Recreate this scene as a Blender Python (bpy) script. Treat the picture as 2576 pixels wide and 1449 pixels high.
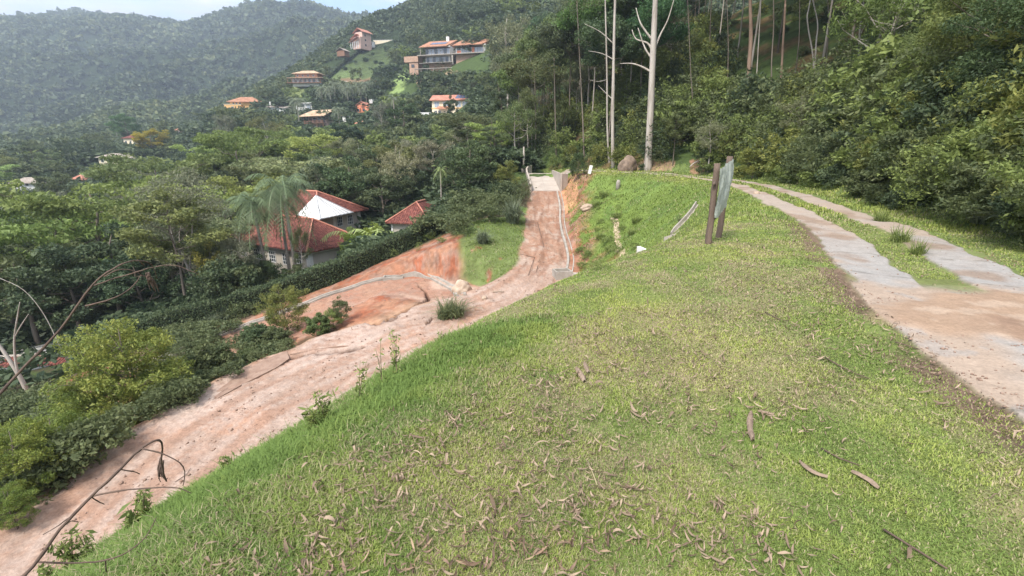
import bpy, math, random
import numpy as np
from mathutils import Vector, Matrix
for _o in list(bpy.data.objects): bpy.data.objects.remove(_o, do_unlink=True)
SC = bpy.context.scene
COL = SC.collection
R = math.radians
# ---------------------------------------------------------------- camera, sky, sun, exposure
PITCH = 16.0; FPX = 1180.0
cam_d = bpy.data.cameras.new('camera'); cam = bpy.data.objects.new('camera', cam_d); COL.objects.link(cam)
cam_d.sensor_width = 36.0; cam_d.lens = 36.0*FPX/2576.0
cam_d.clip_start = 0.05; cam_d.clip_end = 20000
cam.location = (0, 0, 0); cam.rotation_euler = (R(90-PITCH), 0, 0)
SC.camera = cam
W = bpy.data.worlds.new('World'); SC.world = W; W.use_nodes = True
SUN_EL, SUN_ROT = 52.0, 215.0      # rotation: clockwise from +Y (as seen from above)
nt = W.node_tree; nt.nodes.clear()
wo = nt.nodes.new('ShaderNodeOutputWorld'); bg = nt.nodes.new('ShaderNodeBackground')
sky = nt.nodes.new('ShaderNodeTexSky'); sky.sky_type = 'NISHITA'; sky.sun_disc = False
sky.sun_elevation = R(SUN_EL); sky.sun_rotation = R(SUN_ROT); sky.air_density = 1.0; sky.dust_density = 1.5
tc = nt.nodes.new('ShaderNodeTexCoord'); mp = nt.nodes.new('ShaderNodeMapping')
mp.inputs['Scale'].default_value = (1.0, 1.0, 4.5); mp.inputs['Location'].default_value = (0.35, 0.2, 0.1)
cn = nt.nodes.new('ShaderNodeTexNoise'); cn.inputs['Scale'].default_value = 2.6; cn.inputs['Detail'].default_value = 7; cn.inputs['Roughness'].default_value = 0.55
cr = nt.nodes.new('ShaderNodeValToRGB'); cr.color_ramp.elements[0].position = 0.43; cr.color_ramp.elements[1].position = 0.60
cn2 = nt.nodes.new('ShaderNodeTexNoise'); cn2.inputs['Scale'].default_value = 5.0; cn2.inputs['Detail'].default_value = 5
cr2 = nt.nodes.new('ShaderNodeValToRGB')
cr2.color_ramp.elements[0].position = 0.35; cr2.color_ramp.elements[0].color = (6.0, 6.1, 6.6, 1)
cr2.color_ramp.elements[1].position = 0.65; cr2.color_ramp.elements[1].color = (9.5, 9.6, 9.8, 1)
mx = nt.nodes.new('ShaderNodeMix'); mx.data_type = 'RGBA'; mx.clamp_factor = True
L = nt.links.new
L(tc.outputs['Generated'], mp.inputs['Vector']); L(mp.outputs[0], cn.inputs['Vector']); L(mp.outputs[0], cn2.inputs['Vector'])
L(cn.outputs['Fac'], cr.inputs[0]); L(cn2.outputs['Fac'], cr2.inputs[0])
L(cr.outputs[0], mx.inputs[0]); L(sky.outputs[0], mx.inputs[6]); L(cr2.outputs[0], mx.inputs[7])
sz = nt.nodes.new('ShaderNodeSeparateXYZ'); L(tc.outputs['Generated'], sz.inputs[0])
zr = nt.nodes.new('ShaderNodeMapRange'); zr.inputs['From Min'].default_value = 0.0; zr.inputs['From Max'].default_value = 0.8; zr.inputs['To Min'].default_value = 0.13; zr.inputs['To Max'].default_value = 1.25
L(sz.outputs['Z'], zr.inputs[0])          # overcast skies are about three times brighter overhead than at the horizon
vm = nt.nodes.new('ShaderNodeVectorMath'); vm.operation = 'SCALE'; L(cr2.outputs[0], vm.inputs[0]); L(zr.outputs[0], vm.inputs['Scale'])
nt.links.remove(mx.inputs[7].links[0]); L(vm.outputs[0], mx.inputs[7])
L(mx.outputs[2], bg.inputs[0]); bg.inputs[1].default_value = 0.15; L(bg.outputs[0], wo.inputs[0])
sun_d = bpy.data.lights.new('sun', 'SUN'); sun = bpy.data.objects.new('sun', sun_d); COL.objects.link(sun)
sun_d.energy = 3.0; sun_d.angle = R(12); sun_d.color = (1.0, 0.95, 0.88)
_az = R(SUN_ROT); _el = R(SUN_EL)
_sd = Vector((math.sin(_az)*math.cos(_el), math.cos(_az)*math.cos(_el), math.sin(_el)))   # towards the sun
sun.rotation_euler = _sd.to_track_quat('Z', 'Y').to_euler(); sun.location = (0, -20, 60)
SC.view_settings.view_transform = 'Standard'; SC.view_settings.look = 'None'
SC.view_settings.exposure = 1.1; SC.view_settings.gamma = 1
SC.cycles.max_bounces = 6; SC.cycles.diffuse_bounces = 3; SC.cycles.glossy_bounces = 2
SC.cycles.transmission_bounces = 4; SC.cycles.volume_bounces = 0; SC.cycles.transparent_max_bounces = 4
SC.cycles.use_denoising = True

# ---------------------------------------------------------------- helpers
SP, CP = math.sin(R(PITCH)), math.cos(R(PITCH))
def ray(u, v):
    a = (u-1288.0)/FPX; b = (724.5-v)/FPX
    return (a, CP+b*SP, -SP+b*CP)
def at(u, v, Y):
    d = ray(u, v); t = Y/d[1]; return (d[0]*t, Y, d[2]*t)
def atz(u, v, z):
    d = ray(u, v); t = z/d[2]; return (d[0]*t, d[1]*t, z)
def proj(x, y, z):
    f = y*CP - z*SP; up = y*SP + z*CP
    return 1288+FPX*x/f, 724.5-FPX*up/f
def hash2(ix, iy, s):
    h = (ix.astype(np.int64)*374761393 + iy.astype(np.int64)*668265263 + s*974634777) & 0xffffffff
    h = ((h ^ (h >> 13))*1274126177) & 0xffffffff
    return ((h ^ (h >> 16)) & 0xffffff)/float(0xffffff)
def vnoise(x, y, s=0):
    ix = np.floor(x); iy = np.floor(y); fx = x-ix; fy = y-iy
    fx = fx*fx*(3-2*fx); fy = fy*fy*(3-2*fy)
    a = hash2(ix, iy, s); b = hash2(ix+1, iy, s); c = hash2(ix, iy+1, s); d = hash2(ix+1, iy+1, s)
    return (a*(1-fx)+b*fx)*(1-fy)+(c*(1-fx)+d*fx)*fy
def fbm(x, y, sc, oc=4, s=0, g=0.5):
    x = np.asarray(x, float)/sc; y = np.asarray(y, float)/sc; r = 0; a = 1.0; t = 0
    for k in range(oc):
        r = r+a*vnoise(x+17.3*k, y-9.1*k, s+k); t += a; a *= g; x = x*2.03; y = y*2.03
    return r/t
def sstep(a, b, x): 
    t = np.clip((x-a)/(b-a), 0, 1); return t*t*(3-2*t)
def polyd(x, y, P):
    """distance, signed side (+ = left of travel), interpolated z, arclength along polyline P[(x,y,z)]"""
    best = np.full(x.shape, 1e18); side = np.zeros(x.shape); zz = np.zeros(x.shape); ss = np.zeros(x.shape); acc = 0.0
    n = len(P)
    for i in range(n-1):
        ax, ay = P[i][0], P[i][1]; bx, by = P[i+1][0], P[i+1][1]
        dx, dy = bx-ax, by-ay; l2 = dx*dx+dy*dy; l = math.sqrt(l2)
        t = ((x-ax)*dx+(y-ay)*dy)/l2; tc = np.clip(t, 0, 1)
        if i == 0: tc = np.minimum(t, 1)*(t > 0)
        ex = x-(ax+tc*dx); ey = y-(ay+tc*dy); d2 = ex*ex+ey*ey
        m = d2 < best
        best = np.where(m, d2, best); side = np.where(m, np.sign(dx*ey-dy*ex), side)
        if len(P[i]) > 2: zz = np.where(m, P[i][2]+(P[i+1][2]-P[i][2])*tc, zz)
        ss = np.where(m, acc+l*tc, ss); acc += l
    return np.sqrt(best), side, zz, ss
def smooth_poly(P, n=6):
    P = [tuple(p) for p in P]; out = []
    for i in range(len(P)-1):
        p0 = P[max(i-1, 0)]; p1 = P[i]; p2 = P[i+1]; p3 = P[min(i+2, len(P)-1)]
        for k in range(n):
            t = k/n
            out.append(tuple(0.5*((2*b)+(-a+c)*t+(2*a-5*b+4*c-d)*t*t+(-a+3*b-3*c+d)*t**3) for a, b, c, d in zip(p0, p1, p2, p3)))
    out.append(P[-1]); return out
class TPS:
    def __init__(s, X, f, lam=0.0, sc=1.0):
        X = np.asarray(X, float)/sc; s.sc = sc; s.X = X; n = len(X)
        r = np.hypot(X[:, None, 0]-X[None, :, 0], X[:, None, 1]-X[None, :, 1])
        s.c = 0.06; K = np.sqrt(r*r+s.c**2)+lam*np.eye(n); Pm = np.c_[np.ones(n), X]
        A = np.block([[K, Pm], [Pm.T, np.zeros((3, 3))]])
        s.w = np.linalg.solve(A, np.r_[np.asarray(f, float), 0, 0, 0])
    def __call__(s, x, y):
        x = np.asarray(x, float)/s.sc; y = np.asarray(y, float)/s.sc
        o = s.w[-3]+s.w[-2]*x+s.w[-1]*y
        for (px, py), w in zip(s.X, s.w[:-3]):
            o = o+w*np.sqrt((x-px)**2+(y-py)**2+s.c**2)
        return o

# ---------------------------------------------------------------- terrain definition
CREST = smooth_poly([(-2.4,-6),(-2.45,-1),(-2.15,1.0),(-1.75,2.4),(-1.0,3.9),(-0.1,5.6),(1.5,8.1),(4.1,11.2),(6.6,14.3),(8.7,18.3),(10.0,22.6),(10.8,28),(11.1,33),(10.7,38),(9.2,42),(7.6,46),(7.0,50),(6.6,56),(5.4,59.0),(1.2,59.3),(-1.0,61),(-5,66),(-12,76)],4)
TOE = smooth_poly([(7.4,-8),(7.9,0),(8.8,7.0),(11.2,13.2),(13.4,19.8),(15.6,28),(16.2,36),(14.6,43),(11.5,49),(8.5,56),(5,62),(1,70),(-2,82),(-3,105),(2,150),(20,260)],4)
DROAD = smooth_poly([(3.5,58.0,-2.3),(3.5,50.2,-3.8),(2.9,41,-5.65),(2.45,34.5,-6.45),(1.95,29.8,-7.0),(1.0,26.5,-7.35),(-0.6,24.2,-7.65),(-3.2,22.4,-8.0),(-6.2,20.2,-8.4),(-8.8,17.3,-8.75),(-10.4,14.0,-9.1),(-10.8,10.5,-9.5),(-10.6,6,-9.9),(-10,0,-10.2)],5)
HPIN = smooth_poly([(-1.6,24.5,-7.9),(-3.2,27.0,-8.3),(-4.6,29.2,-8.6),(-6.6,31.2,-8.85),(-9.1,32.3,-9.2),(-12,31.3,-9.9),(-15.2,29.4,-10.8),(-18.6,27.4,-11.8),(-22,25.2,-12.8),(-26,22.5,-13.8),(-30,19.5,-14.8)],5)
GUT = smooth_poly([(-2.9,25.5,-8.15),(-3.6,28.9,-8.42),(-4.6,31.2,-8.62),(-5.9,33.4,-8.85),(-7.3,34.6,-9.0),(-9.1,34.8,-9.2),(-10.4,34.5,-9.5),(-12.8,33.3,-10.0),(-15.2,31.7,-10.75),(-18.4,29.9,-11.8),(-19.8,29.0,-12.2),(-24,26.4,-13.2)],5)
RGUT = smooth_poly([(4.9,49.6,-3.9),(4.75,45,-4.85),(4.4,41,-5.65),(4.2,37.5,-6.1),(4.15,34.5,-6.45),(4.0,31,-6.9),(3.55,28.2,-7.2)],4)
HEDGE = smooth_poly([(-30.5,31.5),(-28,33.8),(-25,34.6),(-22.5,35.2),(-19,35.9),(-16,36.8),(-13.5,38.0),(-11.6,39.4),(-9.4,40.2),(-7.6,41.2),(-6.6,42.6),(-6.2,44.6),(-6.0,47)],4)
_near = [ # x,y,z of the lower ground
 (-3,-4,-9.5),(-8,0,-10),(-14,0,-12),(-20,0,-14.5),(-9,6,-9.9),(-15.5,8,-11.6),(-20,8,-14.2),(-30,5,-18),
 (-15.8,12,-11.2),(-15.3,16,-10.9),(-13.8,19.5,-10.8),(-20,15,-13),(-26,14,-15.5),(-24,18,-14.2),(-34,15,-17),
 (-12.2,22.5,-10.3),(-12.5,26,-10.2),(-16,23.5,-11.6),(-20,21.5,-12.9),(-10.2,25.5,-9.4),
 (-30,26,-15.2),(-28,29,-13.9),(-40,25,-17.5),(-38,34,-17),(-34,33,-15.5),
 (-19,33,-12.0),(-16,34,-10.9),(-13,35.5,-9.9),(-11,37.2,-8.9),(-9.0,37.6,-8.1),(-7.0,37.8,-7.3),(-5.0,37.0,-6.4),(-3.6,35.0,-6.3),(-2.6,33.0,-6.6),(-1.9,31,-7.2),(-1.7,28.5,-7.75),
 (-25,37,-12.9),(-20,38.5,-11.5),(-15,40.5,-10.0),(-11,42.5,-8.9),(-6,41,-6.7),
 (0.2,36,-6.35),(-0.4,31.5,-6.95),(-3,39,-5.6),(0.5,42,-5.4),(-2,46,-5.0),(-6,48,-6.6),(0.8,50,-4.3),(-4,55,-5.4),(0,58,-3.6),(1.2,54,-3.4),
 (-11,50,-9.2),(-15,48,-10.7),(-20,46,-12.4),(-26,46,-13.8),(-34,44,-16),(-22,56,-12.4),(-14,60,-10.2),(-8,60,-8.2),(-32,56,-15.5),(-45,50,-18.5),(-50,38,-18.5),(-62,48,-19.5),(-48,62,-19),
 (4.4,27,-7.3),(5.2,30,-6.6),(6.0,35,-5.4),(5.8,41,-4.7),(5.6,46,-3.9),(4.6,22,-6.6),(6.2,25,-5.2),(5.2,18.5,-4.9),(7.8,26,-4.2),(8.3,31,-3.9),(8.4,37,-3.2),
 (2.5,22,-7.6),(1,19,-8),(-3,17,-8.4),(-6,13,-8.9),(-7.5,8,-9.4),(-6.5,3,-9.8),(1,14,-7.6),(3,17,-6.6),(6,20,-4.6),(8,8,-6),(12,20,-6),(14,35,-5),(12,50,-5),(10,58,-4),
 (-70,60,-20),(-60,75,-20),(-35,75,-16),(-18,78,-12),(-6,78,-7),(5,75,-4),(20,70,-3),(-75,30,-21)]
_nT = TPS([p[:2] for p in _near], [p[2] for p in _near], sc=10.0)
# far ground: columns of the view, (depth, height)
_far = {-500:[(40,-18),(90,-20),(180,-12),(300,2),(450,28),(800,140),(1300,300),(2000,420)],
 -100:[(35,-17),(80,-20),(140,-14),(250,-2),(330,8),(450,30),(700,115),(1000,225),(1350,318),(1560,340),(2200,300)],
 100:[(50,-19),(80,-20),(140,-13),(250,-2),(330,8),(450,30),(700,115),(1000,228),(1350,318),(1560,348),(2200,300)],
 370:[(60,-18),(90,-18),(140,-12),(190,-5),(250,3.5),(300,8),(350,14),(450,34),(700,118),(1000,232),(1350,330),(1560,378),(2200,300)],
 560:[(60,-15),(90,-15),(150,-9),(200,-1),(270,14),(330,20),(420,30),(600,90),(900,190),(1250,285),(1500,318),(2200,270)],
 620:[(58,-13.5),(80,-14),(130,-8),(200,5),(262,20),(280,21),(340,32),(420,40),(600,95),(800,170),(1000,245),(1200,292),(1500,300)],
 700:[(58,-12),(80,-12.5),(120,-8),(180,2),(235,10),(290,27),(340,40),(420,52),(520,55),(650,100),(800,180),(1000,265),(1150,312),(1500,280)],
 800:[(58,-11),(80,-11),(120,-7),(180,1),(225,10.5),(245,13),(290,36),(305,40),(340,55),(400,66),(480,62),(600,85),(750,165),(1000,278),(1100,302),(1500,260)],
 900:[(56,-9.5),(80,-9),(120,-4),(180,5),(225,14),(245,17.5),(290,36),(330,52),(380,77),(420,93),(460,98),(520,88),(700,130),(800,190),(1000,265)],
 1000:[(56,-8),(80,-7),(120,-1),(180,8),(235,22),(290,42),(340,62),(380,82),(430,110),(480,120),(600,120),(1000,240)],
 1140:[(60,-6.5),(80,-5),(110,0),(140,6),(172,12.5),(188,15),(215,29),(232,37),(250,41),(300,66),(350,93),(420,123),(600,160)],
 1300:[(70,-4),(90,0),(120,8),(160,22),(200,38),(260,64),(350,104),(450,140),(700,180)],
 1500:[(80,-3),(120,10),(200,48),(350,112),(500,150)],
 1900:[(80,-3),(120,10),(200,50),(350,115),(500,150)],
 2700:[(60,-3),(120,10),(200,50),(350,115),(500,150)]}
_fx, _ff = [], []
for _u, _l in _far.items():
    for _Y, _z in _l:
        _x = (_u-1288)/FPX*_Y/1.02; _r = math.hypot(_x, _Y)
        _fx.append((math.atan2(_x, _Y)*2.2, math.log(_r))); _ff.append(_z/_r)
_fT = TPS(_fx, _ff, sc=1.0)
def smax(a, b, k): 
    h = np.clip(0.5+0.5*(a-b)/k, 0, 1); return b*(1-h)+a*h+k*h*(1-h)
def zbase(x, y):
    r = np.hypot(x, y)+1e-6; th = np.arctan2(x, y)
    zn = _nT(x, y); zf = _fT(th*2.2, np.log(np.maximum(r, 20)))*r
    w = sstep(52, 72, r); low = zn*(1-w)+zf*w
    d, s, _, _ = polyd(x, y, CREST); sd = d*s
    k = 0.42
    drop = 0.84*k*np.logaddexp(0, np.clip(sd/k, -40, 60))
    slack = 0.55*k*np.log1p(np.exp(-np.clip(-sd, 0, 30)/1.2))
    d2, s2, _, al = polyd(x, y, TOE); h = np.maximum(-d2*s2, 0)
    hill = np.where(h < 26, 0.66*h, 0.66*26+0.5*(h-26))
    hill = hill*sstep(0, 1.4, h) + 0.22*(fbm(x, y, 3.0, 3, 5)-0.5)*np.minimum(h, 4)
    und = (fbm(x, y, 5.0, 3, 11)-0.5)*0.22
    up = -1.72 - drop + hill + und
    return smax(up, low, 0.5), sd, -d2*s2
def height(x, y, info=False):
    x = np.atleast_1d(np.asarray(x, float)); y = np.atleast_1d(np.asarray(y, float))
    z, crest, toe = zbase(x, y)
    r = np.hypot(x, y)
    near = r < 75
    dist = {}
    # lower hairpin then main dirt road are pressed in
    for nm, P, hw, bl in (('hp', HPIN, 2.15, 1.7), ('dr', DROAD, 2.1, 1.6)):
        d, s, zr, al = polyd(x, y, P)
        wid = hw
        if nm == 'dr':
            wid = 1.55 + 1.15*sstep(26, 40, al)
            dist['dral'] = al
        w = sstep(wid, wid+bl, d + (fbm(x, y, 1.2, 3, 21)-0.5)*0.5)
        bump = (fbm(x, y, 0.8, 3, 31)-0.5)*0.12 + (fbm(x, y, 3, 2, 33)-0.5)*0.25
        z = np.where(near, (zr+bump)*(1-w)+z*w, z)
        dist[nm] = d-wid; dist[nm+'s'] = s
    # ruts and clods on the upper arm
    a = dist['dral']
    m = sstep(0.3, -0.4, dist['dr'])*sstep(8, 11, a)*(1-sstep(34, 40, a)); qd = (dist['dr']+1.6)*dist['drs']
    z = z + np.where(near, m*(0.20*(fbm(qd*2.2+fbm(x, y, 2.5, 2, 44)*2, a*0.35, 0.6, 4, 41)-0.5) + 0.22*(fbm(x, y, 0.45, 3, 45)-0.5)), 0)
    z = z + np.where(near, sstep(0.2, -0.5, dist['dr'])*sstep(34, 40, a)*0.12*(fbm(qd*1.5, a*0.5, 0.7, 4, 46)-0.5), 0)
    # fissures
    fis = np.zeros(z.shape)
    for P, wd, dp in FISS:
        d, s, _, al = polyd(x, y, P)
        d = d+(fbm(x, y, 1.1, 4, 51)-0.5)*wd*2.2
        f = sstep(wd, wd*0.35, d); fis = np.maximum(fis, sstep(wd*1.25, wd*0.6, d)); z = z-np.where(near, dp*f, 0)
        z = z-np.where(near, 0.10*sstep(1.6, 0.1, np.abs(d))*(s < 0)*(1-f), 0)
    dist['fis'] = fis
    z = z-0.62*np.exp(-((x-2.5)**2/20+(y-61.2)**2/9))*(y > 58.1)
    z = z + (fbm(x, y, 0.7, 3, 61)-0.5)*np.where(near, 0.07, 0.0)
    if r.max() > 200:
        z = z + np.where(r > 200, sstep(200, 600, r)*((fbm(x, y, 160, 4, 71)-0.5)*34*sstep(300, 1000, r)+(fbm(x, y, 45, 3, 73)-0.5)*8-np.abs(fbm(x, y, 230, 3, 75)-.5)*150*sstep(420, 750, r)*(1-sstep(950, 1300, r))), 0)
    if info: return z, crest, toe, dist
    return z
def fz(u, v, z): return atz(u, v, z)[:2]
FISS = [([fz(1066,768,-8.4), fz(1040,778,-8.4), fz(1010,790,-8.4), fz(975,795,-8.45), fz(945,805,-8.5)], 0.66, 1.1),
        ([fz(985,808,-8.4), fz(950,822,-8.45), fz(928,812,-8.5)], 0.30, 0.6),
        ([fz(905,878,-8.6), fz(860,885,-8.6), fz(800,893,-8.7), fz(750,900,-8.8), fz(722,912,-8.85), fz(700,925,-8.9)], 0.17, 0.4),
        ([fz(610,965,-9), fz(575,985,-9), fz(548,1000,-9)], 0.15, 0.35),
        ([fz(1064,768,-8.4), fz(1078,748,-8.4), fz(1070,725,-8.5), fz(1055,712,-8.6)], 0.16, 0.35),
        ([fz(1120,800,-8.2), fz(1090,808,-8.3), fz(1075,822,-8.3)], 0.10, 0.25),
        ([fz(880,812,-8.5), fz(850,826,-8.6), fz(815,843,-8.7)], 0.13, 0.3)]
def H1(x, y): return float(height(x, y)[0])

def hits(us, vs, tmax=300):
    us = np.asarray(us, float); vs = np.asarray(vs, float); ts = 1.2*1.025**np.arange(280); ts = ts[ts < tmax]
    a = (us-1288)/FPX; b = (724.5-vs)/FPX; D = np.stack([a, CP+b*SP, -SP+b*CP], 1)
    P = D[:, None, :]*ts[None, :, None]; Hh = height(P[..., 0].ravel(), P[..., 1].ravel()).reshape(P.shape[:2])
    below = P[..., 2] < Hh; i = np.argmax(below, 1); ok = below.any(1); i0 = np.maximum(i-1, 0); n = np.arange(len(us))
    g0 = P[n, i0, 2]-Hh[n, i0]; g1 = P[n, i, 2]-Hh[n, i]; f = np.clip(g0/(g0-g1+1e-9), 0, 1); t = ts[i0]*(1-f)+ts[i]*f
    return D*t[:, None], ok
# ---------------------------------------------------------------- materials
def newmat(name):
    m = bpy.data.materials.new(name); m.use_nodes = True; n = m.node_tree; n.nodes.clear()
    o = n.nodes.new('ShaderNodeOutputMaterial'); return m, n, o
def noise_node(n, scale, detail=5, rough=0.6, coord='Object', sc=(1,1,1)):
    t = n.nodes.new('ShaderNodeTexCoord'); mpn = n.nodes.new('ShaderNodeMapping'); mpn.inputs['Scale'].default_value = sc
    k = n.nodes.new('ShaderNodeTexNoise'); k.inputs['Scale'].default_value = scale; k.inputs['Detail'].default_value = detail; k.inputs['Roughness'].default_value = rough
    n.links.new(t.outputs[coord], mpn.inputs[0]); n.links.new(mpn.outputs[0], k.inputs['Vector']); return k
def surf(name, c1, c2=None, scale=4.0, rough=0.85, bump=0.3, bscale=None, sc=(1,1,1), metallic=0.0, c3=None, spec=0.3, bdist=0.02):
    """procedural surface: two or three tones mixed by noise, bump from finer noise"""
    m, n, o = newmat(name); b = n.nodes.new('ShaderNodeBsdfPrincipled'); b.inputs['Roughness'].default_value = rough
    b.inputs['Metallic'].default_value = metallic; b.inputs['Specular IOR Level'].default_value = spec
    c2 = c2 or tuple(x*0.7 for x in c1); k = noise_node(n, scale, 6, 0.65, 'Object', sc); r = n.nodes.new('ShaderNodeValToRGB')
    r.color_ramp.elements[0].position = 0.32; r.color_ramp.elements[0].color = (*c2, 1); r.color_ramp.elements[1].position = 0.62; r.color_ramp.elements[1].color = (*c1, 1)
    if c3: e = r.color_ramp.elements.new(0.78); e.color = (*c3, 1)
    n.links.new(k.outputs['Fac'], r.inputs[0]); n.links.new(r.outputs[0], b.inputs['Base Color'])
    if bump:
        k2 = noise_node(n, bscale or scale*5, 5, 0.7, 'Object', sc); bp = n.nodes.new('ShaderNodeBump'); bp.inputs['Strength'].default_value = bump; bp.inputs['Distance'].default_value = bdist
        n.links.new(k2.outputs['Fac'], bp.inputs['Height']); n.links.new(bp.outputs[0], b.inputs['Normal'])
    n.links.new(b.outputs[0], o.inputs[0]); return m
def ground_mat(name, scale, amt, bump, bdist, scale2=0.7):
    """albedo from the 'Col' attribute (what grows or lies there) broken up by noise"""
    m, n, o = newmat(name); b = n.nodes.new('ShaderNodeBsdfPrincipled'); b.inputs['Roughness'].default_value = 0.95; b.inputs['Specular IOR Level'].default_value = 0.15
    at_ = n.nodes.new('ShaderNodeAttribute'); at_.attribute_name = 'Col'
    k = noise_node(n, scale, 8, 0.7); k2 = noise_node(n, scale2, 4, 0.6)
    ad = n.nodes.new('ShaderNodeMath'); ad.operation = 'ADD'; n.links.new(k.outputs['Fac'], ad.inputs[0]); n.links.new(k2.outputs['Fac'], ad.inputs[1])
    mr = n.nodes.new('ShaderNodeMapRange'); mr.inputs['From Min'].default_value = 0.6; mr.inputs['From Max'].default_value = 1.4
    mr.inputs['To Min'].default_value = 1-amt; mr.inputs['To Max'].default_value = 1+amt; n.links.new(ad.outputs[0], mr.inputs[0])
    mu = n.nodes.new('ShaderNodeVectorMath'); mu.operation = 'SCALE'; n.links.new(at_.outputs['Color'], mu.inputs[0]); n.links.new(mr.outputs[0], mu.inputs['Scale'])
    n.links.new(mu.outputs[0], b.inputs['Base Color'])
    bp = n.nodes.new('ShaderNodeBump'); bp.inputs['Strength'].default_value = bump; bp.inputs['Distance'].default_value = bdist
    n.links.new(k.outputs['Fac'], bp.inputs['Height']); n.links.new(bp.outputs[0], b.inputs['Normal'])
    n.links.new(b.outputs[0], o.inputs[0]); return m
def leaf_mat(name, c1, c2, trans=0.25, rough=0.55):
    """leaf colour between two tones by a per-leaf random, tinted by the object's own colour"""
    m, n, o = newmat(name); at_ = n.nodes.new('ShaderNodeAttribute'); at_.attribute_name = 'rnd'
    r = n.nodes.new('ShaderNodeValToRGB'); r.color_ramp.elements[0].color = (*c1, 1); r.color_ramp.elements[1].color = (*c2, 1)
    n.links.new(at_.outputs['Fac'], r.inputs[0])
    oi = n.nodes.new('ShaderNodeObjectInfo'); mu = n.nodes.new('ShaderNodeMix'); mu.data_type = 'RGBA'; mu.blend_type = 'MULTIPLY'; mu.inputs[0].default_value = 1.0
    n.links.new(r.outputs[0], mu.inputs[6]); n.links.new(oi.outputs['Color'], mu.inputs[7])
    b = n.nodes.new('ShaderNodeBsdfPrincipled'); b.inputs['Roughness'].default_value = rough; b.inputs['Specular IOR Level'].default_value = 0.25
    t = n.nodes.new('ShaderNodeBsdfTranslucent'); mi = n.nodes.new('ShaderNodeMixShader'); mi.inputs[0].default_value = trans
    n.links.new(mu.outputs[2], b.inputs['Base Color']); n.links.new(mu.outputs[2], t.inputs[0])
    n.links.new(b.outputs[0], mi.inputs[1]); n.links.new(t.outputs[0], mi.inputs[2]); n.links.new(mi.outputs[0], o.inputs[0]); return m

# ---------------------------------------------------------------- mesh builders
def np_mesh(name, V, F, mat=None, attrs=None, smooth=False):
    """V (n,3); F (m,k) constant-k faces or list of such arrays; attrs {name: (n,) or (n,3)} on points"""
    Fs = F if isinstance(F, list) and isinstance(F[0], np.ndarray) else [np.asarray(F)]
    me = bpy.data.meshes.new(name); V = np.asarray(V, np.float32)
    me.vertices.add(len(V)); me.vertices.foreach_set('co', V.ravel())
    Fs = [np.asarray(f, np.int32) for f in Fs if len(f)]
    nl = sum(f.size for f in Fs); npoly = sum(len(f) for f in Fs)
    me.loops.add(nl); me.polygons.add(npoly)
    me.loops.foreach_set('vertex_index', np.concatenate([f.ravel() for f in Fs]))
    tot = np.concatenate([np.full(len(f), f.shape[1], np.int32) for f in Fs])
    me.polygons.foreach_set('loop_start', np.r_[0, np.cumsum(tot)[:-1]].astype(np.int32))
    me.polygons.foreach_set('loop_total', tot)
    if smooth: me.polygons.foreach_set('use_smooth', np.ones(npoly, bool))
    if attrs:
        for k, v in attrs.items():
            v = np.asarray(v, np.float32)
            if v.ndim == 1: a = me.attributes.new(k, 'FLOAT', 'POINT'); a.data.foreach_set('value', v)
            else:
                a = me.attributes.new(k, 'FLOAT_COLOR', 'POINT'); a.data.foreach_set('color', np.c_[v, np.ones(len(v), np.float32)].ravel())
    me.update(calc_edges=True)
    if mat: me.materials.append(mat)
    return me
def link(name, me, parent=None, loc=None, rot=None, scale=None, color=None):
    o = bpy.data.objects.new(name, me); COL.objects.link(o)
    if parent: o.parent = parent
    if loc is not None: o.location = loc
    if rot is not None: o.rotation_euler = rot if hasattr(rot, '__len__') else (0, 0, rot)
    if scale is not None: o.scale = scale if hasattr(scale, '__len__') else (scale,)*3
    if color is not None: o.color = (*color[:3], 1)
    return o
def tag(o, label=None, cat=None, group=None, kind=None):
    if label: o['label'] = label
    if cat: o['category'] = cat
    if group: o['group'] = group
    if kind: o['kind'] = kind
    return o
def empty(name, loc, rz=0.0):
    o = bpy.data.objects.new(name, None); COL.objects.link(o); o.location = loc; o.rotation_euler = (0, 0, rz); o.empty_display_size = 0.3; return o
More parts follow.
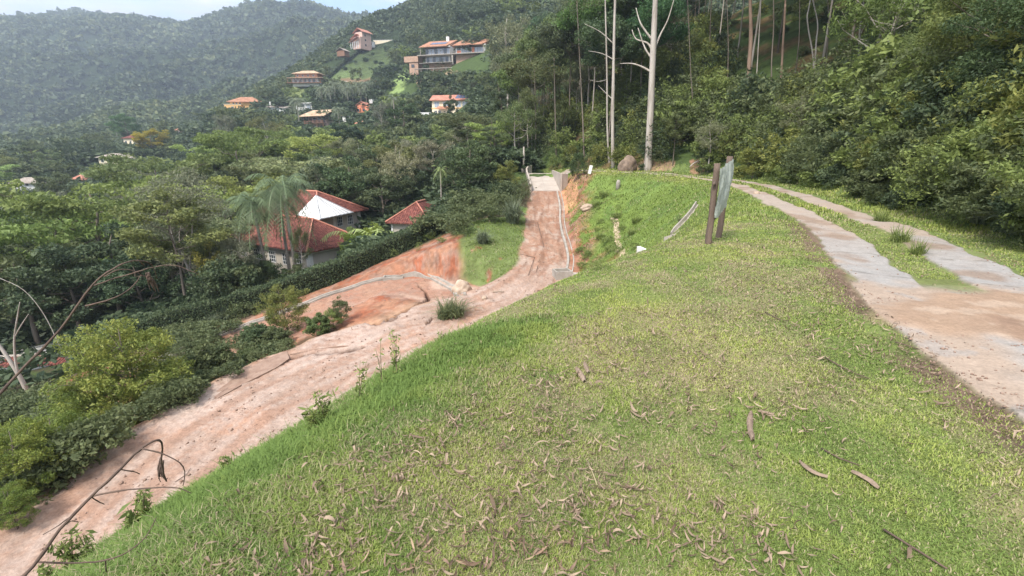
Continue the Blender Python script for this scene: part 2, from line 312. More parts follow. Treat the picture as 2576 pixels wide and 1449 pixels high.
class MB:
    """collects shapes of one mesh"""
    def __init__(s): s.v = []; s.f = []
    def add(s, V, F):
        n = len(s.v); s.v += [tuple(p) for p in V]; s.f += [tuple(i+n for i in f) for f in F]; return s
    def box(s, x0, y0, z0, x1, y1, z1):
        return s.add([(x0,y0,z0),(x1,y0,z0),(x1,y1,z0),(x0,y1,z0),(x0,y0,z1),(x1,y0,z1),(x1,y1,z1),(x0,y1,z1)],
                     [(0,3,2,1),(4,5,6,7),(0,1,5,4),(1,2,6,5),(2,3,7,6),(3,0,4,7)])
    def tube(s, pts, rad, n=8, jit=0.0, rng=random):
        pts = [Vector(p) for p in pts]; rings = []
        up = Vector((0.3, 0.2, 1)).normalized(); prev = None
        for i, p in enumerate(pts):
            t = (pts[min(i+1, len(pts)-1)]-pts[max(i-1, 0)])
            if t.length < 1e-9: t = Vector((0, 0, 1))
            t.normalize()
            if prev is None: a = t.cross(Vector((0.37, 0.91, 0.12))).normalized()
            else: a = (prev-t*prev.dot(t)).normalized()
            prev = a; b = t.cross(a); r = rad[i] if hasattr(rad, '__len__') else rad
            rings.append([p+(a*math.cos(2*math.pi*k/n)+b*math.sin(2*math.pi*k/n))*r*(1+jit*(rng.random()-0.5)) for k in range(n)])
        V = [q for rg in rings for q in rg]; F = []
        for i in range(len(rings)-1):
            for k in range(n): F.append((i*n+k, i*n+(k+1) % n, (i+1)*n+(k+1) % n, (i+1)*n+k))
        F.append(tuple(reversed(range(n)))); F.append(tuple((len(rings)-1)*n+k for k in range(n)))
        return s.add(V, F)
    def xf(s, M): s.v = [tuple(M @ Vector(p)) for p in s.v]; return s
    def mesh(s, name, mat, smooth=False):
        me = bpy.data.meshes.new(name); me.from_pydata(s.v, [], s.f); me.update()
        if smooth: me.polygons.foreach_set('use_smooth', [True]*len(me.polygons))
        if mat: me.materials.append(mat)
        return me
    def build(s, name, mat, parent=None, loc=None, rot=None, smooth=False):
        return link(name, s.mesh(name, mat, smooth), parent, loc, rot)

# ---------------------------------------------------------------- ground sheet
TL_px = [(1790,466),(1850,479),(1940,494),(2010,515),(2060,552),(2100,602),(2150,656),(2240,752),(2330,860),(2430,965),(2576,1100)]
TRK_L = [fz(u, v, -1.72) for u, v in TL_px]
TRACK = smooth_poly([(3.7,-4.0),(3.95,-1),(4.35,1.5),(5.0,4.2),(6.0,6.4),(7.1,8.6),(8.8,12.5),(10.8,18.5),(12.5,24),(13.9,30),(14.3,36),(13.2,41),(11.0,45.5),(9.0,50),(7.8,54),(6.9,57)],4)
def polymask(u, v, pts):
    ins = np.zeros(np.shape(u), bool); n = len(pts); j = n-1
    for i in range(n):
        xi, yi = pts[i]; xj, yj = pts[j]
        c = ((yi > v) != (yj > v)) & (u < (xj-xi)*(v-yi)/((yj-yi)+1e-12)+xi); ins ^= c; j = i
    return ins
def mixc(c, col, w): 
    w = np.clip(w, 0, 1)[:, None]; return c*(1-w)+np.asarray(col, float)[None, :]*w
# clearings and scars: corner points found where they lie on the slope
def wpoly(pts):
    P, ok = hits([p[0] for p in pts], [p[1] for p in pts], 700); return [(float(q[0]), float(q[1])) for q in P]
CLEAR = [('meadow', wpoly([(815,203),(905,114),(985,114),(1000,140),(975,180),(960,205),(880,210)]), (0.15,0.20,0.07)),
 ('bare', wpoly([(862,196),(958,193),(952,212),(846,212)]), (0.33,0.20,0.12)),
 ('lawn_a', wpoly([(736,216),(762,212),(766,232),(730,262),(712,262),(728,236)]), (0.24,0.28,0.10)),
 ('lawn_b', wpoly([(778,218),(805,216),(802,240),(768,250)]), (0.17,0.25,0.08)),
 ('lawn_c', wpoly([(965,235),(1005,178),(1042,176),(1010,232)]), (0.20,0.27,0.09)),
 ('lawn_d', wpoly([(1000,305),(1040,312),(1045,335),(1000,345)]), (0.14,0.21,0.05)),
 ('cut_face', wpoly([(1040,185),(1160,190),(1165,225),(1060,230)]), (0.26,0.19,0.12)),
 ('far_a', wpoly([(-90,298),(125,298),(110,320),(-90,325)]), (0.22,0.27,0.10)),
 ('far_b', wpoly([(494,303),(530,300),(530,322),(500,325)]), (0.18,0.27,0.08)),
 ('far_c', wpoly([(305,372),(410,374),(400,396),(302,394)]), (0.20,0.26,0.10)),
 ('far_d', wpoly([(172,430),(238,416),(242,448),(175,455)]), (0.22,0.30,0.10)),
 ('far_road', wpoly([(205,402),(250,376),(258,382),(222,408)]), (0.42,0.38,0.34)),
 ('far_soil', wpoly([(-90,328),(70,328),(60,345),(-90,348)]), (0.36,0.22,0.15)),
 ('pool_lawn', wpoly([(70,830),(160,792),(185,810),(150,868),(85,885)]), (0.22,0.29,0.08)),
 ('soil_left', wpoly([(55,1000),(160,995),(160,1060),(60,1045)]), (0.42,0.23,0.14)),
 ('scar', wpoly([(1538,548),(1552,545),(1560,590),(1572,640),(1556,648),(1546,600)]), (0.42,0.32,0.22)),
 ('slump', wpoly([(1415,455),(1440,448),(1455,480),(1448,520),(1420,540),(1412,490)]), (0.42,0.22,0.12)),
 ('cut_right', wpoly([(1735,405),(1775,395),(1770,435),(1738,440)]), (0.25,0.14,0.09)),
 ('cut_low', wpoly([(1560,405),(1700,408),(1690,428),(1560,430)]), (0.24,0.16,0.10))]
def build_ground():
    th = np.r_[np.arange(-110, -52, 0.8), np.arange(-52, 52, 0.15), np.arange(52, 110.1, 0.8)]*math.pi/180
    rr = [0.0+0.35]
    while rr[-1] < 2600:
        r = rr[-1]; rr.append(r*(1.0095 if r < 62 else 1.016))
    rr = np.array(rr); T, Rr = np.meshgrid(th, rr, indexing='ij')
    X = (np.sin(T)*Rr).ravel(); Y = (np.cos(T)*Rr).ravel()
    Z, crest, toe, D = height(X, Y, True)
    nT_, nR = len(th), len(rr)
    # concrete drainage channel in the bowl
    n1 = fbm(X, Y, 0.9, 4, 101); n2 = fbm(X, Y, 4.0, 3, 102); n3 = fbm(X, Y, 0.25, 3, 103); n4 = fbm(X, Y, 1.8, 3, 104)
    r = np.hypot(X, Y)
    C = np.tile(np.array([0.050, 0.075, 0.022]), (len(X), 1))                       # rough vegetation floor
    C = mixc(C, (0.13, 0.075, 0.04), sstep(0.52, 0.7, n4)*0.7*(toe > -1.0))         # bare earth and litter under the trees
    C = mixc(C, (0.055, 0.040, 0.026), sstep(-5, -8, toe)*sstep(.3, .5, n1)*.85*(r < 130))   # leaf litter under the closed forest
    # lawn on the shoulder and the bank
    lawn = (toe < 0.3) & (crest < 3.6+3.5*sstep(16, 24, Y)) & (r < 75) & ((X > 4.0) | (Y < 45))
    g = np.tile(np.array([0.115, 0.145, 0.042]), (len(X), 1)); g = mixc(g, (0.16, 0.17, 0.06), sstep(0.45, 0.65, n2)); g = mixc(g, (0.20, 0.155, 0.095), sstep(0.45, 0.7, n1)*0.7*(Y < 14))
    bank = sstep(-0.5, 0.3, crest)*sstep(20, 25, Y); g = mixc(g, (0.125, 0.175, 0.038), bank*0.9); g = mixc(g, (0.14,0.20,0.05), bank*sstep(0.5, 0.6, n2)*0.6); g = mixc(g, (0.07,0.12,0.03), bank*sstep(0.5, 0.65, n1)*0.6)
    C = np.where(lawn[:, None], g, C)
    verge = (toe > -3.0)*(toe < 1.2)*(Y > 3)*(Y < 50); C = mixc(C, (0.12, 0.155, 0.05), verge*0.8)
    # earth: bowl foot, cut banks
    rs = np.tile(np.array([0.255, 0.088, 0.046]), (len(X), 1)); rs = mixc(rs, (0.28, 0.145, 0.088), sstep(0.4, 0.62, n1)); rs = mixc(rs, (0.15,0.07,0.045), sstep(.52,.62,fbm(X+Z, Y, .45, 4, 133))*.6); rs = mixc(rs, (0.25,0.17,0.13), sstep(0.5,0.62,fbm(X, Y+Z*2, .6, 4, 109))*.6); rs = mixc(rs, (0.26, 0.12, 0.07), sstep(0.55, 0.75, n4)*0.7)
    dg, sg, _, ag = polyd(X, Y, RGUT); foot = (sg < 0)*0
    bowl = sstep(2.6, 0.8, dg+1.6*(n4-0.5)+ -1.4*sstep(10, 3, ag))*(X > 3.5)*(Y > 26)*(Y < 55)
    w = bowl*sstep(0.36, 0.5, n1+0.25*sstep(6, 0, ag)); C = C*(1-w[:, None])+rs*w[:, None]
    dh, sh, _, ah = polyd(X, Y, GUT)
    cut = sstep(5.2, 3.4, dh+2.2*(n4-0.5))*(sh < 0)*(r > 20)*sstep(0.30, 0.42, n1+0.2*sstep(26, 10, ah))
    cut = cut*(1-sstep(-3.6, -2.2, X)*(Y < 36.5))
    C = C*(1-cut[:, None])+rs*cut[:, None]
    inner = sstep(5.6, 3.4, D['hp']+2.6*(n1-0.5)+1.5*(n4-.5))*(r > 18); C = C*(1-inner[:, None])+rs*inner[:, None]
    grey = cut*sstep(24, 30, ah)*0.5; C = mixc(C, (0.28, 0.21, 0.16), grey)
    spur = sstep(-4.6, -3.9, X+1.6*(n4-.5)+.22*(36-Y)*(Y > 30)*-1+0.0)*(X < 1.2)*(Y > 25.8)*(Y < 42)*(D['dr'] > 0.0)*(D['hp'] > 0.2); C = mixc(C, (0.105, 0.14, 0.045), spur*sstep(0.3, 0.42, n1+0.1)*0.95)
    # slope under the wash on the valley side of the road
    edge = sstep(3.4, 1.0, D['dr']+1.8*(n1-0.5))*(D['dral'] > 34); C = mixc(C, (0.30, 0.19, 0.12), edge*0.9)
    # road surfaces
    pr = np.tile(np.array([0.295, 0.205, 0.155]), (len(X), 1)); pr = mixc(pr, (0.38, 0.285, 0.23), sstep(0.42, 0.62, n2)); pr = mixc(pr, (0.33, 0.19, 0.125), sstep(0.52, 0.68, n4)*0.75); pr = mixc(pr, (0.34,0.25,0.20), sstep(0.5,0.62,n3)*0.5); pr = mixc(pr, (0.40,0.22,0.14), sstep(33,24,D['dral'])*sstep(15,20,D['dral'])*.0)
    al = D['dral']; ur = sstep(34, 27, al); clod = np.tile(np.array([0.29, 0.18, 0.125]), (len(X), 1)); clod = mixc(clod, (0.35, 0.27, 0.215), sstep(0.5, 0.6, n1)*0.8); clod = mixc(clod, (0.25, 0.12, 0.07), sstep(0.52, 0.68, n3)*0.6)
    strk = fbm((D['dr']+1.6)*D['drs']*3.2+fbm(X, Y, 2, 2, 88), al*0.22, 0.8, 4, 87); pr = mixc(pr, (0.27, 0.165, 0.115), sstep(0.5, 0.66, strk)*0.7); pr = mixc(pr, (0.38, 0.30, 0.25), sstep(0.5, 0.36, strk)*0.5); clod = mixc(clod, (0.19, 0.10, 0.065), sstep(0.5, 0.64, strk)*0.6)
    pr = pr*(1-ur[:, None])+clod*ur[:, None]
    wr = sstep(0.35, 0.0, D['dr']+0.7*(n1-0.5))*(al > 7.5); C = C*(1-wr[:, None])+pr*wr[:, None]
    wh = sstep(0.35, -0.3, D['hp']+0.7*(n1-0.5))*(1-wr); hp = rs*0.5+np.array([0.33, 0.21, 0.15])*0.5; hp = mixc(hp, (0.40,0.28,0.21), sstep(0.45,0.6,n2)*sstep(-14,-8,X)); C = C*(1-wh[:, None])+hp*wh[:, None]
    C = mixc(C, (0.075, 0.038, 0.024), D['fis'])  # dark soil in the fissures, with their inner shade painted into the colour
    # concrete track with two ruts, grass strip, washed sand
    dt, st, _, at_ = polyd(X, Y, TRACK); q = dt*st
    nz = (n1-0.5)*0.30+(n3-0.5)*0.14
    rut = np.maximum(sstep(0.41, 0.36, np.abs(q-0.73)+nz), sstep(0.41, 0.36, np.abs(q+0.73)+nz))
    full = sstep(6.6, 5.8, Y+0.5*X-2.4+nz*2)
    rut = np.maximum(rut, full*sstep(1.22, 1.18, np.abs(q)+nz*0.5)); rut = rut*(r < 75)
    strip = sstep(0.9, 0.6, np.abs(q)+nz)*(1-rut); C = mixc(C, (0.13, 0.15, 0.05), strip*(r < 75))
    con = np.tile(np.array([0.265, 0.25, 0.23]), (len(X), 1)); con = mixc(con, (0.30, 0.225, 0.165), sstep(0.42, 0.56, fbm(X, Y, 2.2, 5, 107))*0.85); con = mixc(con, (0.25,0.23,0.21), sstep(0.55, 0.66, n3)*0.6); con = mixc(con, (0.13,0.12,0.10), sstep(0.035, 0.015, np.abs(np.mod(at_+.25*(n4-.5), 1.9)-.95))*.6)
    con = mixc(con, (0.32, 0.255, 0.20), sstep(6, 14, Y)*0.75); con = mixc(con, (0.20,0.135,0.09), sstep(0.55,0.68,fbm(X, Y, 1.1, 5, 131))*.65); con = mixc(con, (0.17,0.12,0.08), sstep(.34,.44,np.abs(np.abs(q)-.73)+.5*nz)*sstep(5.5,6.5,Y)*.5)
    C = C*(1-rut[:, None])+con*rut[:, None]
    sand = sstep(1.35, 1.0, np.hypot((X-5.6)/1.25, (Y-4.55)/0.85)+0.9*(n1-0.5)+0.3*(n3-0.5)); C = mixc(C, (0.27, 0.185, 0.125), sand*0.92); C = mixc(C, (0.20,0.13,0.09), sand*sstep(.45,.62,fbm(X, Y, .7, 5, 119))*.75); C = mixc(C, (0.36,0.28,0.21), sand*sstep(.52,.62,n3)*.5)
    edge2 = sstep(0.30, 0.12, np.abs(q-1.30)+nz)*(Y < 12)*(Y > -3)*(1-rut)*(1-sand); C = mixc(C, (0.13, 0.09, 0.062), edge2*sstep(.36,.5,n1+.1))
    Z = Z+rut*0.03*(r < 75)+sand*(0.05*fbm(X, Y, .5, 3, 108))
    # clearings in the valley
    for nm, P, col in CLEAR:
        P = np.array(P); ctr = P.mean(0); sp = np.abs(P-ctr).max()
        sel = (np.abs(X-ctr[0]) < sp*1.4+5) & (np.abs(Y-ctr[1]) < sp*1.4+5)
        ux = X[sel]+(n4[sel]-0.5)*sp*0.08; uy = Y[sel]+(n2[sel]-0.5)*sp*0.08
        m = polymask(ux, uy, [tuple(p) for p in P]); C[sel] = mixc(C[sel], col, m*0.92)
    farw = sstep(280, 420, r); C = mixc(C, (0.028, 0.044, 0.018), farw)  # far ground darkened in colour for the self-shadowing of the tree crowns
    cls = np.zeros(len(X), int)                                  # 0 ground 1 dirt road 2 concrete track 3 hills
    cls[(wr > 0.5) | (wh > 0.5)] = 1; cls[(rut > 0.5) | (sand > 0.6)] = 2; cls[r > 300] = 3
    # the lawn is its own surface
    cls[(cls == 0) & lawn & (bowl < 0.5)] = 4
    idx = np.arange(nT_*nR).reshape(nT_, nR)
    F = np.stack([idx[:-1, :-1], idx[:-1, 1:], idx[1:, 1:], idx[1:, :-1]], -1).reshape(-1, 4)[:, ::-1]
    fc = cls[F[:, 0]]
    V = np.c_[X, Y, Z]
    mats = {0: ground_mat('ground_cover', 3.0, 0.55, 0.6, 0.06), 1: ground_mat('packed_clay', 3.2, 0.38, 1.0, 0.07, 14.0), 2: ground_mat('weathered_concrete', 7.0, 0.30, 0.6, 0.012, 40.0),
            3: ground_mat('far_hills', 0.22, 0.8, 1.0, 4.0, 0.03), 4: ground_mat('turf', 14.0, 0.5, 0.6, 0.03, 1.4)}
    names = {0: 'ground', 1: 'dirt_road', 2: 'concrete_track', 3: 'hills', 4: 'lawn'}
    for c in range(5):
        f = F[fc == c]; used = np.unique(f); mp_ = np.full(len(V), -1, np.int64); mp_[used] = np.arange(len(used))
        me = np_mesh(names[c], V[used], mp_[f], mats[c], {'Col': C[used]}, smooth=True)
        tag(link(names[c], me), kind='structure')
    return
build_ground()
# ---------------------------------------------------------------- vegetation
def unit(v): return v/np.maximum(np.linalg.norm(v, axis=-1, keepdims=True), 1e-9)
def leaves(rs, C, size, asp=0.45, up=0.6, droop=0.0, rnd=None, jit=0.35):
    """one folded diamond leaf per centre -> V, F, rnd"""
    n = len(C); N = unit(rs.normal(size=(n, 3))+np.array([0, 0, up])); T = unit(np.cross(N, rs.normal(size=(n, 3))))
    if droop: T = unit(T+np.array([0, 0, -droop])); N = unit(N-T*(N*T).sum(-1, keepdims=True))
    B = np.cross(N, T); s = size*(1+jit*rs.normal(size=(n, 1))).clip(0.45, 1.9)
    T = T*s; B = B*s*asp; f = N*s*0.08
    V = np.stack([C-T*0.5, C+B*0.5+f, C+T*0.5, C-B*0.5+f], 1).reshape(-1, 3)
    F = np.arange(4*n).reshape(n, 4); r = rs.random(n) if rnd is None else rnd
    return V, F, np.repeat(r, 4)
def clumps(rs, P, rc, per, flat=0.6, hollow=0.45):
    """leaf centres in an uneven shell round each clump centre"""
    n = len(P); D = unit(rs.normal(size=(n, per, 3))); rad = hollow+(1-hollow)*rs.random((n, per, 1))**0.6
    rr = (rc if np.ndim(rc) else np.full(n, rc))[:, None, None]*(0.8+0.4*rs.random((n, 1, 1)))
    X = D*rad*rr*np.array([1, 1, flat]); cr = rs.random((n, 1))*0.55
    r = np.clip(cr+rs.random((n, per))*0.35+0.12*(D[..., 2]*0), 0, 1)
    return (P[:, None, :]+X).reshape(-1, 3), r.reshape(-1)
PROF = {'round': lambda t: math.sqrt(max(0.05, 1-(1.7*t-0.75)**2)), 'flat': lambda t: 0.45+0.65*t if t < 0.8 else 0.9,
        'cone': lambda t: 1.02-0.85*t, 'euc': lambda t: 0.55+0.45*math.sin(3.1*t+0.4), 'col': lambda t: 0.95-0.45*t, 'bush': lambda t: math.sqrt(max(0.04, 1-t*t))}
def make_tree(seed, H, tr, cb, Rx, shape, nlimb, nsub, per, leaf, rc, flat=0.6, asp=0.45, droop=0.0, up=0.6, rise=0.5, fork=0, bend=0.03, topfill=True, sub=0.55):
    rs = np.random.RandomState(seed); rg = random.Random(seed); tb = MB(); P = []
    nseg = 7; tp = [Vector((0, 0, -0.35))]; dx, dy = 0.0, 0.0
    for i in range(1, nseg+1):
        dx += rg.uniform(-1, 1)*bend*H; dy += rg.uniform(-1, 1)*bend*H
        tp.append(Vector((dx*i/nseg, dy*i/nseg, H*0.93*i/nseg)))
    def tat(z):
        for a, b in zip(tp[:-1], tp[1:]):
            if a.z <= z <= b.z: return a.lerp(b, (z-a.z)/(b.z-a.z))
        return tp[-1]
    tb.tube(tp, [tr*(1-0.85*i/nseg)+(tr*0.35 if i == 0 else 0) for i in range(nseg+1)], 8, 0.12, rg)
    for i in range(nlimb):
        t = (i+0.5)/nlimb; z0 = H*(cb+(0.93-cb)*t*0.9)*(0.92 if i else 1); a = i*2.399+rg.uniform(-0.5, 0.5)
        s0 = tat(z0); Lr = Rx*PROF[shape](t)*rg.uniform(0.68, 1.12); rz = rise*Lr*rg.uniform(0.4, 1.3)
        if shape == 'cone': rz *= 0.3
        e = Vector((s0.x*0.6+math.cos(a)*Lr, s0.y*0.6+math.sin(a)*Lr, min(z0+rz, H*0.985)))
        m1 = s0.lerp(e, 0.4)+Vector((0, 0, -0.10*Lr*(1 if shape != 'cone' else 0))); m2 = s0.lerp(e, 0.75)+Vector((rg.uniform(-.1, .1)*Lr, rg.uniform(-.1, .1)*Lr, 0.0))
        r0 = max(tr*0.42*(1-0.7*t), 0.012*H**0.5)
        tb.tube([s0, m1, m2, e], [r0, r0*0.75, r0*0.45, r0*0.12], 5, 0, rg); P.append(e)
        for k in range(nsub):
            f = 0.35+0.6*(k+rg.random())/nsub; q = s0.lerp(e, f); aa = a+rg.choice((-1, 1))*rg.uniform(0.5, 1.3); l = Lr*sub*rg.uniform(0.45, 1.0)*(1.15-0.5*f)
            g = q+Vector((math.cos(aa)*l, math.sin(aa)*l, l*rg.uniform(0.0, 0.75))); g.z = min(g.z, H)
            tb.tube([q, q.lerp(g, 0.5)+Vector((0, 0, 0.05*l)), g], [r0*0.4, r0*0.25, r0*0.08], 4, 0, rg); P.append(g)
            if rg.random() < 0.4: P.append(q.lerp(g, 0.5))
    if topfill: P += [tp[-1]+Vector((rg.uniform(-.2, .2)*Rx, rg.uniform(-.2, .2)*Rx, rg.uniform(-0.02, 0.05)*H)) for _ in range(3)]
    P = np.array([tuple(p) for p in P]); X, r = clumps(rs, P, rc, per, flat)
    if droop: X[:, 2] -= rs.random(len(X))*rc*droop
    X[:, 2] = np.maximum(X[:, 2], 0.02*H)
    return tb, leaves(rs, X, leaf, asp, up, droop, r)
BARK = {'grey': surf('bark_grey', (0.20, 0.165, 0.13), (0.10, 0.08, 0.065), 3.0, 0.9, 0.5, 12, (1, 1, 0.25)),
        'pale': surf('bark_pale', (0.44, 0.40, 0.35), (0.24, 0.20, 0.16), 1.6, 0.85, 0.3, 9, (1.6, 1.6, 0.22), c3=(0.34, 0.22, 0.16)),
        'brown': surf('bark_brown', (0.25, 0.175, 0.125), (0.13, 0.085, 0.06), 3.0, 0.9, 0.5, 12, (1, 1, 0.2)),
        'palm': surf('bark_palm', (0.34, 0.30, 0.26), (0.20, 0.17, 0.14), 2.0, 0.9, 0.6, 6, (0.4, 0.4, 3.5))}
LM = {'dark': leaf_mat('leaf_dark', (0.042, 0.068, 0.035), (0.130, 0.165, 0.075), .3),
      'mid': leaf_mat('leaf_mid', (0.072, 0.098, 0.042), (0.200, 0.225, 0.095), .35),
      'light': leaf_mat('leaf_light', (0.120, 0.165, 0.048), (0.300, 0.350, 0.105), .35),
      'grey': leaf_mat('leaf_grey', (0.125, 0.140, 0.085), (0.270, 0.280, 0.175), .3),
      'yellow': leaf_mat('leaf_yellow', (0.090, 0.130, 0.035), (0.340, 0.330, 0.090), .35),
      'frond': leaf_mat('leaf_frond', (0.090, 0.120, 0.070), (0.240, 0.270, 0.165), 0.2, 0.45),
      'dry': leaf_mat('leaf_dry', (0.085, 0.055, 0.035), (0.36, 0.27, 0.19), 0.1, 0.8)}
_S = {}
def species(name, bark, leafm, **k):
    tb, (V, F, r) = make_tree(**k); H = k['H']
    _S[name] = dict(H=H, trunk=tb.mesh(name+'_trunk', BARK[bark], True), crown=np_mesh(name+'_crown', V, F, LM[leafm], {'rnd': r}), V=V, r=r, Rx=k['Rx'])
for i in range(3):
    species('broad%d' % i, 'grey', ('dark', 'mid', 'dark')[i], seed=10+i, H=10, tr=0.24, cb=0.28, Rx=3.9, shape='round', nlimb=13, nsub=4, per=120, leaf=0.30, rc=0.85, flat=0.62)
for i in range(3):
    species('airy%d' % i, 'pale', ('grey', 'mid', 'grey')[i], seed=20+i, H=12, tr=0.20, cb=0.38, Rx=3.6, shape='euc', nlimb=13, nsub=4, per=75, leaf=0.30, rc=0.8, flat=0.75, asp=0.26, droop=0.5, rise=0.9, sub=0.6)
for i in range(2):
    species('spread%d' % i, 'grey', ('light', 'mid')[i], seed=30+i, H=9, tr=0.24, cb=0.42, Rx=5.2, shape='flat', nlimb=12, nsub=6, per=95, leaf=0.28, rc=0.95, flat=0.34, rise=0.55, sub=0.6)
for i in range(2):
    species('pine%d' % i, 'grey', 'dark', seed=40+i, H=14, tr=0.20, cb=0.22, Rx=2.9, shape='col', nlimb=26, nsub=3, per=70, leaf=0.34, rc=0.62, flat=0.6, asp=0.16, droop=0.15, rise=0.35)
for i in range(3):
    species('shrub%d' % i, 'grey', ('yellow', 'mid', 'light')[i], seed=50+i, H=4.5, tr=0.07, cb=0.06, Rx=1.8, shape=('col', 'bush', 'bush')[i], nlimb=22, nsub=4, per=75, leaf=0.13, rc=0.36, flat=0.8, asp=0.4, rise=0.75, droop=0.1)
for i in range(2):
    species('dense%d' % i, 'grey', ('dark', 'mid')[i], seed=60+i, H=2.0, tr=0.04, cb=0.03, Rx=1.5, shape='bush', nlimb=18, nsub=4, per=70, leaf=0.13, rc=0.33, flat=0.75, asp=0.5, rise=0.5)
for i in range(2):
    species('tall%d' % i, 'pale', ('mid', 'grey')[i], seed=70+i, H=30, tr=0.27, cb=0.50, Rx=5.0, shape='euc', nlimb=14, nsub=5, per=110, leaf=0.42, rc=1.25, flat=0.65, asp=0.28, droop=0.4, rise=0.8, bend=0.008)
for i in range(2):
    species('jungle%d' % i, 'grey', ('dark', 'mid')[i], seed=80+i, H=13, tr=0.13, cb=0.42, Rx=3.3, shape='round', nlimb=12, nsub=4, per=100, leaf=0.26, rc=0.8, flat=0.6, rise=0.7, bend=0.02)
for i in range(2):
    species('grove%d' % i, 'grey', ('dark', 'mid')[i], seed=88+i, H=9, tr=0.10, cb=0.25, Rx=3.0, shape='round', nlimb=15, nsub=5, per=230, leaf=0.125, rc=0.7, flat=0.6, rise=0.6, bend=0.03, asp=0.4)
for i in range(2):
    species('canopy%d' % i, ('grey', 'pale')[i], ('dark', 'mid')[i], seed=120+i, H=16, tr=0.11, cb=0.60, Rx=3.9, shape='round', nlimb=13, nsub=5, per=120, leaf=0.26, rc=0.95, flat=0.6, rise=0.6, bend=0.012)
species('forked', 'pale', 'grey', seed=93, H=13, tr=0.17, cb=0.50, Rx=4.2, shape='flat', nlimb=11, nsub=5, per=85, leaf=0.24, rc=0.9, flat=0.42, rise=1.0, sub=0.6)
species('fine_bush', 'grey', 'yellow', seed=95, H=5.0, tr=0.09, cb=0.05, Rx=2.15, shape='round', nlimb=40, nsub=5, per=80, leaf=0.105, rc=0.34, flat=0.8, asp=0.42, rise=0.6, droop=0.15, sub=0.45)
species('broadleaf_bush', 'grey', 'mid', seed=96, H=3.4, tr=0.06, cb=0.05, Rx=2.0, shape='bush', nlimb=34, nsub=5, per=55, leaf=0.17, rc=0.32, flat=0.75, asp=0.5, rise=0.6, sub=0.45)

def frond(V, F, rr, base, az, L, up, sag, lw, nl, rg, rnd, wide=0.05):
    """pinnate frond: curved rachis with leaflets hanging from both sides"""
    d = Vector((math.cos(az), math.sin(az), 0)); pts = []
    for i in range(nl+1):
        t = i/nl; pts.append(base+d*(L*t*(1-0.12*t))+Vector((0, 0, up*L*t-sag*L*t*t)))
    side = Vector((-d.y, d.x, 0))
    for i in range(1, nl+1):
        p = pts[i]; t = i/nl; ll = lw*(math.sin(math.pi*min(1, 0.12+0.85*t))**0.6)*rg.uniform(0.85, 1.1); tn = (pts[i]-pts[i-1]).normalized()
        for s in (-1, 1):
            e = p+side*s*ll*0.75+tn*ll*0.35+Vector((0, 0, -ll*rg.uniform(0.25, 0.7)))
            w = tn*wide; n = len(V); V += [p-w*0.5, p+w, e+w*0.2, e-w*0.2]; F.append((n, n+1, n+2, n+3)); rr += [min(1, max(0, rnd+rg.uniform(-.2, .2)))]*4
        n = len(V); q = pts[i-1]; u = Vector((0, 0, 0.025)); V += [q-side*0.03, q+side*0.03, p+side*0.02, p-side*0.02]; F.append((n, n+1, n+2, n+3)); rr += [0.8]*4
def palm_mesh(seed, H, nf=16, L=2.6, lw=0.75, nl=16, tr=0.14, straight=False, drape=True, wide=0.06):
    rg = random.Random(seed); V, F, rr = [], [], []; top = Vector((rg.uniform(-.04, .04)*H, rg.uniform(-.04, .04)*H, H))
    tb = MB(); tb.tube([Vector((0, 0, -0.3)), Vector((top.x*0.2, top.y*0.2, H*0.35)), Vector((top.x*0.6, top.y*0.6, H*0.7)), top], [tr*1.3, tr, tr*0.9, tr*0.75], 9)
    for i in range(nf):
        az = i*2.399; k = i/nf; frond(V, F, rr, top, az, L*rg.uniform(0.85, 1.1), 1.25-1.55*k, 0.95+0.45*k, lw, nl, rg, 0.35+0.5*rg.random(), wide)
    if drape:
        for i in range(5): frond(V, F, rr, top+Vector((0, 0, -0.15)), i*1.3+.4, L*0.7, -0.9, 1.1, lw*0.6, nl//2, rg, 0.95, wide)
    return tb.mesh('palm_trunk', BARK['palm'], True), np_mesh('palm_crown', [tuple(p) for p in V], F, LM['frond'], {'rnd': rr})
for i in range(3):
    a, b = palm_mesh(200+i, 9.0, 26, 3.0, 0.95, 22, wide=.045); _S['palm%d' % i] = dict(H=10.2, trunk=a, crown=b, Rx=2.6)
a, b = palm_mesh(210, 12.0, 13, 2.3, 0.7, 14, 0.17, drape=False); _S['royal'] = dict(H=13.2, trunk=a, crown=b, Rx=2)
a, b = palm_mesh(211, 1.0, 14, 2.2, 0.6, 14, 0.12, drape=False); _S['lowpalm'] = dict(H=2.4, trunk=a, crown=b, Rx=2)
def tuft_mesh(seed, n, L, w, mat, spread=0.5, segs=4, curl=0.9, r0=0.15):
    rs = np.random.RandomState(seed); V, F, rr = [], [], []
    az = rs.random(n)*6.283; ln = L*(0.5+0.6*rs.random(n)); out = spread*(0.25+rs.random(n)); R0 = r0*np.sqrt(rs.random(n)); a0 = rs.random(n)*6.283; rn = rs.random(n)
    for i in range(n):
        d = np.array([math.cos(az[i]), math.sin(az[i]), 0]); s = np.array([-d[1], d[0], 0])*w; b = np.array([math.cos(a0[i])*R0[i], math.sin(a0[i])*R0[i], -0.03]); k = len(V)
        for j in range(segs+1):
            t = j/segs; p = b+d*(out[i]*ln[i]*t**1.5)+np.array([0, 0, ln[i]*(t-curl*0.55*t*t*out[i]*1.5)]); ww = s*(1-t**2)*0.5+s*0.02
            V += [p-ww, p+ww]; rr += [rn[i]]*2
            if j: q = k+2*j; F.append((q-2, q-1, q+1, q))
    return np_mesh('tuft', V, F, mat, {'rnd': rr})
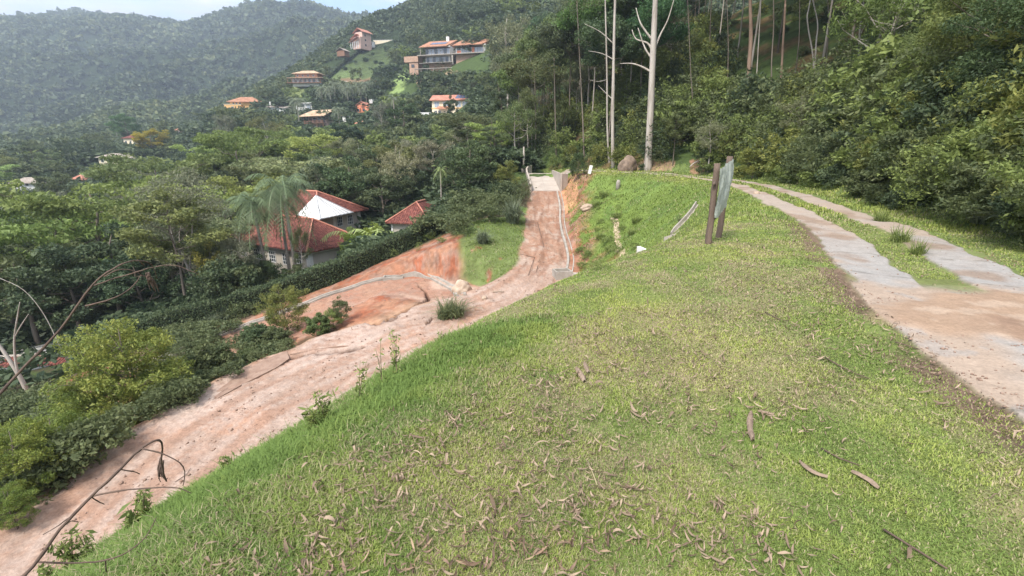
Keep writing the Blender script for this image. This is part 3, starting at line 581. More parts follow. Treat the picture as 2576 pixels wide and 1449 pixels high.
TUFT = {'reed': tuft_mesh(1, 420, 1.9, 0.045, LM['frond'], 0.75, 5, 1.0, 0.4), 'tall_grass': tuft_mesh(2, 160, 0.75, 0.018, LM['light'], 0.7, 4, 0.9, 0.22),
        'sedge': tuft_mesh(3, 240, 1.0, 0.022, LM['mid'], 0.9, 4, 0.9, 0.35)}

PLACED = []     # every plant standing as a thing: used for labels
def plant(sp, x, y, H, look, kind='tree', z=None, rz=None, tint=None, wide=1.0, group=None, label=None, cat=None):
    s = _S[sp]; k = H/s['H']; z = H1(x, y) if z is None else z
    o = empty(kind, (x, y, z), random.Random(int(x*97+y*31)).random()*6.28 if rz is None else rz)
    t = link('trunk', s['trunk'], o); c = link('crown', s['crown'], o); o.scale = (k*wide, k*wide, k)
    if tint: c.color = (*tint, 1)
    PLACED.append(dict(o=o, x=x, y=y, z=z, H=H, look=look, kind=kind, group=group, label=label, cat=cat or kind.replace('_', ' ').split()[-1])); return o
def plant_top(sp, u, vtop, Y, look, dz=0.0, **k):
    """a plant standing on the ground at depth Y whose top reaches the given height in view"""
    x, y, zt = at(u, vtop, Y); z = H1(x, y)+dz; H = max(0.6, zt-z); return plant(sp, x, y, H, look, z=z, **k)
def merged(name, items, mat, leafsub=1.0, keep=None, label=None, cap=1.6):
    """one mass of many crowns: items = (species, x, y, z, k, rz, wide)"""
    Vs, rs_ = [], []; rg = np.random.RandomState(7)
    for sp, x, y, z, k, rz, w in items:
        s = _S[sp]; V = s['V'].reshape(-1, 4, 3); n = len(V); m = min(n, int(n*leafsub)) if keep is None else min(n, keep)
        ix = rg.choice(n, m, replace=False); v = V[ix]
        if m < n: c = v.mean(1, keepdims=True); v = c+(v-c)*min(cap, math.sqrt(n/m))
        cz, sz = math.cos(rz), math.sin(rz); v = v*np.array([k*w, k*w, k])
        Vs.append(np.stack([v[..., 0]*cz-v[..., 1]*sz+x, v[..., 0]*sz+v[..., 1]*cz+y, v[..., 2]+z], -1).reshape(-1, 3))
        rs_.append(np.clip(s['r'].reshape(-1, 4)[ix]*0.8+0.25*(rg.random()-0.4), 0, 1).ravel())
    V = np.concatenate(Vs); r = np.concatenate(rs_); o = link(name, np_mesh(name, V, np.arange(len(V)).reshape(-1, 4), mat, {'rnd': r}))
    return tag(o, label, None, None, 'stuff')
# ---------------------------------------------------------------- building materials
def tile_mat(name, c1, c2, c3, pitch=0.24):
    m, n, o = newmat(name); b = n.nodes.new('ShaderNodeBsdfPrincipled'); b.inputs['Roughness'].default_value = 0.85; b.inputs['Specular IOR Level'].default_value = 0.2
    uv = n.nodes.new('ShaderNodeUVMap'); sx = n.nodes.new('ShaderNodeSeparateXYZ'); n.links.new(uv.outputs[0], sx.inputs[0])
    w = n.nodes.new('ShaderNodeTexWave'); w.bands_direction = 'X'; w.inputs['Scale'].default_value = 1.0/pitch/3.18; w.inputs['Distortion'].default_value = 0.6; w.inputs['Detail'].default_value = 1
    w2 = n.nodes.new('ShaderNodeTexWave'); w2.bands_direction = 'Y'; w2.wave_profile = 'SAW'; w2.inputs['Scale'].default_value = 1.0/0.40/3.18; w2.inputs['Distortion'].default_value = 0.4
    n.links.new(uv.outputs[0], w.inputs[0]); n.links.new(uv.outputs[0], w2.inputs[0])
    k = n.nodes.new('ShaderNodeTexNoise'); k.inputs['Scale'].default_value = 3.2; k.inputs['Detail'].default_value = 3; k.inputs['Roughness'].default_value = 0.8; n.links.new(uv.outputs[0], k.inputs[0])
    k2 = n.nodes.new('ShaderNodeTexNoise'); k2.inputs['Scale'].default_value = 0.45; k2.inputs['Detail'].default_value = 4; n.links.new(uv.outputs[0], k2.inputs[0])
    r = n.nodes.new('ShaderNodeValToRGB'); e = r.color_ramp.elements; e[0].position = 0.36; e[0].color = (*c2, 1); e[1].position = 0.66; e[1].color = (*c3, 1); q = e.new(0.5); q.color = (*c1, 1)
    n.links.new(k.outputs['Fac'], r.inputs[0])
    mx = n.nodes.new('ShaderNodeMix'); mx.data_type = 'RGBA'; mx.blend_type = 'MULTIPLY'; mr = n.nodes.new('ShaderNodeMapRange'); mr.inputs['From Min'].default_value = 0.4; mr.inputs['From Max'].default_value = 0.62; mr.inputs['To Min'].default_value = 0.45; mr.inputs['To Max'].default_value = 0.0
    n.links.new(k2.outputs['Fac'], mr.inputs[0]); n.links.new(mr.outputs[0], mx.inputs[0]); n.links.new(r.outputs[0], mx.inputs[6]); mx.inputs[7].default_value = (0.45, 0.42, 0.40, 1)
    n.links.new(mx.outputs[2], b.inputs['Base Color'])
    ad = n.nodes.new('ShaderNodeMath'); ad.operation = 'ADD'; n.links.new(w.outputs['Fac'], ad.inputs[0]); n.links.new(w2.outputs['Fac'], ad.inputs[1])
    bp = n.nodes.new('ShaderNodeBump'); bp.inputs['Strength'].default_value = 1.0; bp.inputs['Distance'].default_value = 0.07; n.links.new(ad.outputs[0], bp.inputs['Height']); n.links.new(bp.outputs[0], b.inputs['Normal'])
    n.links.new(b.outputs[0], o.inputs[0]); return m
M = {'tile_red': tile_mat('clay_tiles_red', (0.19,0.062,0.048), (0.095,0.038,0.034), (0.32,0.13,0.095)),
 'tile_orange': tile_mat('clay_tiles_orange', (0.46,0.23,0.14), (0.38,0.18,0.11), (0.52,0.29,0.19)),
 'tile_tan': tile_mat('clay_tiles_tan', (0.60,0.42,0.27), (0.46,0.30,0.19), (0.70,0.54,0.38)),
 'tile_pink': tile_mat('clay_tiles_pink', (0.55,0.24,0.17), (0.42,0.18,0.13), (0.62,0.32,0.22)),
 'tile_grey': tile_mat('clay_tiles_grey', (0.42,0.36,0.31), (0.30,0.24,0.20), (0.52,0.45,0.38)),
 'white': surf('white_plaster', (0.74,0.73,0.70), (0.60,0.58,0.55), 1.2, 0.85, 0.1), 'cream': surf('cream_plaster', (0.72,0.62,0.46), (0.64,0.54,0.38), 1.0, 0.85, 0.1),
 'beige': surf('beige_plaster', (0.50,0.45,0.38), (0.40,0.355,0.30), 0.8, 0.9, 0.15, c3=(0.44,0.40,0.34)), 'peach': surf('peach_plaster', (0.70,0.42,0.28), (0.62,0.36,0.24), 1.0),
 'yellow': surf('ochre_plaster', (0.74,0.44,0.18), (0.66,0.38,0.15), 0.8), 'brick': surf('brown_brick', (0.42,0.22,0.14), (0.32,0.16,0.10), 3.0), 'orange': surf('terracotta_plaster', (0.72,0.27,0.16), (0.62,0.22,0.13), 1.0),
 'stone': surf('tan_stone', (0.46,0.30,0.21), (0.30,0.20,0.145), 1.6, 0.95, 0.5, 5, c3=(0.52,0.40,0.30)), 'pinkwall': surf('pale_pink_plaster', (0.62,0.42,0.34), (0.50,0.33,0.27), 0.8),
 'dark': surf('dark_timber', (0.10,0.06,0.04), (0.06,0.04,0.03), 4), 'timber': surf('brown_timber', (0.24,0.13,0.08), (0.15,0.08,0.05), 5, sc=(1,1,.2)),
 'concrete': surf('cast_concrete', (0.36,0.325,0.28), (0.24,0.21,0.175), 1.5, 0.92, 0.3, 14, c3=(0.42,0.37,0.32)), 'pale_concrete': surf('new_concrete', (0.42,0.365,0.31), (0.33,0.28,0.235), 0.9, 0.92, 0.25, 12, c3=(0.45,0.40,0.345)),
 'metal': surf('grey_metal', (0.45,0.46,0.47), (0.38,0.39,0.40), 2, 0.5, 0.05, metallic=0.3), 'post': surf('post_timber', (0.165,0.118,0.088), (0.085,0.062,0.05), 6.0, 0.9, 0.9, 30, (1,1,0.10), c3=(0.23,0.17,0.13), bdist=0.01),
 'cut_wood': surf('cut_timber', (0.34,0.27,0.20), (0.24,0.18,0.13), 20, 0.9), 'rock': surf('boulder_rock', (0.46,0.36,0.27), (0.30,0.22,0.16), 2.5, 0.95, 0.6, 8, c3=(0.55,0.45,0.35)),
 'twig': surf('dead_twig', (0.13,0.088,0.066), (0.07,0.048,0.038), 12, 0.9, 0.8, 60, (1,1,1), bdist=0.004), 'cane': surf('dry_cane', (0.30,0.26,0.15), (0.20,0.15,0.09), 10)}
def glass_mat(name, col, r=0.08):
    m, n, o = newmat(name); b = n.nodes.new('ShaderNodeBsdfPrincipled'); b.inputs['Base Color'].default_value = (*col, 1); b.inputs['Roughness'].default_value = r; b.inputs['Specular IOR Level'].default_value = 0.8
    k = noise_node(n, 1.3, 2); bp = n.nodes.new('ShaderNodeBump'); bp.inputs['Strength'].default_value = 0.03; n.links.new(k.outputs['Fac'], bp.inputs['Height']); n.links.new(bp.outputs[0], b.inputs['Normal']); n.links.new(b.outputs[0], o.inputs[0]); return m
M['glass'] = glass_mat('window_glass', (0.05, 0.06, 0.07)); M['glass_pale'] = glass_mat('curtained_glass', (0.30, 0.33, 0.37), 0.15); M['solar'] = glass_mat('solar_glass', (0.03, 0.04, 0.09), 0.2)
M['opening'] = surf('dark_opening', (0.03, 0.025, 0.022), None, 1, 0.9, 0)
def roof_mesh(name, polys, mat, parent, th=0.12):
    V, F, UV = [], [], []
    for P in polys:
        P = [Vector(p) for p in P]; nrm = (P[1]-P[0]).cross(P[2]-P[0]).normalized()
        if nrm.z < 0: P.reverse(); nrm = -nrm
        h = Vector((0, 0, 1)).cross(nrm); h = h.normalized() if h.length > 1e-4 else Vector((1, 0, 0)); s = nrm.cross(h); n = len(P); k = len(V)
        V += P+[p-Vector((0, 0, th)) for p in P]; uv = [(p.dot(h), p.dot(s)) for p in P]
        F.append([k+i for i in range(n)]); UV += uv
        F.append([k+n+i for i in reversed(range(n))]); UV += list(reversed(uv))
        for i in range(n):
            j = (i+1) % n; F.append([k+j, k+i, k+n+i, k+n+j]); UV += [uv[j], uv[i], uv[i], uv[j]]
    me = bpy.data.meshes.new(name); me.from_pydata([tuple(v) for v in V], [], F); l = me.uv_layers.new(name='UVMap')
    for i, q in enumerate(UV): l.data[i].uv = q
    me.materials.append(mat); me.update(); return link(name, me, parent)
def hip_polys(x0, y0, x1, y1, z, rise, frac=0.5):
    w, d = x1-x0, y1-y0; m = min(w, d)*frac
    if w >= d: a, b = (x0+m, (y0+y1)/2, z+rise), (x1-m, (y0+y1)/2, z+rise)
    else: a, b = ((x0+x1)/2, y0+m, z+rise), ((x0+x1)/2, y1-m, z+rise)
    A, B, C, D = (x0,y0,z), (x1,y0,z), (x1,y1,z), (x0,y1,z)
    return [[A,B,b,a],[C,D,a,b],[B,C,b],[D,A,a]] if w >= d else [[B,C,b,a],[D,A,a,b],[A,B,a],[C,D,b]]
def window(parent, loc, w, h, rz=0.0, nx=2, nz=1, fm='white', pm='glass', bar=0.07, name='window'):
    """loc = middle of the sill on the wall face; local -y looks out of the wall"""
    f = MB(); d = 0.07
    f.box(-w/2, -d, 0, w/2, 0.02, bar); f.box(-w/2, -d, h-bar, w/2, 0.02, h); f.box(-w/2, -d+.003, bar, -w/2+bar, 0.017, h-bar); f.box(w/2-bar, -d+.003, bar, w/2, 0.017, h-bar)
    for i in range(1, nx): x = -w/2+w*i/nx; f.box(x-bar*0.3, -d+0.006, bar, x+bar*0.3, 0.014, h-bar)
    for i in range(1, nz): z = h*i/nz; f.box(-w/2+bar, -d+0.009, z-bar*0.25, w/2-bar, 0.011, z+bar*0.25)
    o = f.build(name, M[fm], parent, loc, rz); MB().box(-w/2+bar*.5, -d+0.03, bar*.5, w/2-bar*.5, -d+0.045, h-bar*.5).build('pane', M[pm], o); return o
def house_root(name, u, v, Y, rz, label, cat='house', z=None):
    x, y, zz = at(u, v, Y); o = empty(name, (x, y, zz if z is None else z), R(rz)); return tag(o, label, cat)
def boxpart(name, mat, parent, *bs):
    if name in ('corner_trim', 'post', 'column', 'chimney', 'brick_panel', 'stone_base', 'terrace', 'column', 'cornice'):
        for b in bs: o = MB().box(*b).build(name, M[mat], parent)
        return o
    m = MB()
    for b in bs: m.box(*b)
    return m.build(name, M[mat], parent)
# ---------------------------------------------------------------- the red tiled house by the hedge (two houses and an outbuilding)
def red_houses():
    x, y, z = -19.7, 44.2, -9.1
    h = tag(empty('tiled_house', (x, y, z), R(58)), 'low beige house with red hipped tile roof right behind the clipped hedge', 'house')
    # local: +x right-back (away), +y left-back
    boxpart('wall', 'beige', h, (0.6, 0.6, -3.6, 6.6, 15.0, -0.05))
    boxpart('corner_trim', 'white', h, (0.5, 0.5, -3.6, 0.95, 0.95, -0.06), (6.25, 0.5, -3.6, 6.7, 0.95, -0.06)); boxpart('cornice', 'white', h, (0.4, 0.4, -0.35, 6.8, 15.2, -0.1))
    roof_mesh('roof', hip_polys(-0.1, -0.1, 7.3, 15.8, 0.0, 2.5), M['tile_red'], h)
    rg = MB(); rg.tube([(-.1,-.1,.05),(3.6,3.6,2.55),(7.3,-.1,.05)], 0.11, 6); rg.tube([(3.6,3.6,2.55),(3.6,12.1,2.55)], 0.11, 6); rg.build('ridge_tiles', M['tile_pink'], h)
    for xx in (4.3, 5.9): window(h, (xx, 0.6, -1.9), 1.1 if xx < 5 else 0.6, 1.15, 0, 3, 3)
    for yy in (2.4, 4.4, 6.8, 9.6, 12.2): window(h, (0.6, yy, -1.9), 1.2, 1.2, -math.pi/2, 3, 3)
    for yy in (11.0, 13.6): window(h, (0.6, yy, -3.55), 1.0, 0.7, -math.pi/2, 3, 2)
    # upper house
    x, y, z = -21.6, 52.0, -6.75
    h = tag(empty('tiled_house', (x, y, z), R(64)), 'taller beige house with a white ribbed glass gable on its red tile roof', 'house')
    boxpart('wall', 'beige', h, (0.7, 0.7, -5.0, 7.3, 10.4, -0.05)); boxpart('corner_trim', 'white', h, (0.62, 0.62, -5.0, 1.0, 1.0, -0.06), (2.9, 0.64, -5.0, 3.3, 0.75, -0.06), (6.95, 0.62, -5, 7.36, 1.0, -0.06))
    roof_mesh('roof', hip_polys(0, 0, 8.2, 11.2, 0.0, 2.35), M['tile_red'], h)
    rg = MB(); rg.tube([(0,0,.05),(4.1,4.1,2.4),(8.2,0,.05)], 0.1, 6); rg.tube([(4.1,4.1,2.4),(4.1,7.1,2.4)], 0.1, 6); rg.build('ridge_tiles', M['tile_pink'], h)
    P = [(-0.5,-1.0,-0.15),(4.9,-0.6,-0.02),(1.9,1.9,2.15),(-0.9,2.0,0.25)]
    c = roof_mesh('glass_canopy', [[P[0],P[1],P[2]],[P[3],P[0],P[2]]], M['white'], h, 0.05)
    rb = MB()
    for i in range(9):
        t = i/8; a = Vector(P[0]).lerp(Vector(P[1]), t); s = min(t/0.55, (1-t)/0.45); e = Vector(P[2]).lerp(a, 1-max(0.02, min(1, s))) if 0 < i < 8 else Vector(P[2]); rb.tube([a+Vector((0,-.12,.02)), e+Vector((0,0,.03))], 0.035, 4)
    rb.tube([Vector(P[0])+Vector((0,0,.05)), Vector(P[1])+Vector((0,0,.05))], 0.06, 5); rb.build('rib', M['metal'], c)
    boxpart('chimney', 'beige', h, (2.2, 9.2, 0.5, 3.0, 10.0, 2.4))
    window(h, (3.9, 0.7, -1.6), 0.9, 1.2, 0, 3, 3); window(h, (5.6, 0.7, -1.6), 0.9, 1.2, 0, 3, 3)
    # outbuilding
    h = tag(empty('garden_pavilion', (-13.4, 49.6, -7.0), R(-12)), 'small beige outbuilding under its own red tile roof at the hedge end', 'outbuilding')
    boxpart('wall', 'beige', h, (0.5, 0.5, -3.2, 4.6, 7.0, -0.05)); boxpart('corner_trim', 'white', h, (3.1, 0.42, -3.2, 3.3, 0.48, -0.06), (0.42, 0.42, -3.2, 0.6, 0.6, -0.06))
    roof_mesh('roof', hip_polys(0, 0, 5.1, 7.5, 0, 1.9), M['tile_red'], h); window(h, (3.6, 0.5, -1.6), 0.9, 1.1, 0, 2, 2)
    rg = MB(); rg.tube([(0,0,.05),(2.55,2.55,1.95),(5.1,0,.05)], 0.09, 6); rg.tube([(2.55,2.55,1.95),(2.55,4.95,1.95)], 0.09, 6); rg.build('ridge_tiles', M['tile_pink'], h)
    # white shed low left
    h = tag(empty('white_shed', (-37.6, 36.0, -18.9), R(8)), 'white walled shed with a red tile lean-to roof in the bottom left', 'shed')
    boxpart('wall', 'white', h, (-14, 0, -0.5, 0, 5, 2.0)); roof_mesh('roof', [[(-4.6,-.35,2.15),(.4,-.35,2.15),(.4,.85,2.5),(-4.6,.85,2.5)]], M['tile_red'], h); boxpart('parapet', 'beige', h, (-14,.85,2.0,.5,1.1,2.6))
# ---------------------------------------------------------------- houses up the hill
def far_houses():
    # modern double house
    h = house_root('hillside_house', 1140, 137, 235, -14, 'long modern house with two orange mono-pitch roofs and glass fronts on the hill', 'house')
    k = 1.175; q = lambda *a: tuple(t*k for t in a)
    boxpart('terrace_slab', 'concrete', h, q(-14.5,-1.6,-.18,13.2,8,.12)); boxpart('wall', 'white', h, q(-11.5,0,.12,-1.3,8,3.2), q(1,0.3,.12,13,8,3.2)); boxpart('lower_wall', 'white', h, q(-11.8,.6,-2.8,-1.4,8,-.18))
    boxpart('stone_base', 'stone', h, q(1.1,0,-3.6,13.1,8,-.18), q(-10.4,.4,-5.6,.1,8,-2.95)); boxpart('deck', 'concrete', h, q(-13.7,-1.8,-2.95,.1,.6,-2.8)); boxpart('walkway', 'concrete', h, q(-15,-3.4,-5.25,9.4,-2.6,-5.05), *[q(-15+i*2.6,-3.3,-6.6,-14.8+i*2.6,-3.1,-5.25) for i in range(10)])
    boxpart('tower', 'stone', h, q(-20.6,-.6,-2.1,-14.6,4,0), q(-18.6,-.3,-6.6,-14.8,4,-2.1)); boxpart('column', 'concrete', h, q(-.2,-1.4,-3.6,.4,-.8,-.2), q(12.6,-1.4,.12,12.8,-1.2,2.7), q(-13.2,-1.4,.12,-13,-1.2,2.9))
    boxpart('fascia', 'dark', h, q(-11.8,-.25,2.45,-1.1,0,2.75), q(.9,.02,2.3,13.1,.28,2.6)); boxpart('brick_panel', 'orange', h, q(1.5,.2,.2,3.1,.3,1.3), q(7.6,.2,.2,8.6,.3,2.2))
    L1 = roof_mesh('roof', [[q(-13.6,-1.6,2.95),q(-2.0,-1.6,2.95),q(-1.0,8.2,6.8),q(-13,8.2,6.8)]], M['tile_orange'], h, .25); roof_mesh('roof', [[q(.3,-1.4,2.95),q(12.2,-1.4,2.95),q(14.4,8.2,6.6),q(.8,8.2,6.6)]], M['tile_orange'], h, .25)
    gb = MB(); gb.add([q(-1.3,0,3.2),q(-1.3,8,3.2),q(-1.3,8,6.5),q(-1.5,0,3.2),q(-1.5,8,3.2),q(-1.5,8,6.5)], [(0,1,2),(3,5,4),(0,2,5,3),(0,3,4,1),(1,4,5,2)]); gb.build('gable_wall', M['brick'], h); gb = MB(); gb.add([q(13,0.3,3.2),q(13,8,3.2),q(13,8,6.2),q(12.8,0.3,3.2),q(12.8,8,3.2),q(12.8,8,6.2)], [(0,1,2),(3,5,4),(0,2,5,3),(0,3,4,1),(1,4,5,2)]); gb.build('gable_wall', M['brick'], h)
    boxpart('chimney', 'white', h, q(-5.2,6.5,5.5,-4.1,7.4,7.9)); s = roof_mesh('solar_panel', [[q(-10.2,1.6,4.32),q(-3.6,1.6,4.32),q(-3.6,4.6,5.5),q(-10.2,4.6,5.5)]], M['solar'], h, .08)
    for i in range(8): window(h, q(-10.9+i*1.28, 0, .2), 1.4, 2.6, 0, 2, 1, 'dark', 'glass_pale' if i % 3 else 'glass')
    for i, xx in enumerate((3.9,5.2,6.6,9.2,10.4,11.7)): window(h, q(xx, .3, .2), 1.4, 2.4, 0, 2, 1, 'dark', 'glass_pale')
    for i in range(7): window(h, q(-10.9+i*1.35, .6, -2.7), 1.45, 2.7, 0, 2, 1, 'dark', 'glass_pale' if i % 2 else 'glass')
    for xx in (1.9,2.7): window(h, q(xx,.3,1.5), .7, .8, 0, 1, 1, 'dark', 'glass')
    window(h, q(-17, -.3, -4.1), 1.6, 1.4, 0, 2, 1, 'dark', 'glass')
    # cream house
    h = house_root('hillside_house', 1137, 289, 180, -8, 'cream two-storey house with red roof and solar panels behind the round dark tree')
    boxpart('wall', 'cream', h, (-7.3,0,-1.5,6.6,7,5.1)); boxpart('side_wall', 'cream', h, (6.6,1.5,-1.5,7.9,6.5,4.8)); boxpart('cornice', 'yellow', h, (-7.4,-.1,2.1,6.7,0,2.45)); boxpart('terrace', 'white', h, (-12.5,-3,-1.6,-7.3,4,.7), (-7.3,-3,-1.6,0,0,0.2))
    roof_mesh('roof', [[(-8,-.8,5.0),(7.2,-.8,5.0),(7.2,3.5,7.1),(-8,3.5,7.1)],[(-8,7.6,5.0),(7.2,7.6,5.0),(7.2,3.5,7.1),(-8,3.5,7.1)]], M['tile_pink'], h, .2); roof_mesh('porch_roof', [[(-5.6,-2,1.9),(-1,-2,1.9),(-1,0,3.0),(-5.0,0,3.0)]], M['tile_orange'], h, .1)
    for i in range(4):
        for j in range(2): roof_mesh('solar_panel', [[(1.3+i*1.15,0.3+j*1.5,5.62+j*.73),(2.35+i*1.15,0.3+j*1.5,5.62+j*.73),(2.35+i*1.15,1.65+j*1.5,6.28+j*.73),(1.3+i*1.15,1.65+j*1.5,6.28+j*.73)]], M['solar'], h, .05)
    for xx in (-5.5,-2.3,2.5,4.9): window(h, (xx,0,2.6), 1.8, 1.9, 0, 2, 1, 'white', 'glass_pale')
    for xx in (-6,-4.6,3.6,5.2): window(h, (xx,0,.1), 1.1, 1.5, 0, 2, 1, 'white', 'glass')
    # timber chalet
    h = house_root('chalet', 795, 326, 235, -22, 'pink timber chalet with a broad tan roof and long balcony'); 
    boxpart('wall', 'pinkwall', h, (-4.6,1.2,-1,5.2,9,5.6)); boxpart('balcony', 'timber', h, (-5.4,-.6,2.5,4.6,1.2,2.7), (-5.4,-.6,3.3,4.6,-.5,3.5), *[(-5.4+i*.5,-.58,2.7,-5.32+i*.5,-.52,3.3) for i in range(20)]); boxpart('post', 'timber', h, *[(-5.3+i*3.2,-.5,-1,-5.1+i*3.2,-.3,5.6) for i in range(4)])
    roof_mesh('roof', [[(-7,-1.6,5.4),(6.4,-1.6,5.4),(6.4,4.6,8.2),(-5,4.6,8.2)],[(-7,10.6,5.4),(6.4,10.6,5.4),(6.4,4.6,8.2),(-5,4.6,8.2)]], M['tile_tan'], h, .22); roof_mesh('dormer', [[(-2.2,-.3,6.15),(-.2,-.3,6.15),(-1.2,.2,6.9),(-1.2,2.4,7.2)],[(1.2,-.3,6.1),(-.2,-.3,6.15),(-1.2,.2,6.9),(-1.2,2.4,7.2)]], M['tile_tan'], h, .1)
    gb = MB(); gb.add([(5.2,1.2,5.6),(5.2,9,5.6),(5.2,4.9,8.0),(5,1.2,5.6),(5,9,5.6),(5,4.9,8.0)], [(0,1,2),(3,5,4),(0,2,5,3),(0,3,4,1),(1,4,5,2)]); gb.build('gable_wall', M['pinkwall'], h)
    for i in range(5): window(h, (-3.8+i*1.9,1.2,-.6), 0.9, 2.3, 0, 1, 1, 'dark', 'glass', name='door')
    for i in range(4): window(h, (-3.4+i*2.2,1.2,2.9), 1.2, 1.9, 0, 2, 1, 'dark', 'glass')
    window(h, (5.2,5.2,2.6), 1.2, 1.6, math.pi/2, 2, 1, 'dark', 'glass'); h.scale = (1.18, 1.18, 1.12)
    # yellow house
    h = house_root('hillside_house', 612, 276, 272, 6, 'ochre yellow house with a low orange hipped roof')
    boxpart('wall', 'yellow', h, (-6.4,0,-2,8,9,4)); boxpart('wing', 'yellow', h, (-8.6,-2,-2.5,0,0,2.4)); boxpart('parapet', 'cream', h, (-8.8,-2.15,2.4,.1,.05,2.65)); roof_mesh('roof', hip_polys(-7.8,-1.2,9.6,10.2,4,2.9), M['tile_orange'], h, .25)
    for xx in (-4.6,-3,-1.2): window(h, (xx,0,2.75), .9, .9, 0, 1, 1, 'dark', 'glass')
    window(h, (-4.5,-2,.3), 1.4, 1.2, 0, 2, 1, 'white', 'glass')
    # orange cottage
    h = house_root('cottage', 912, 282, 245, -14, 'small salmon cottage with gabled roof and two square windows')
    boxpart('wall', 'orange', h, (-3.9,0,-1.5,3.4,5,2.7)); gb = MB(); gb.add([(-3.9,0,2.7),(3.4,0,2.7),(-.3,0,4.6),(-3.9,5,2.7),(3.4,5,2.7),(-.3,5,4.6)], [(0,1,2),(3,5,4),(0,2,5,3),(1,4,5,2),(0,3,4,1)]); gb.build('gable_wall', M['orange'], h)
    roof_mesh('roof', [[(-4.6,-.5,2.5),(-4.6,5.5,2.5),(-.3,5.5,4.95),(-.3,-.5,4.95)],[(4.2,-.5,2.5),(4.2,5.5,2.5),(-.3,5.5,4.95),(-.3,-.5,4.95)]], M['tile_pink'], h, .15)
    boxpart('water_tank', 'white', h, (2.2,3.2,4.3,4.0,5,6.2)); boxpart('lean_to', 'pinkwall', h, (-7,.8,-1.5,-3.9,5,1.6)); window(h, (-2.2,0,.3), 1.1, 1.2, 0, 1, 1, 'dark', 'glass'); window(h, (.8,0,.3), 1.3, 1.2, 0, 1, 1, 'dark', 'glass'); window(h, (3.4,2.5,-.8), 1.3, 2.3, math.pi/2, 1, 1, 'dark', 'glass', name='door')
    # white flat-roofed house
    h = house_root('flat_roofed_house', 765, 279, 262, -6, 'white flat-roofed modern house beside the hedge')
    boxpart('wall', 'white', h, (-4.2,0,-1,4.4,6,3.6)); boxpart('roof', 'white', h, (-4.6,-.8,3.6,5.2,6.4,4.0)); window(h, (-1.4,0,1.9), 3.4, 1.1, 0, 4, 1, 'dark', 'glass'); window(h, (2.8,0,1.0), 2.2, 1.9, 0, 2, 1, 'dark', 'glass_pale')
    h = house_root('flat_roofed_house', 694, 276, 258, -4, 'low white building with a dark sagging roof and chimney pipes left of the tall palm')
    boxpart('wall', 'white', h, (-4.2,0,-1.5,5,5,1.2)); roof_mesh('roof', [[(-4.8,-.6,1.5),(5.6,-.6,.9),(5.6,5.6,2.2),(-4.8,5.6,3.0)]], M['tile_grey'], h, .25); boxpart('chimney', 'white', h, (-4.2,2,2.2,-3.4,2.8,4.2), (0,3,2.2,.5,3.4,3.8))
    # small roofs by the chalet
    h = house_root('cottage', 873, 301, 232, -8, 'tiny white cottage with a flat pink roof right of the chalet'); boxpart('wall', 'white', h, (-2.2,0,-1,2.2,3,1.7)); boxpart('roof', 'pinkwall', h, (-2.8,-.5,1.7,2.8,3.4,2.0)); window(h, (-.2,0,.3), .9, 1.0, 0, 1, 1, 'dark', 'glass')
    h = house_root('cottage', 912, 327, 215, -8, 'white cottage with pink tile roof half hidden below the salmon cottage'); boxpart('wall', 'white', h, (-3,0,-1,2.6,3.5,2.6)); roof_mesh('roof', hip_polys(-3.8,-.7,3.6,4.2,2.6,1.3), M['tile_pink'], h, .15); window(h, (-2,0,0), .9, 1.9, 0, 1, 1, 'dark', 'glass', name='door')
    # brick villa with double roof
    h = house_root('villa', 768, 208, 290, -4, 'brick villa with two tiers of tan tiled roofs above the terraces')
    boxpart('wall', 'brick', h, (-6,1,2.6,7,8,5)); boxpart('lower_wall', 'white', h, (-7.6,0,-2,8,8,2.4)); roof_mesh('roof', hip_polys(-7.4,-.2,8.6,9.4,5,2.0), M['tile_tan'], h, .2); roof_mesh('veranda_roof', hip_polys(-9.6,-2.6,10.6,9.8,2.4,1.0,.2), M['tile_tan'], h, .15)
    boxpart('terrace', 'timber', h, (-9.6,-2.6,-.4,10.6,0,-.1)); boxpart('post', 'timber', h, *[(-9.2+i*2.4,-2.4,-.1,-9+i*2.4,-2.2,2.4) for i in range(9)])
    for i in range(5): window(h, (-5.6+i*2.7,0,0), 1.3, 2.0, 0, 1, 1, 'dark', 'glass', name='door')
    for i in range(4): window(h, (-4.6+i*3.1,1,3.3), 1.1, 1.1, 0, 1, 1, 'white', 'glass')
    # stacked house on the hill top
    h = house_root('stepped_house', 903, 117, 360, -30, 'tall pink house with three stepped tile roofs at the top of the meadow')
    boxpart('wall', 'pinkwall', h, (-3.4,0,-2,4,8,9)); boxpart('porch', 'pinkwall', h, (-3.4,-2.2,-2,4,0,5.6)); boxpart('column', 'white', h, *[(-3.6+i*1.8,-4.2,-2,-3.3+i*1.8,-3.9,2.4) for i in range(5)])
    roof_mesh('roof', [[(-4.6,-.8,8.6),(-4.6,9,8.6),(.4,9,11.6),(.4,-.8,11.6)],[(5.2,-.8,8.8),(5.2,9,8.8),(.4,9,11.6),(.4,-.8,11.6)]], M['tile_pink'], h, .25); roof_mesh('porch_roof', [[(-5,-3,4.6),(-5,-.2,4.6),(1,-.2,7.4),(1,-3,7.4)],[(-4.6,-5,2.2),(-4.6,-2.4,2.2),(3.6,-2.4,5.0),(3.6,-5,5.0)]], M['tile_pink'], h, .2)
    for zz in (0.2,3.4,6.4): window(h, (4,2.6,zz), 1.2, 1.3, math.pi/2, 1, 1, 'dark', 'glass')
    h = house_root('retaining_wall', 964, 113, 372, -4, 'cream rubble wall cut into the slope at the top of the meadow', 'wall')
    boxpart('wall_face', 'cream', h, (-7,0,-2,8,1.5,3.0)); boxpart('cap', 'white', h, (-7.1,-.1,3.0,8.1,1.6,3.2))
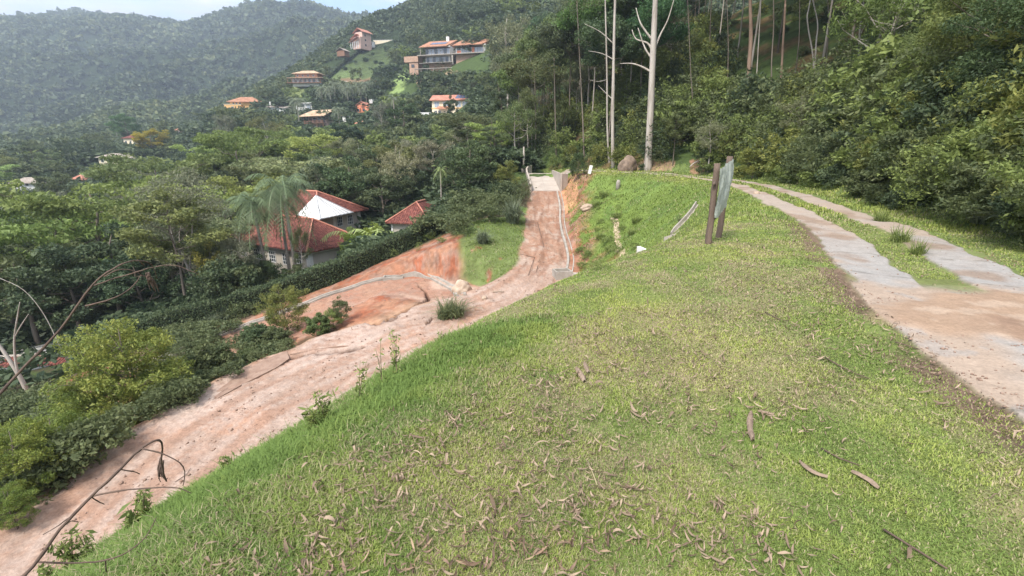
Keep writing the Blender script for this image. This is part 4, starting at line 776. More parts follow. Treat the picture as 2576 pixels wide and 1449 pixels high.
    h = house_root('hut', 932, 113, 366, -4, 'tiny white hut between the meadow and the cream wall', 'hut'); boxpart('wall', 'white', h, (-2.2,0,-1.5,2.2,3,2.0)); boxpart('roof', 'metal', h, (-2.5,-.3,2.0,2.5,3.3,2.2)); boxpart('door', 'dark', h, (.2,-.04,-.3,1.0,0,1.6))
    h = house_root('cottage', 857, 133, 340, -20, 'small brown gabled roof among trees left of the meadow'); boxpart('wall', 'timber', h, (-3,0,-2,3,5,1.4)); roof_mesh('roof', [[(-3.8,-.6,1.2),(-3.8,5.6,1.2),(0,5.6,3.2),(0,-.6,3.2)],[(3.8,-.6,1.2),(3.8,5.6,1.2),(0,5.6,3.2),(0,-.6,3.2)]], M['tile_grey'], h, .15)
    # valley roofs
    for (u, v, Y, w, d, hh, rz, wm, rm, lb) in ((472,349,292,11,6,3,8,'pinkwall','tile_pink','long low pink roofed house beside the small green lawn in the valley'),
        (325,364,250,5.4,5,3.2,-6,'cream','tile_red','small cream cottage with a dark red roof below the yellow tree'),
        (283,413,190,9,6,2.6,10,'cream','tile_grey','grey roofed house at the foot of the terraced garden'), (318,413,192,5,5,2.2,10,'cream','tile_grey','small grey roofed wing beside the terraced garden'),
        (199,470,152,3.4,3,2.2,0,'peach','tile_pink','tiny peach cottage under the round tree at left'), (70,474,140,7.5,4,1.6,4,'white','tile_grey','low pale roofed house at the far left edge'), (455,342,294,4.5,4,3.4,8,'white','tile_pink','narrow white annex against the long pink roofed house')):
        h = house_root('valley_house', u, v, Y, rz, lb); boxpart('wall', wm, h, (-w/2,0,-2,w/2,d,hh)); roof_mesh('roof', hip_polys(-w/2-.7,-.7,w/2+.7,d+.7,hh,1.5), M[rm], h, .15)
        for i in range(max(1, int(w/2.6))): window(h, (-w/2+1.3+i*2.5,0,.7), 1.0, 1.2, 0, 1, 1, 'white', 'glass')
    # football goal
    h = house_root('football_goal', 866, 207.5, 296, 4, 'white football goal on the bare pitch below the meadow', 'goal'); H0 = H1(*h.location[:2]); h.location.z = H0
    g = MB(); g.tube([(-1.7,0,0),(-1.7,0,2.2),(1.7,0,2.2),(1.7,0,0)], 0.12, 6); g.build('goal_frame', M['white'], h); g = MB(); g.tube([(-1.7,0,2.2),(-1.7,1.2,0),(1.7,1.2,0),(1.7,0,2.2)], 0.05, 5); g.build('net_frame', M['white'], h)
# ---------------------------------------------------------------- concrete work on the slope
def sweep(P, prof, closed=True):
    """prof = [(offset right, dz)] swept along P (x, y, z)"""
    V, F = [], []; n = len(prof); P = [Vector(p) for p in P]
    for i, p in enumerate(P):
        t = P[min(i+1, len(P)-1)]-P[max(i-1, 0)]; t.z = 0; t.normalize(); s = Vector((t.y, -t.x, 0))
        V += [tuple(p+s*a+Vector((0, 0, b))) for a, b in prof]
    for i in range(len(P)-1):
        for k in range(n): F.append((i*n+k, (i+1)*n+k, (i+1)*n+(k+1) % n, i*n+(k+1) % n))
    F.append(tuple(range(n))); F.append(tuple(reversed(range((len(P)-1)*n, len(P)*n)))); return MB().add(V, F)
def onground(P, dz=0.0): return [(p[0], p[1], H1(p[0], p[1])+dz) for p in P]
def concrete_works():
    # ramp: slab between parapets
    r = tag(empty('concrete_ramp', (3.5, 54, -3.05)), 'pale concrete ramp between two parapet walls at the head of the dirt road', 'ramp')
    def q(*pts): return [(x-3.5, y-54, z+3.05) for x, y, z in pts]
    NL, NR, FR, FL = (2.04,50,-3.72), (5.0,50,-3.72), (4.78,58,-2.28), (2.0,58,-2.28)
    m = MB(); T = q(NL, NR, FR, FL); Bt = [(x, y, z-0.3) for x, y, z in T]; m.add(T+Bt, [(0,1,2,3),(7,6,5,4),(0,4,5,1),(1,5,6,2),(2,6,7,3),(3,7,4,0)]); dk = m.build('deck', M['pale_concrete'], r)
    m = MB()
    for k in (1, 2, 3):   # joints
        f = k/4; a = Vector(T[0]).lerp(Vector(T[3]), f); b = Vector(T[1]).lerp(Vector(T[2]), f); m.tube([a+Vector((0,0,.0)), b], 0.012, 4)
    a = (Vector(T[0])+Vector(T[1]))/2; b = (Vector(T[2])+Vector(T[3]))/2; m.tube([a, b], 0.012, 4); m.build('joint', M['concrete'], dk)
    def wall(pts, name):   # pts: (x, y, zbottom, ztop), thickness to the outside
        V, F = [], []; n = len(pts)
        for i, (x, y, z0, z1) in enumerate(pts):
            a = Vector(pts[max(i-1, 0)][:2]); b = Vector(pts[min(i+1, n-1)][:2]); t = (b-a).normalized(); s = Vector((t.y, -t.x))*0.09
            for sg in (-1, 1): V += q((x+s.x*sg, y+s.y*sg, z0), (x+s.x*sg, y+s.y*sg, z1))
        for i in range(n-1):
            k = 4*i; F += [(k, k+1, k+5, k+4), (k+3, k+2, k+6, k+7), (k+1, k+3, k+7, k+5), (k+2, k, k+4, k+6)]
        F += [(0, 2, 3, 1), (4*n-4, 4*n-3, 4*n-1, 4*n-2)]
        return MB().add(V, F).build(name, M['pale_concrete'], r)
    wall([(1.94,49.7,-4.6,-2.98),(1.9,52,-4.2,-2.72),(1.85,54.5,-3.8,-2.36),(1.75,57,-3.2,-2.0),(1.75,58.3,-3,-1.72),(1.95,59.2,-3,-1.5),(2.4,59.7,-3,-1.42)], 'parapet')
    wall([(5.1,49.7,-4.8,-2.0),(5.05,52,-4.2,-1.98),(4.95,55,-3.6,-1.95),(4.86,58.2,-3.0,-1.92)], 'parapet')
    wall([(5.1,49.82,-4.8,-2.02),(5.75,50.2,-4.6,-2.02),(5.9,51.5,-4.4,-2.03)], 'wing_wall')
    # roadside gutters
    g = sweep([(x, y, z+0.03) for x, y, z in RGUT], [(-.20,-.3),(-.20,.07),(-.13,.07),(-.11,-.12),(.11,-.12),(.13,.14),(.28,.14),(.28,-.3)]).build('road_gutter', M['concrete']); tag(g, 'straight concrete gutter running down the right side of the rutted road', 'gutter')
    g = sweep([(x, y, H1(x, y)+0.06) for x, y, z in GUT], [(-.3,-.35),(-.3,.08),(-.2,.08),(-.16,-.06),(.14,-.06),(.18,.08),(.3,.08),(.3,-.35)]).build('road_gutter', M['concrete']); tag(g, 'curved concrete gutter sweeping round the hairpin bend', 'gutter')
    def box(name, u, v, Y, w, d, h, rz, label, dz=0.25, mat='concrete'):
        x, y, _ = at(u, v, Y); z = H1(x, y); m = MB(); t = 0.1
        m.box(-w/2,-d/2,-.5,w/2,-d/2+t,h); m.box(-w/2,d/2-t,-.5,w/2,d/2,h); m.box(-w/2,-d/2+t,-.5,-w/2+t,d/2-t,h-.003); m.box(w/2-t,-d/2+t,-.5,w/2,d/2-t,h-.003); m.box(-w/2+t,-d/2+t,-.3,w/2-t,d/2-t,-.2)
        return tag(m.build(name, M[mat], None, (x, y, z+dz-0.2), R(rz)), label, 'drain box')
    box('drain_box', 1414, 707, 27.4, 1.0, 0.9, .32, 12, 'open concrete drain box at the foot of the straight gutter', .3)
    box('drain_box', 990, 701, 34.6, 1.5, 0.8, .2, 8, 'shallow concrete drain box set in the curved gutter', .2)
    box('drain_box', 430, 872, 27.0, 1.2, 0.8, .2, 20, 'half buried concrete drain box low beside the hedge', .2)
    a = sweep(onground([(3.75,27.6),(4.05,26.6),(4.3,25.8)], .05), [(-.35,-.3),(-.35,.12),(.35,.22),(.35,-.3)]).build('apron_slab', M['pale_concrete']); tag(a, 'tilted broken concrete apron beside the drain box', 'slab')
    P = hits([1762,1752,1738,1722,1706,1692,1678], [512,528,545,562,578,592,600], 60)[0]
    g = sweep([(p[0], p[1], p[2]+0.05) for p in P], [(-.24,-.35),(-.24,.05),(-.18,.05),(-.14,-.1),(.14,-.1),(.18,.05),(.24,.05),(.24,-.35)]).build('drain_channel', M['pale_concrete']); g.data.materials[0] = M['concrete']; tag(g, 'cracked concrete channel coming down the grass bank left of the sign', 'channel')
    p = at(1646, 617, 11.6); z = H1(p[0], p[1]); m = MB(); m.box(0,0,-.3,.42,.09,.14); m.box(0,.09,-.3,.09,.5,.137); tag(m.build('drain_box', M['white'], None, (p[0]-.05, p[1]+.6, H1(p[0], p[1]+.6)+.02), R(10)), 'white corner of a concrete box at the crest of the lawn', 'drain box')
def boulder(u, v, Y, s, label, seed=0, sq=(1,.8,.8), mat='rock', dz=0.2, name='boulder'):
    x, y, _ = at(u, v, Y); z = H1(x, y); me = bpy.data.meshes.new(name); import bmesh
    bm = bmesh.new(); bmesh.ops.create_icosphere(bm, subdivisions=4, radius=s); P = np.array([tuple(q.co) for q in bm.verts])
    n = (fbm(P[:,0]+seed*5+P[:,2]*.7, P[:,1]+P[:,2]*1.3, s*0.9, 4, seed)-.5); n2 = np.abs(fbm(P[:,0]*1.1-P[:,2], P[:,1]+P[:,2]*.4, s*0.5, 3, seed+9)-.5)
    for q, a, b in zip(bm.verts, n, n2): q.co = Vector((q.co.x*sq[0], q.co.y*sq[1], q.co.z*sq[2]))*(1+a*0.75-b*0.5)
    bm.to_mesh(me); bm.free(); me.materials.append(M[mat]); me.polygons.foreach_set('use_smooth', [True]*len(me.polygons)); o = link(name, me, None, (x, y, z+dz*s)); return tag(o, label, 'boulder' if name == 'boulder' else name.replace('_', ' '))
def road_slab(pts, th, label, tilt=0.0):
    P = hits([p[0] for p in pts], [p[1] for p in pts], 60)[0]; c = P.mean(0); rs = np.random.RandomState(len(pts)); V = []; n = len(P)
    for q in P: V.append((q[0]-c[0], q[1]-c[1], q[2]-c[2]+0.05+tilt*(q[0]-c[0])))
    V += [(a*1.02, b*1.02, c_-th) for a, b, c_ in V]; F = [tuple(range(n)), tuple(reversed(range(n, 2*n)))]+[(i, i+n, (i+1) % n+n, (i+1) % n) for i in range(n)]
    return tag(MB().add(V, F).build('clay_slab', MATS_SLAB, None, tuple(c)), label, 'slab')
MATS_SLAB = surf('clay_crust', (0.29,0.20,0.15), (0.20,0.125,0.09), 2.5, 0.95, 0.8, 9, c3=(0.25,0.16,0.115))
# ---------------------------------------------------------------- sign, poles, twigs
def sign_and_poles():
    def log(p0, p1, r, seed):
        rg = random.Random(seed); pts = [p0.lerp(p1, i/12)+Vector((rg.uniform(-.006,.006), rg.uniform(-.006,.006), 0)) for i in range(13)]; m = MB(); m.tube(pts, [r*(1.08-0.12*i/12+rg.uniform(-.03,.03)) for i in range(13)], 14, 0.05, rg); return m
    x1, y1, _ = at(1781, 619, 9.1); z1 = H1(x1, y1); x2, y2, _ = at(1807, 599, 10.0); z2 = H1(x2, y2)
    A0 = Vector((x1, y1, z1-.3)); A1 = Vector(at(1804.5, 411, 9.15)); B0 = Vector((x2, y2, z2-.3)); B1 = Vector(at(1836, 393, 10.05))
    s = tag(empty('sign', (x1, y1, z1)), 'two rough wooden posts with a crumpled grey-green sheet stretched between them', 'sign'); o = Vector((x1, y1, z1))
    pa = log(A0-o, A1-o, .058, 3); pa.build('post', M['post'], s, smooth=True); log(B0-o, B1-o, .060, 4).build('post', M['post'], s, smooth=True)
    for k, (u, v, Y) in enumerate(((1797,462,9.05),(1803,450,9.2),(1798,548,9.2))):
        c = Vector(at(u, v, Y))-o; MB().tube([c+Vector((-.02,0,-.03)), c, c+Vector((.015,0,.035))], [.02,.03,.015], 6).build('branch_stub', M['post'], s, smooth=True)
    # cloth: corners fixed to the posts
    TL, TR, BL, BR = [Vector(at(*p))-o for p in ((1813,424,9.0),(1846.5,399,9.95),(1799,548,9.0),(1829,520,9.95))]
    nu, nv = 26, 40; V = []; F = []
    nrm = (TR-TL).cross(BL-TL).normalized()
    if nrm.y > 0: nrm = -nrm
    for j in range(nv+1):
        for i in range(nu+1):
            a, b = i/nu, j/nv; p = TL.lerp(TR, a).lerp(BL.lerp(BR, a), b); w = float(fbm(np.array([a*3+b*.6]), np.array([b*1.1]), .35, 4, 5)[0])-.5
            sag = 0.05*math.sin(math.pi*a)*math.sin(math.pi*b); p = p+nrm*(0.085*w+sag+0.012*math.sin(a*38+b*5)); 
            if j == nv: p.z -= 0.05*math.sin(math.pi*(a*1.6)) if a < .6 else 0.0
            V.append(p)
    for j in range(nv):
        for i in range(nu): k = j*(nu+1)+i; F.append((k, k+1, k+nu+2, k+nu+1))
    n0 = len(V); V += [p-nrm*0.004 for p in V]; F += [(a+n0, d+n0, c+n0, b+n0) for a, b, c, d in F]
    cl = surf('weathered_sheet', (0.46,0.49,0.43), (0.36,0.39,0.34), 5.0, 0.55, 0.25, 18, c3=(0.48,0.51,0.47), spec=0.4, bdist=0.01); MB().add(V, F).build('sheet', cl, s, smooth=True)
    # little sign by the ramp
    P = hits([1473], [449], 90)[0][0]; s = tag(empty('small_sign', tuple(P)), 'small white board leaning on a thin post beside the ramp', 'sign')
    k = P[1]/1180*1.0; MB().tube([(0,0,-.2),(0.28,0,1.0)], .03, 6).build('post', M['dark'], s)
    m = MB(); m.box(-.14,-.02,.45,.16,.02,1.25); m.xf(Matrix.Translation((.22,-.05,0)) @ Matrix.Rotation(R(12), 4, 'Y')); m.build('board', M['white'], s)
    # light pole
    p = at(1318, 436, 60.5); z = H1(p[0], p[1]); top = at(1316.5, 369, 60.5)[2]; s = tag(empty('pole', (p[0], p[1], z)), 'bare pale concrete pole standing behind the left end of the ramp', 'pole')
    MB().tube([(0,0,-.2),(-.04,0,top-z)], [.15,.09], 10).build('shaft', M['concrete'], s, smooth=True); MB().box(-.3,-.3,-.3,.3,.3,.5).build('footing', M['concrete'], s)
    P = hits([1554], [475], 90)[0][0]; m = MB(); m.tube([(0,0,-.2),(.02,0,.55),(.03,0,.72)], [.17,.17,.10], 10); tag(m.build('marker_post', M['concrete'], None, tuple(P), smooth=True), 'short rounded concrete marker post in the weeds on the bank', 'post')
    for (u, v, Y, hh, lb) in ((1216,None,0,0,''),):
        pass
    for (u, v0, v1, lb) in ((405,352,383,'thin pale utility pole right of the terraced garden'), (290,325,345,'thin utility pole left of the yellow tree')):
        P = hits([u+5], [v1+4], 600)[0][0]; t = at(u, v0, P[1]); m = MB(); m.tube([(0,0,-.5),(t[0]-P[0],0,t[2]-P[2])], [.2,.14], 6); tag(m.build('utility_pole', M['concrete'], None, tuple(P)), lb, 'pole')
def curve_px(pts, Y0, Y1, dz=None):
    n = len(pts); return [Vector(at(u, v, Y0+(Y1-Y0)*i/(n-1))) for i, (u, v) in enumerate(pts)]
def smoothv(P, n=4): return [Vector(p) for p in smooth_poly([tuple(p) for p in P], n)]
def twigs():
    def part_tube(name, pts, r0, r1, parent, org, seed=1):
        P = smoothv(pts); n = len(P); rg = random.Random(seed); P = [p-org+Vector((rg.uniform(-1,1), 0, rg.uniform(-1,1)))*0.0015 for p in P]
        rad = [(r0+(r1-r0)*i/(n-1))*(1.22 if i % 5 == 3 else 1) for i in range(n)]; m = MB(); m.tube(P, rad, 7, .15, rg); return m.build(name, M['twig'], parent, smooth=True)
    # bare branch rising from the bottom left corner
    b0 = Vector((-1.75, 0.95, H1(-1.75, 0.95)-0.05)); st = [b0]+curve_px([(20,1500),(60,1449),(94,1412),(151,1332),(230,1249),(302,1181),(351,1132),(393,1107),(408,1121),(406,1162),(412,1192),(419,1211)], 1.55, 2.0)
    s = tag(empty('dead_branch', tuple(b0)), 'bare dead stem with a withered drooping tassel in the bottom left corner', 'branch')
    main = part_tube('stem', st, .0085, .0025, s, b0, 2)
    for i, (q, r) in enumerate((([(230,1249),(321,1232),(434,1226),(480,1240)], .0045), ([(355,1128),(412,1143),(461,1174),(461,1222)], .0034), ([(94,1413),(170,1416),(264,1410),(332,1381),(370,1345),(393,1302)], .0042), ([(302,1181),(335,1186),(352,1192)], .003), ([(230,1250),(248,1262),(262,1268)], .003), ([(151,1332),(176,1312),(197,1313)], .003), ([(264,1410),(268,1440),(270,1470)], .003), ([(190,1290),(150,1320),(110,1345)], .003))):
        part_tube('side_twig', curve_px(q, 1.78 if i != 2 else 1.65, 1.85), r, .0018, s, b0, 5+i)
    rg = random.Random(4)
    for i in range(9):
        a = rg.uniform(-8, 8); part_tube('withered_leaf', curve_px([(407+a*.5,1150+i*3),(404+a,1180+i*2),(410+a*1.5,1198+rg.uniform(0,16))], 1.99, 2.0), .0045, .0015, s, b0, 30+i)
    # second branch from the left edge
    b0 = Vector((-3.35, 1.7, H1(-3.35, 1.7)-.1)); st = [b0, Vector((-3.1, 1.95, -2.6))]+curve_px([(-60,1060),(-5,995),(60,925),(150,830),(235,715),(300,668),(345,655),(362,668)], 2.15, 2.7)
    s = tag(empty('dead_branch', tuple(b0)), 'leafless brown branch slanting up from the left edge in front of the trees', 'branch'); part_tube('stem', st, .0095, .003, s, b0, 3)
    for i, (q, r) in enumerate((([(235,718),(290,700),(345,684),(385,672),(440,668),(500,690)], .004), ([(262,696),(300,678),(335,682),(372,700)], .004), ([(215,770),(280,752),(330,725),(355,690)], .0055), ([(345,655),(380,664),(395,700)], .004), ([(-5,998),(-30,975),(-60,960)], .006))):
        part_tube('side_twig', curve_px(q, 2.6, 2.75), r, .002, s, b0, 15+i)
    for i in range(10): a = rg.uniform(-12, 14); part_tube('withered_leaf', curve_px([(370+a*.4,685+i*2),(376+a,708),(384+a*1.3,722+rg.uniform(0,16))], 2.72, 2.76), .006, .0015, s, b0, 50+i)
red_houses(); far_houses(); concrete_works(); sign_and_poles(); twigs()
boulder(1163, 728, 28.2, .62, 'pale rounded boulder at the inner end of the hairpin gutter', 1, (1,.8,1.25))
M['dark_rock'] = surf('lichen_rock', (0.26,0.19,0.14), (0.12,0.09,0.07), 2.2, 0.95, 0.8, 7, c3=(0.36,0.30,0.24))
boulder(1578, 430, 47.5, .95, 'large cracked boulder at the foot of the forest between the tall trunks', 12, (.9,.6,1.15), 'dark_rock', dz=.35)
boulder(1658, 385, 50, .7, 'whitish rock showing through the undergrowth right of the big trunk', 3, (1,.7,.6), dz=.8)
boulder(1483, 510, 38.5, .55, 'brown boulder on the weedy bank below the ramp', 4, (1.3,.7,.6), dz=.3)
boulder(1218, 735, 24.5, .16, 'small stone at the left edge of the rutted road', 5)
boulder(1905, 470, 20.5, .14, 'small stone on the verge beyond the concrete track', 6)
road_slab([(722,885),(655,912),(600,945),(545,985),(560,992),(640,955),(700,925),(728,905)], .35, 'long broken crust of clay tipping off the valley edge of the road', .02)
road_slab([(575,975),(612,962),(606,972),(548,1004),(540,1000)], .12, 'narrow lifted sliver of clay crust on the pale road', .0)
road_slab([(730,893),(800,880),(860,872),(900,872),(850,884),(760,898)], .12, 'thin raised clay plate along the long road crack', .0)
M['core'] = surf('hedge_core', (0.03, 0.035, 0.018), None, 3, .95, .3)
_rg = random.Random(77); _rs = np.random.RandomState(77)
# saplings dotted over the bright meadow
def meadow_shrubs():
    rg = random.Random(5)
    for i, (u, v, s, lb) in enumerate(((920,155,2.6,'round shrub in the middle of the bright meadow'),(895,163,3.0,'broad shrub left of the middle of the bright meadow'),(945,160,2.0,'small shrub right of the middle of the bright meadow'),(975,140,5.5,'dark flat tree at the right side of the bright meadow'),(868,176,2.2,'sapling low on the left side of the bright meadow'),
        (930,176,1.8,'sapling low in the middle of the bright meadow'),(960,165,2.4,'sapling above the bare pitch corner'),(880,150,1.6,'sapling high on the left side of the bright meadow'),(938,138,1.5,'sapling high in the bright meadow'),(905,185,1.6,'sapling just above the bare pitch'),(952,183,3.2,'dark bush at the lower right corner of the meadow'),(968,122,1.7,'sapling near the top edge of the bright meadow'))):
        P = hits([u], [v], 700)[0][0]; plant('spread1' if s > 5 else ('broad0' if i % 2 else 'dense0'), P[0], P[1], s, '', kind='bush' if s < 5 else 'tree', label=lb, z=P[2]-.1, tint=(.7,.85,.75))
meadow_shrubs()
# ---------------------------------------------------------------- hedges
def hedge(P, w, h, mat, per, leaf, label, name='hedge', wob=0.15):
    P = onground(smooth_poly([p[:2] for p in P], 5)); o = P[len(P)//2]; root = tag(empty(name, o), label, 'hedge')
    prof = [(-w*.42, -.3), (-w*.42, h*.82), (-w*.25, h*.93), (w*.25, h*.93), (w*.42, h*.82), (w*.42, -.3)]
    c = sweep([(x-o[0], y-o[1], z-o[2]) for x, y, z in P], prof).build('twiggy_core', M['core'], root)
    C = []; 
    for a, b in zip(P[:-1], P[1:]):
        a = np.array(a); b = np.array(b); l = np.linalg.norm(b-a); n = int(per*l*(w+2*h)); t = _rs.random((n, 1)); s = np.array([b[1]-a[1], a[0]-b[0], 0])/max(l, 1e-6)
        f = _rs.random(n)*(w+2*h); side = np.where(f < h, -w/2, np.where(f > h+w, w/2, f-h-w/2)); zz = np.where(f < h, f, np.where(f > h+w, f-h-w, h))
        q = a+(b-a)*t; bul = (fbm(q[:,0], q[:,1], .9, 3, 3)-.5)*2*wob; zz = zz*(1+bul); side = side*(1+bul*.8)
        q = q+s*side[:, None]; q[:, 2] += zz; C.append(q+_rs.normal(size=q.shape)*0.07-np.array(o))
    V, F, r = leaves(_rs, np.concatenate(C), leaf, .5, .7); link('foliage', np_mesh('hedge_foliage', V, F, mat, {'rnd': r}), root); return root
hedge(HEDGE, 1.5, 1.65, LM['dark'], 330, .14, 'long dark clipped hedge running between the red roofed houses and the cut bank')
def hedge_px(pts, w, h, label, mat='dark'):
    P = hits([p[0] for p in pts], [p[1] for p in pts], 700)[0]; return hedge([tuple(p[:2]) for p in P], w, h, LM[mat], 7, .7, label)
hedge_px([(925,118),(897,138),(868,160),(842,182),(818,204)], 2.0, 2.4, 'dark straight hedge down the left side of the bright meadow')
hedge_px([(999,150),(985,163),(962,182),(940,200)], 1.8, 1.8, 'dark hedge down the right side of the bright meadow')
hedge_px([(812,263),(845,262),(880,261),(925,261)], 2.0, 3.0, 'long dark hedge behind the salmon cottage')
hedge_px([(700,268),(725,263),(738,262)], 2.0, 3.0, 'light green hedge behind the low white building', 'mid')
hedge_px([(1068,247),(1085,244),(1110,243)], 3.0, 5.5, 'tall dark hedge behind the left half of the cream house')
hedge_px([(1150,243),(1175,244),(1195,248)], 3.0, 5.5, 'tall dark hedge behind the solar panel end of the cream house')
hedge_px([(300,381),(340,382),(400,384)], 2.0, 2.0, 'upper clipped hedge of the terraced garden'); hedge_px([(296,394),(340,396),(400,398)], 2.0, 2.0, 'lower clipped hedge of the terraced garden', 'mid')

# ---------------------------------------------------------------- plants one can single out
bush = dict(kind='bush')
plant_top('fine_bush', 285, 800, 17.0, 'big yellow-green feathery', label='big yellow-green feathery bush rising beside the pale clay road', kind='bush', rz=.5, wide=1.0, tint=(1.15,1.2,1))
plant_top('fine_bush', 205, 930, 16.2, 'green', label='smaller green bush leaning on the left of the big feathery bush', kind='bush', rz=2.5, tint=(.95,1.08,.9), wide=.95)
plant_top('fine_bush', 390, 905, 17.0, 'green', label='mid green feathery bush just right of the big yellow-green one', kind='bush', rz=4.5, tint=(.95,1.08,.9), wide=.9)
plant_top('broadleaf_bush', 505, 862, 20.2, 'broad leaved', label='broad-leaved green bush beside the cracked edge of the road', kind='bush', wide=.95)
plant_top('broadleaf_bush', 445, 935, 18.2, 'broad leaved', label='low broad-leaved bush between the feathery bush and the road edge', kind='bush', tint=(.85,.95,.9))
plant_top('broadleaf_bush', 620, 880, 22.5, 'light green', label='light green leafy bush above the cracked road edge', kind='bush', tint=(1.1,1.15,1))
plant_top('fine_bush', 95, 1035, 13.0, 'green', label='wide green bush at the left frame edge beside the clay road', kind='bush', rz=1.2, tint=(.95,1.1,.85), wide=1.05)
plant_top('fine_bush', 5, 1080, 11.5, 'green', label='green bush cut by the left frame edge', kind='bush', rz=3.2, tint=(1,1.1,.85))
plant_top('fine_bush', 10, 1230, 10.2, 'green', label='lowest dark green bush in the bottom left corner', kind='bush', rz=4, tint=(.8,1,.8))
plant_top('broadleaf_bush', 175, 1165, 13.2, 'dark', label='dark low bush between the left edge and the big feathery bush', kind='bush', tint=(.6,.8,.7))
plant_top('fine_bush', 708, 716, 26.8, 'conical yellow-tipped', label='conical yellow-tipped bush standing over the lower road', kind='bush', wide=.92)
plant_top('broadleaf_bush', 648, 812, 25.2, 'blue-green', label='blue-green bush at the foot of the conical yellow-tipped bush', kind='bush', tint=(.85,1.0,1.05))
plant_top('broadleaf_bush', 692, 822, 24.4, 'green', label='leafy bush right below the conical yellow-tipped bush', kind='bush')
plant_top('broadleaf_bush', 796, 790, 23.8, 'round', label='round bright green bush on the red bank above the road', kind='bush', tint=(1.05,1.2,1), wide=.8)
plant_top('shrub1', 853, 745, 25.0, 'small conifer-like', label='small upright shrub on the red bank beside the round bush', kind='bush', wide=.8)
plant_top('shrub2', 835, 775, 24.6, 'small', label='small light shrub between the upright shrub and the round bush', kind='bush', wide=1.2)
plant_top('shrub0', 1276, 402, 51.5, 'conical', label='conical yellow-green bush left of the concrete ramp', kind='bush', wide=.95)
plant_top('shrub1', 1457, 368, 47.5, 'tall narrow', label='tall narrow dark bush right of the concrete ramp', kind='bush', wide=.62, tint=(.6,.75,.65), dz=-.5)
plant_top('shrub1', 1235, 432, 53, 'low', label='low green bush left of the conical bush by the ramp', kind='bush', wide=1.3)
def forked_tree(Y=40.3):
    x, y, _ = at(495, 757, Y); z = H1(x, y); o = Vector((x, y, z)); s = tag(empty('tree', o), 'tall grey-green tree with a forked pale trunk by the hedge end', 'tree')
    def br(px, r0, r1, nm, dy=0): P = [p-o for p in smoothv(curve_px(px, Y, Y+dy))]; n = len(P); m = MB(); m.tube(P, [r0+(r1-r0)*i/(n-1) for i in range(n)], 8, .1, _rg); m.build(nm, BARK['pale'], s, smooth=True)
    br([(497,775),(490,735),(480,695),(470,665)], .15, .11, 'trunk'); br([(471,668),(455,640),(437,605),(428,570),(415,552),(388,545)], .09, .03, 'limb', -1); br([(478,690),(479,640),(483,590),(484,540),(478,505)], .075, .025, 'limb', .6)
    br([(437,605),(425,560),(420,510),(432,470)], .05, .015, 'limb'); br([(455,640),(452,585),(470,535),(500,500)], .045, .015, 'limb', 1); br([(484,560),(505,530),(530,510)], .035, .012, 'limb'); br([(428,570),(400,520),(380,490)], .035, .012, 'limb', -1)
    rs = np.random.RandomState(2); K = []
    for u, v in ((380,490),(400,470),(425,455),(450,450),(475,455),(500,468),(525,485),(545,505),(360,510),(390,515),(440,480),(470,490),(500,500),(535,525),(350,535),(410,500),(375,548),(555,540),(520,550),(460,520),(430,530)):
        for k in range(4): K.append(np.array(at(u+rs.normal()*12, v+rs.normal()*9, Y+rs.uniform(-2.6, 2.6)))-np.array(o))
    X, q = clumps(rs, np.array(K), .75, 95, .5); V, F, q = leaves(rs, X, .17, .4, .6, .2, q); link('crown', np_mesh('forked_crown', V, F, LM['grey'], {'rnd': q}), s)
forked_tree()
plant_top('forked', 395, 520, 43, 'grey-green', label='lower grey-green tree leaning beside the tall forked one', rz=3.0, wide=1.0, tint=(.9,.95,.85))
plant_top('spread0', 222, 462, 52, 'bright green flat-topped', label='bright green flat-topped tree highest at the left', wide=.95, rz=.3)
plant_top('spread0', 130, 545, 47, 'bright green', label='bright green spreading tree below the flat-topped one', wide=1.1, tint=(.85,.95,.85), rz=2)
plant_top('broad0', 250, 570, 42, 'big dark', label='big dark-leaved tree behind the feathery bush', wide=1.15, rz=1)
plant_top('broad2', 150, 640, 39, 'dark', label='dark tree left of the big dark-leaved tree', wide=1.2)
plant_top('broad0', 330, 640, 38.5, 'dark', label='dark rounded tree right of the big dark-leaved tree', wide=1.05, tint=(.85,.95,.95))
plant_top('spread1', 30, 640, 40, 'mid green', label='mid green spreading tree at the left frame edge', wide=1.0)
plant_top('airy2', 590, 575, 39, 'grey', label='grey feathery tree left of the tall palms', wide=.9); plant_top('jungle1', 545, 600, 40, 'green', label='slim green tree between the forked tree and the palms', wide=.9)
plant_top('dense0', 560, 655, 37.2, 'dark', label='dark shrub behind the hedge below the yellowish bamboo', kind='bush', wide=.8)
plant_top('shrub0', 520, 610, 39, 'yellowish bamboo-like', label='yellowish bamboo clump left of the palms', kind='bamboo_clump', cat='bamboo', wide=.7, tint=(1.5,1.3,1.1))
plant_top('palm0', 642, 478, 41.0, 'left palm', label='leftmost of the three tall palms before the red roof', kind='palm_tree', wide=1.05, rz=0, tint=(.72,.85,.68))
plant_top('palm1', 712, 432, 42.0, 'middle palm', label='tallest middle palm of the three before the red roof', kind='palm_tree', wide=1.05, rz=1, tint=(.72,.85,.68))
plant_top('palm2', 700, 470, 43.2, 'palm', label='palm with hanging dry fronds between the tallest palm and the red roof', kind='palm_tree', wide=1.05, rz=2, tint=(.8,.88,.66))
plant_top('airy1', 750, 560, 41.2, 'thin', label='thin bare-stemmed tree in front of the beige house wall', wide=.5)
plant_top('broadleaf_bush', 585, 640, 38.5, 'shrub', label='shrub against the beige wall left of the palms', kind='bush'); plant_top('shrub1', 660, 640, 40, 'shrub', label='dark climber shrub at the foot of the palms', kind='bush', tint=(.6,.75,.7))
plant_top('shrub1', 745, 655, 41, 'shrub', label='small garden shrub at the beige house corner', kind='bush')
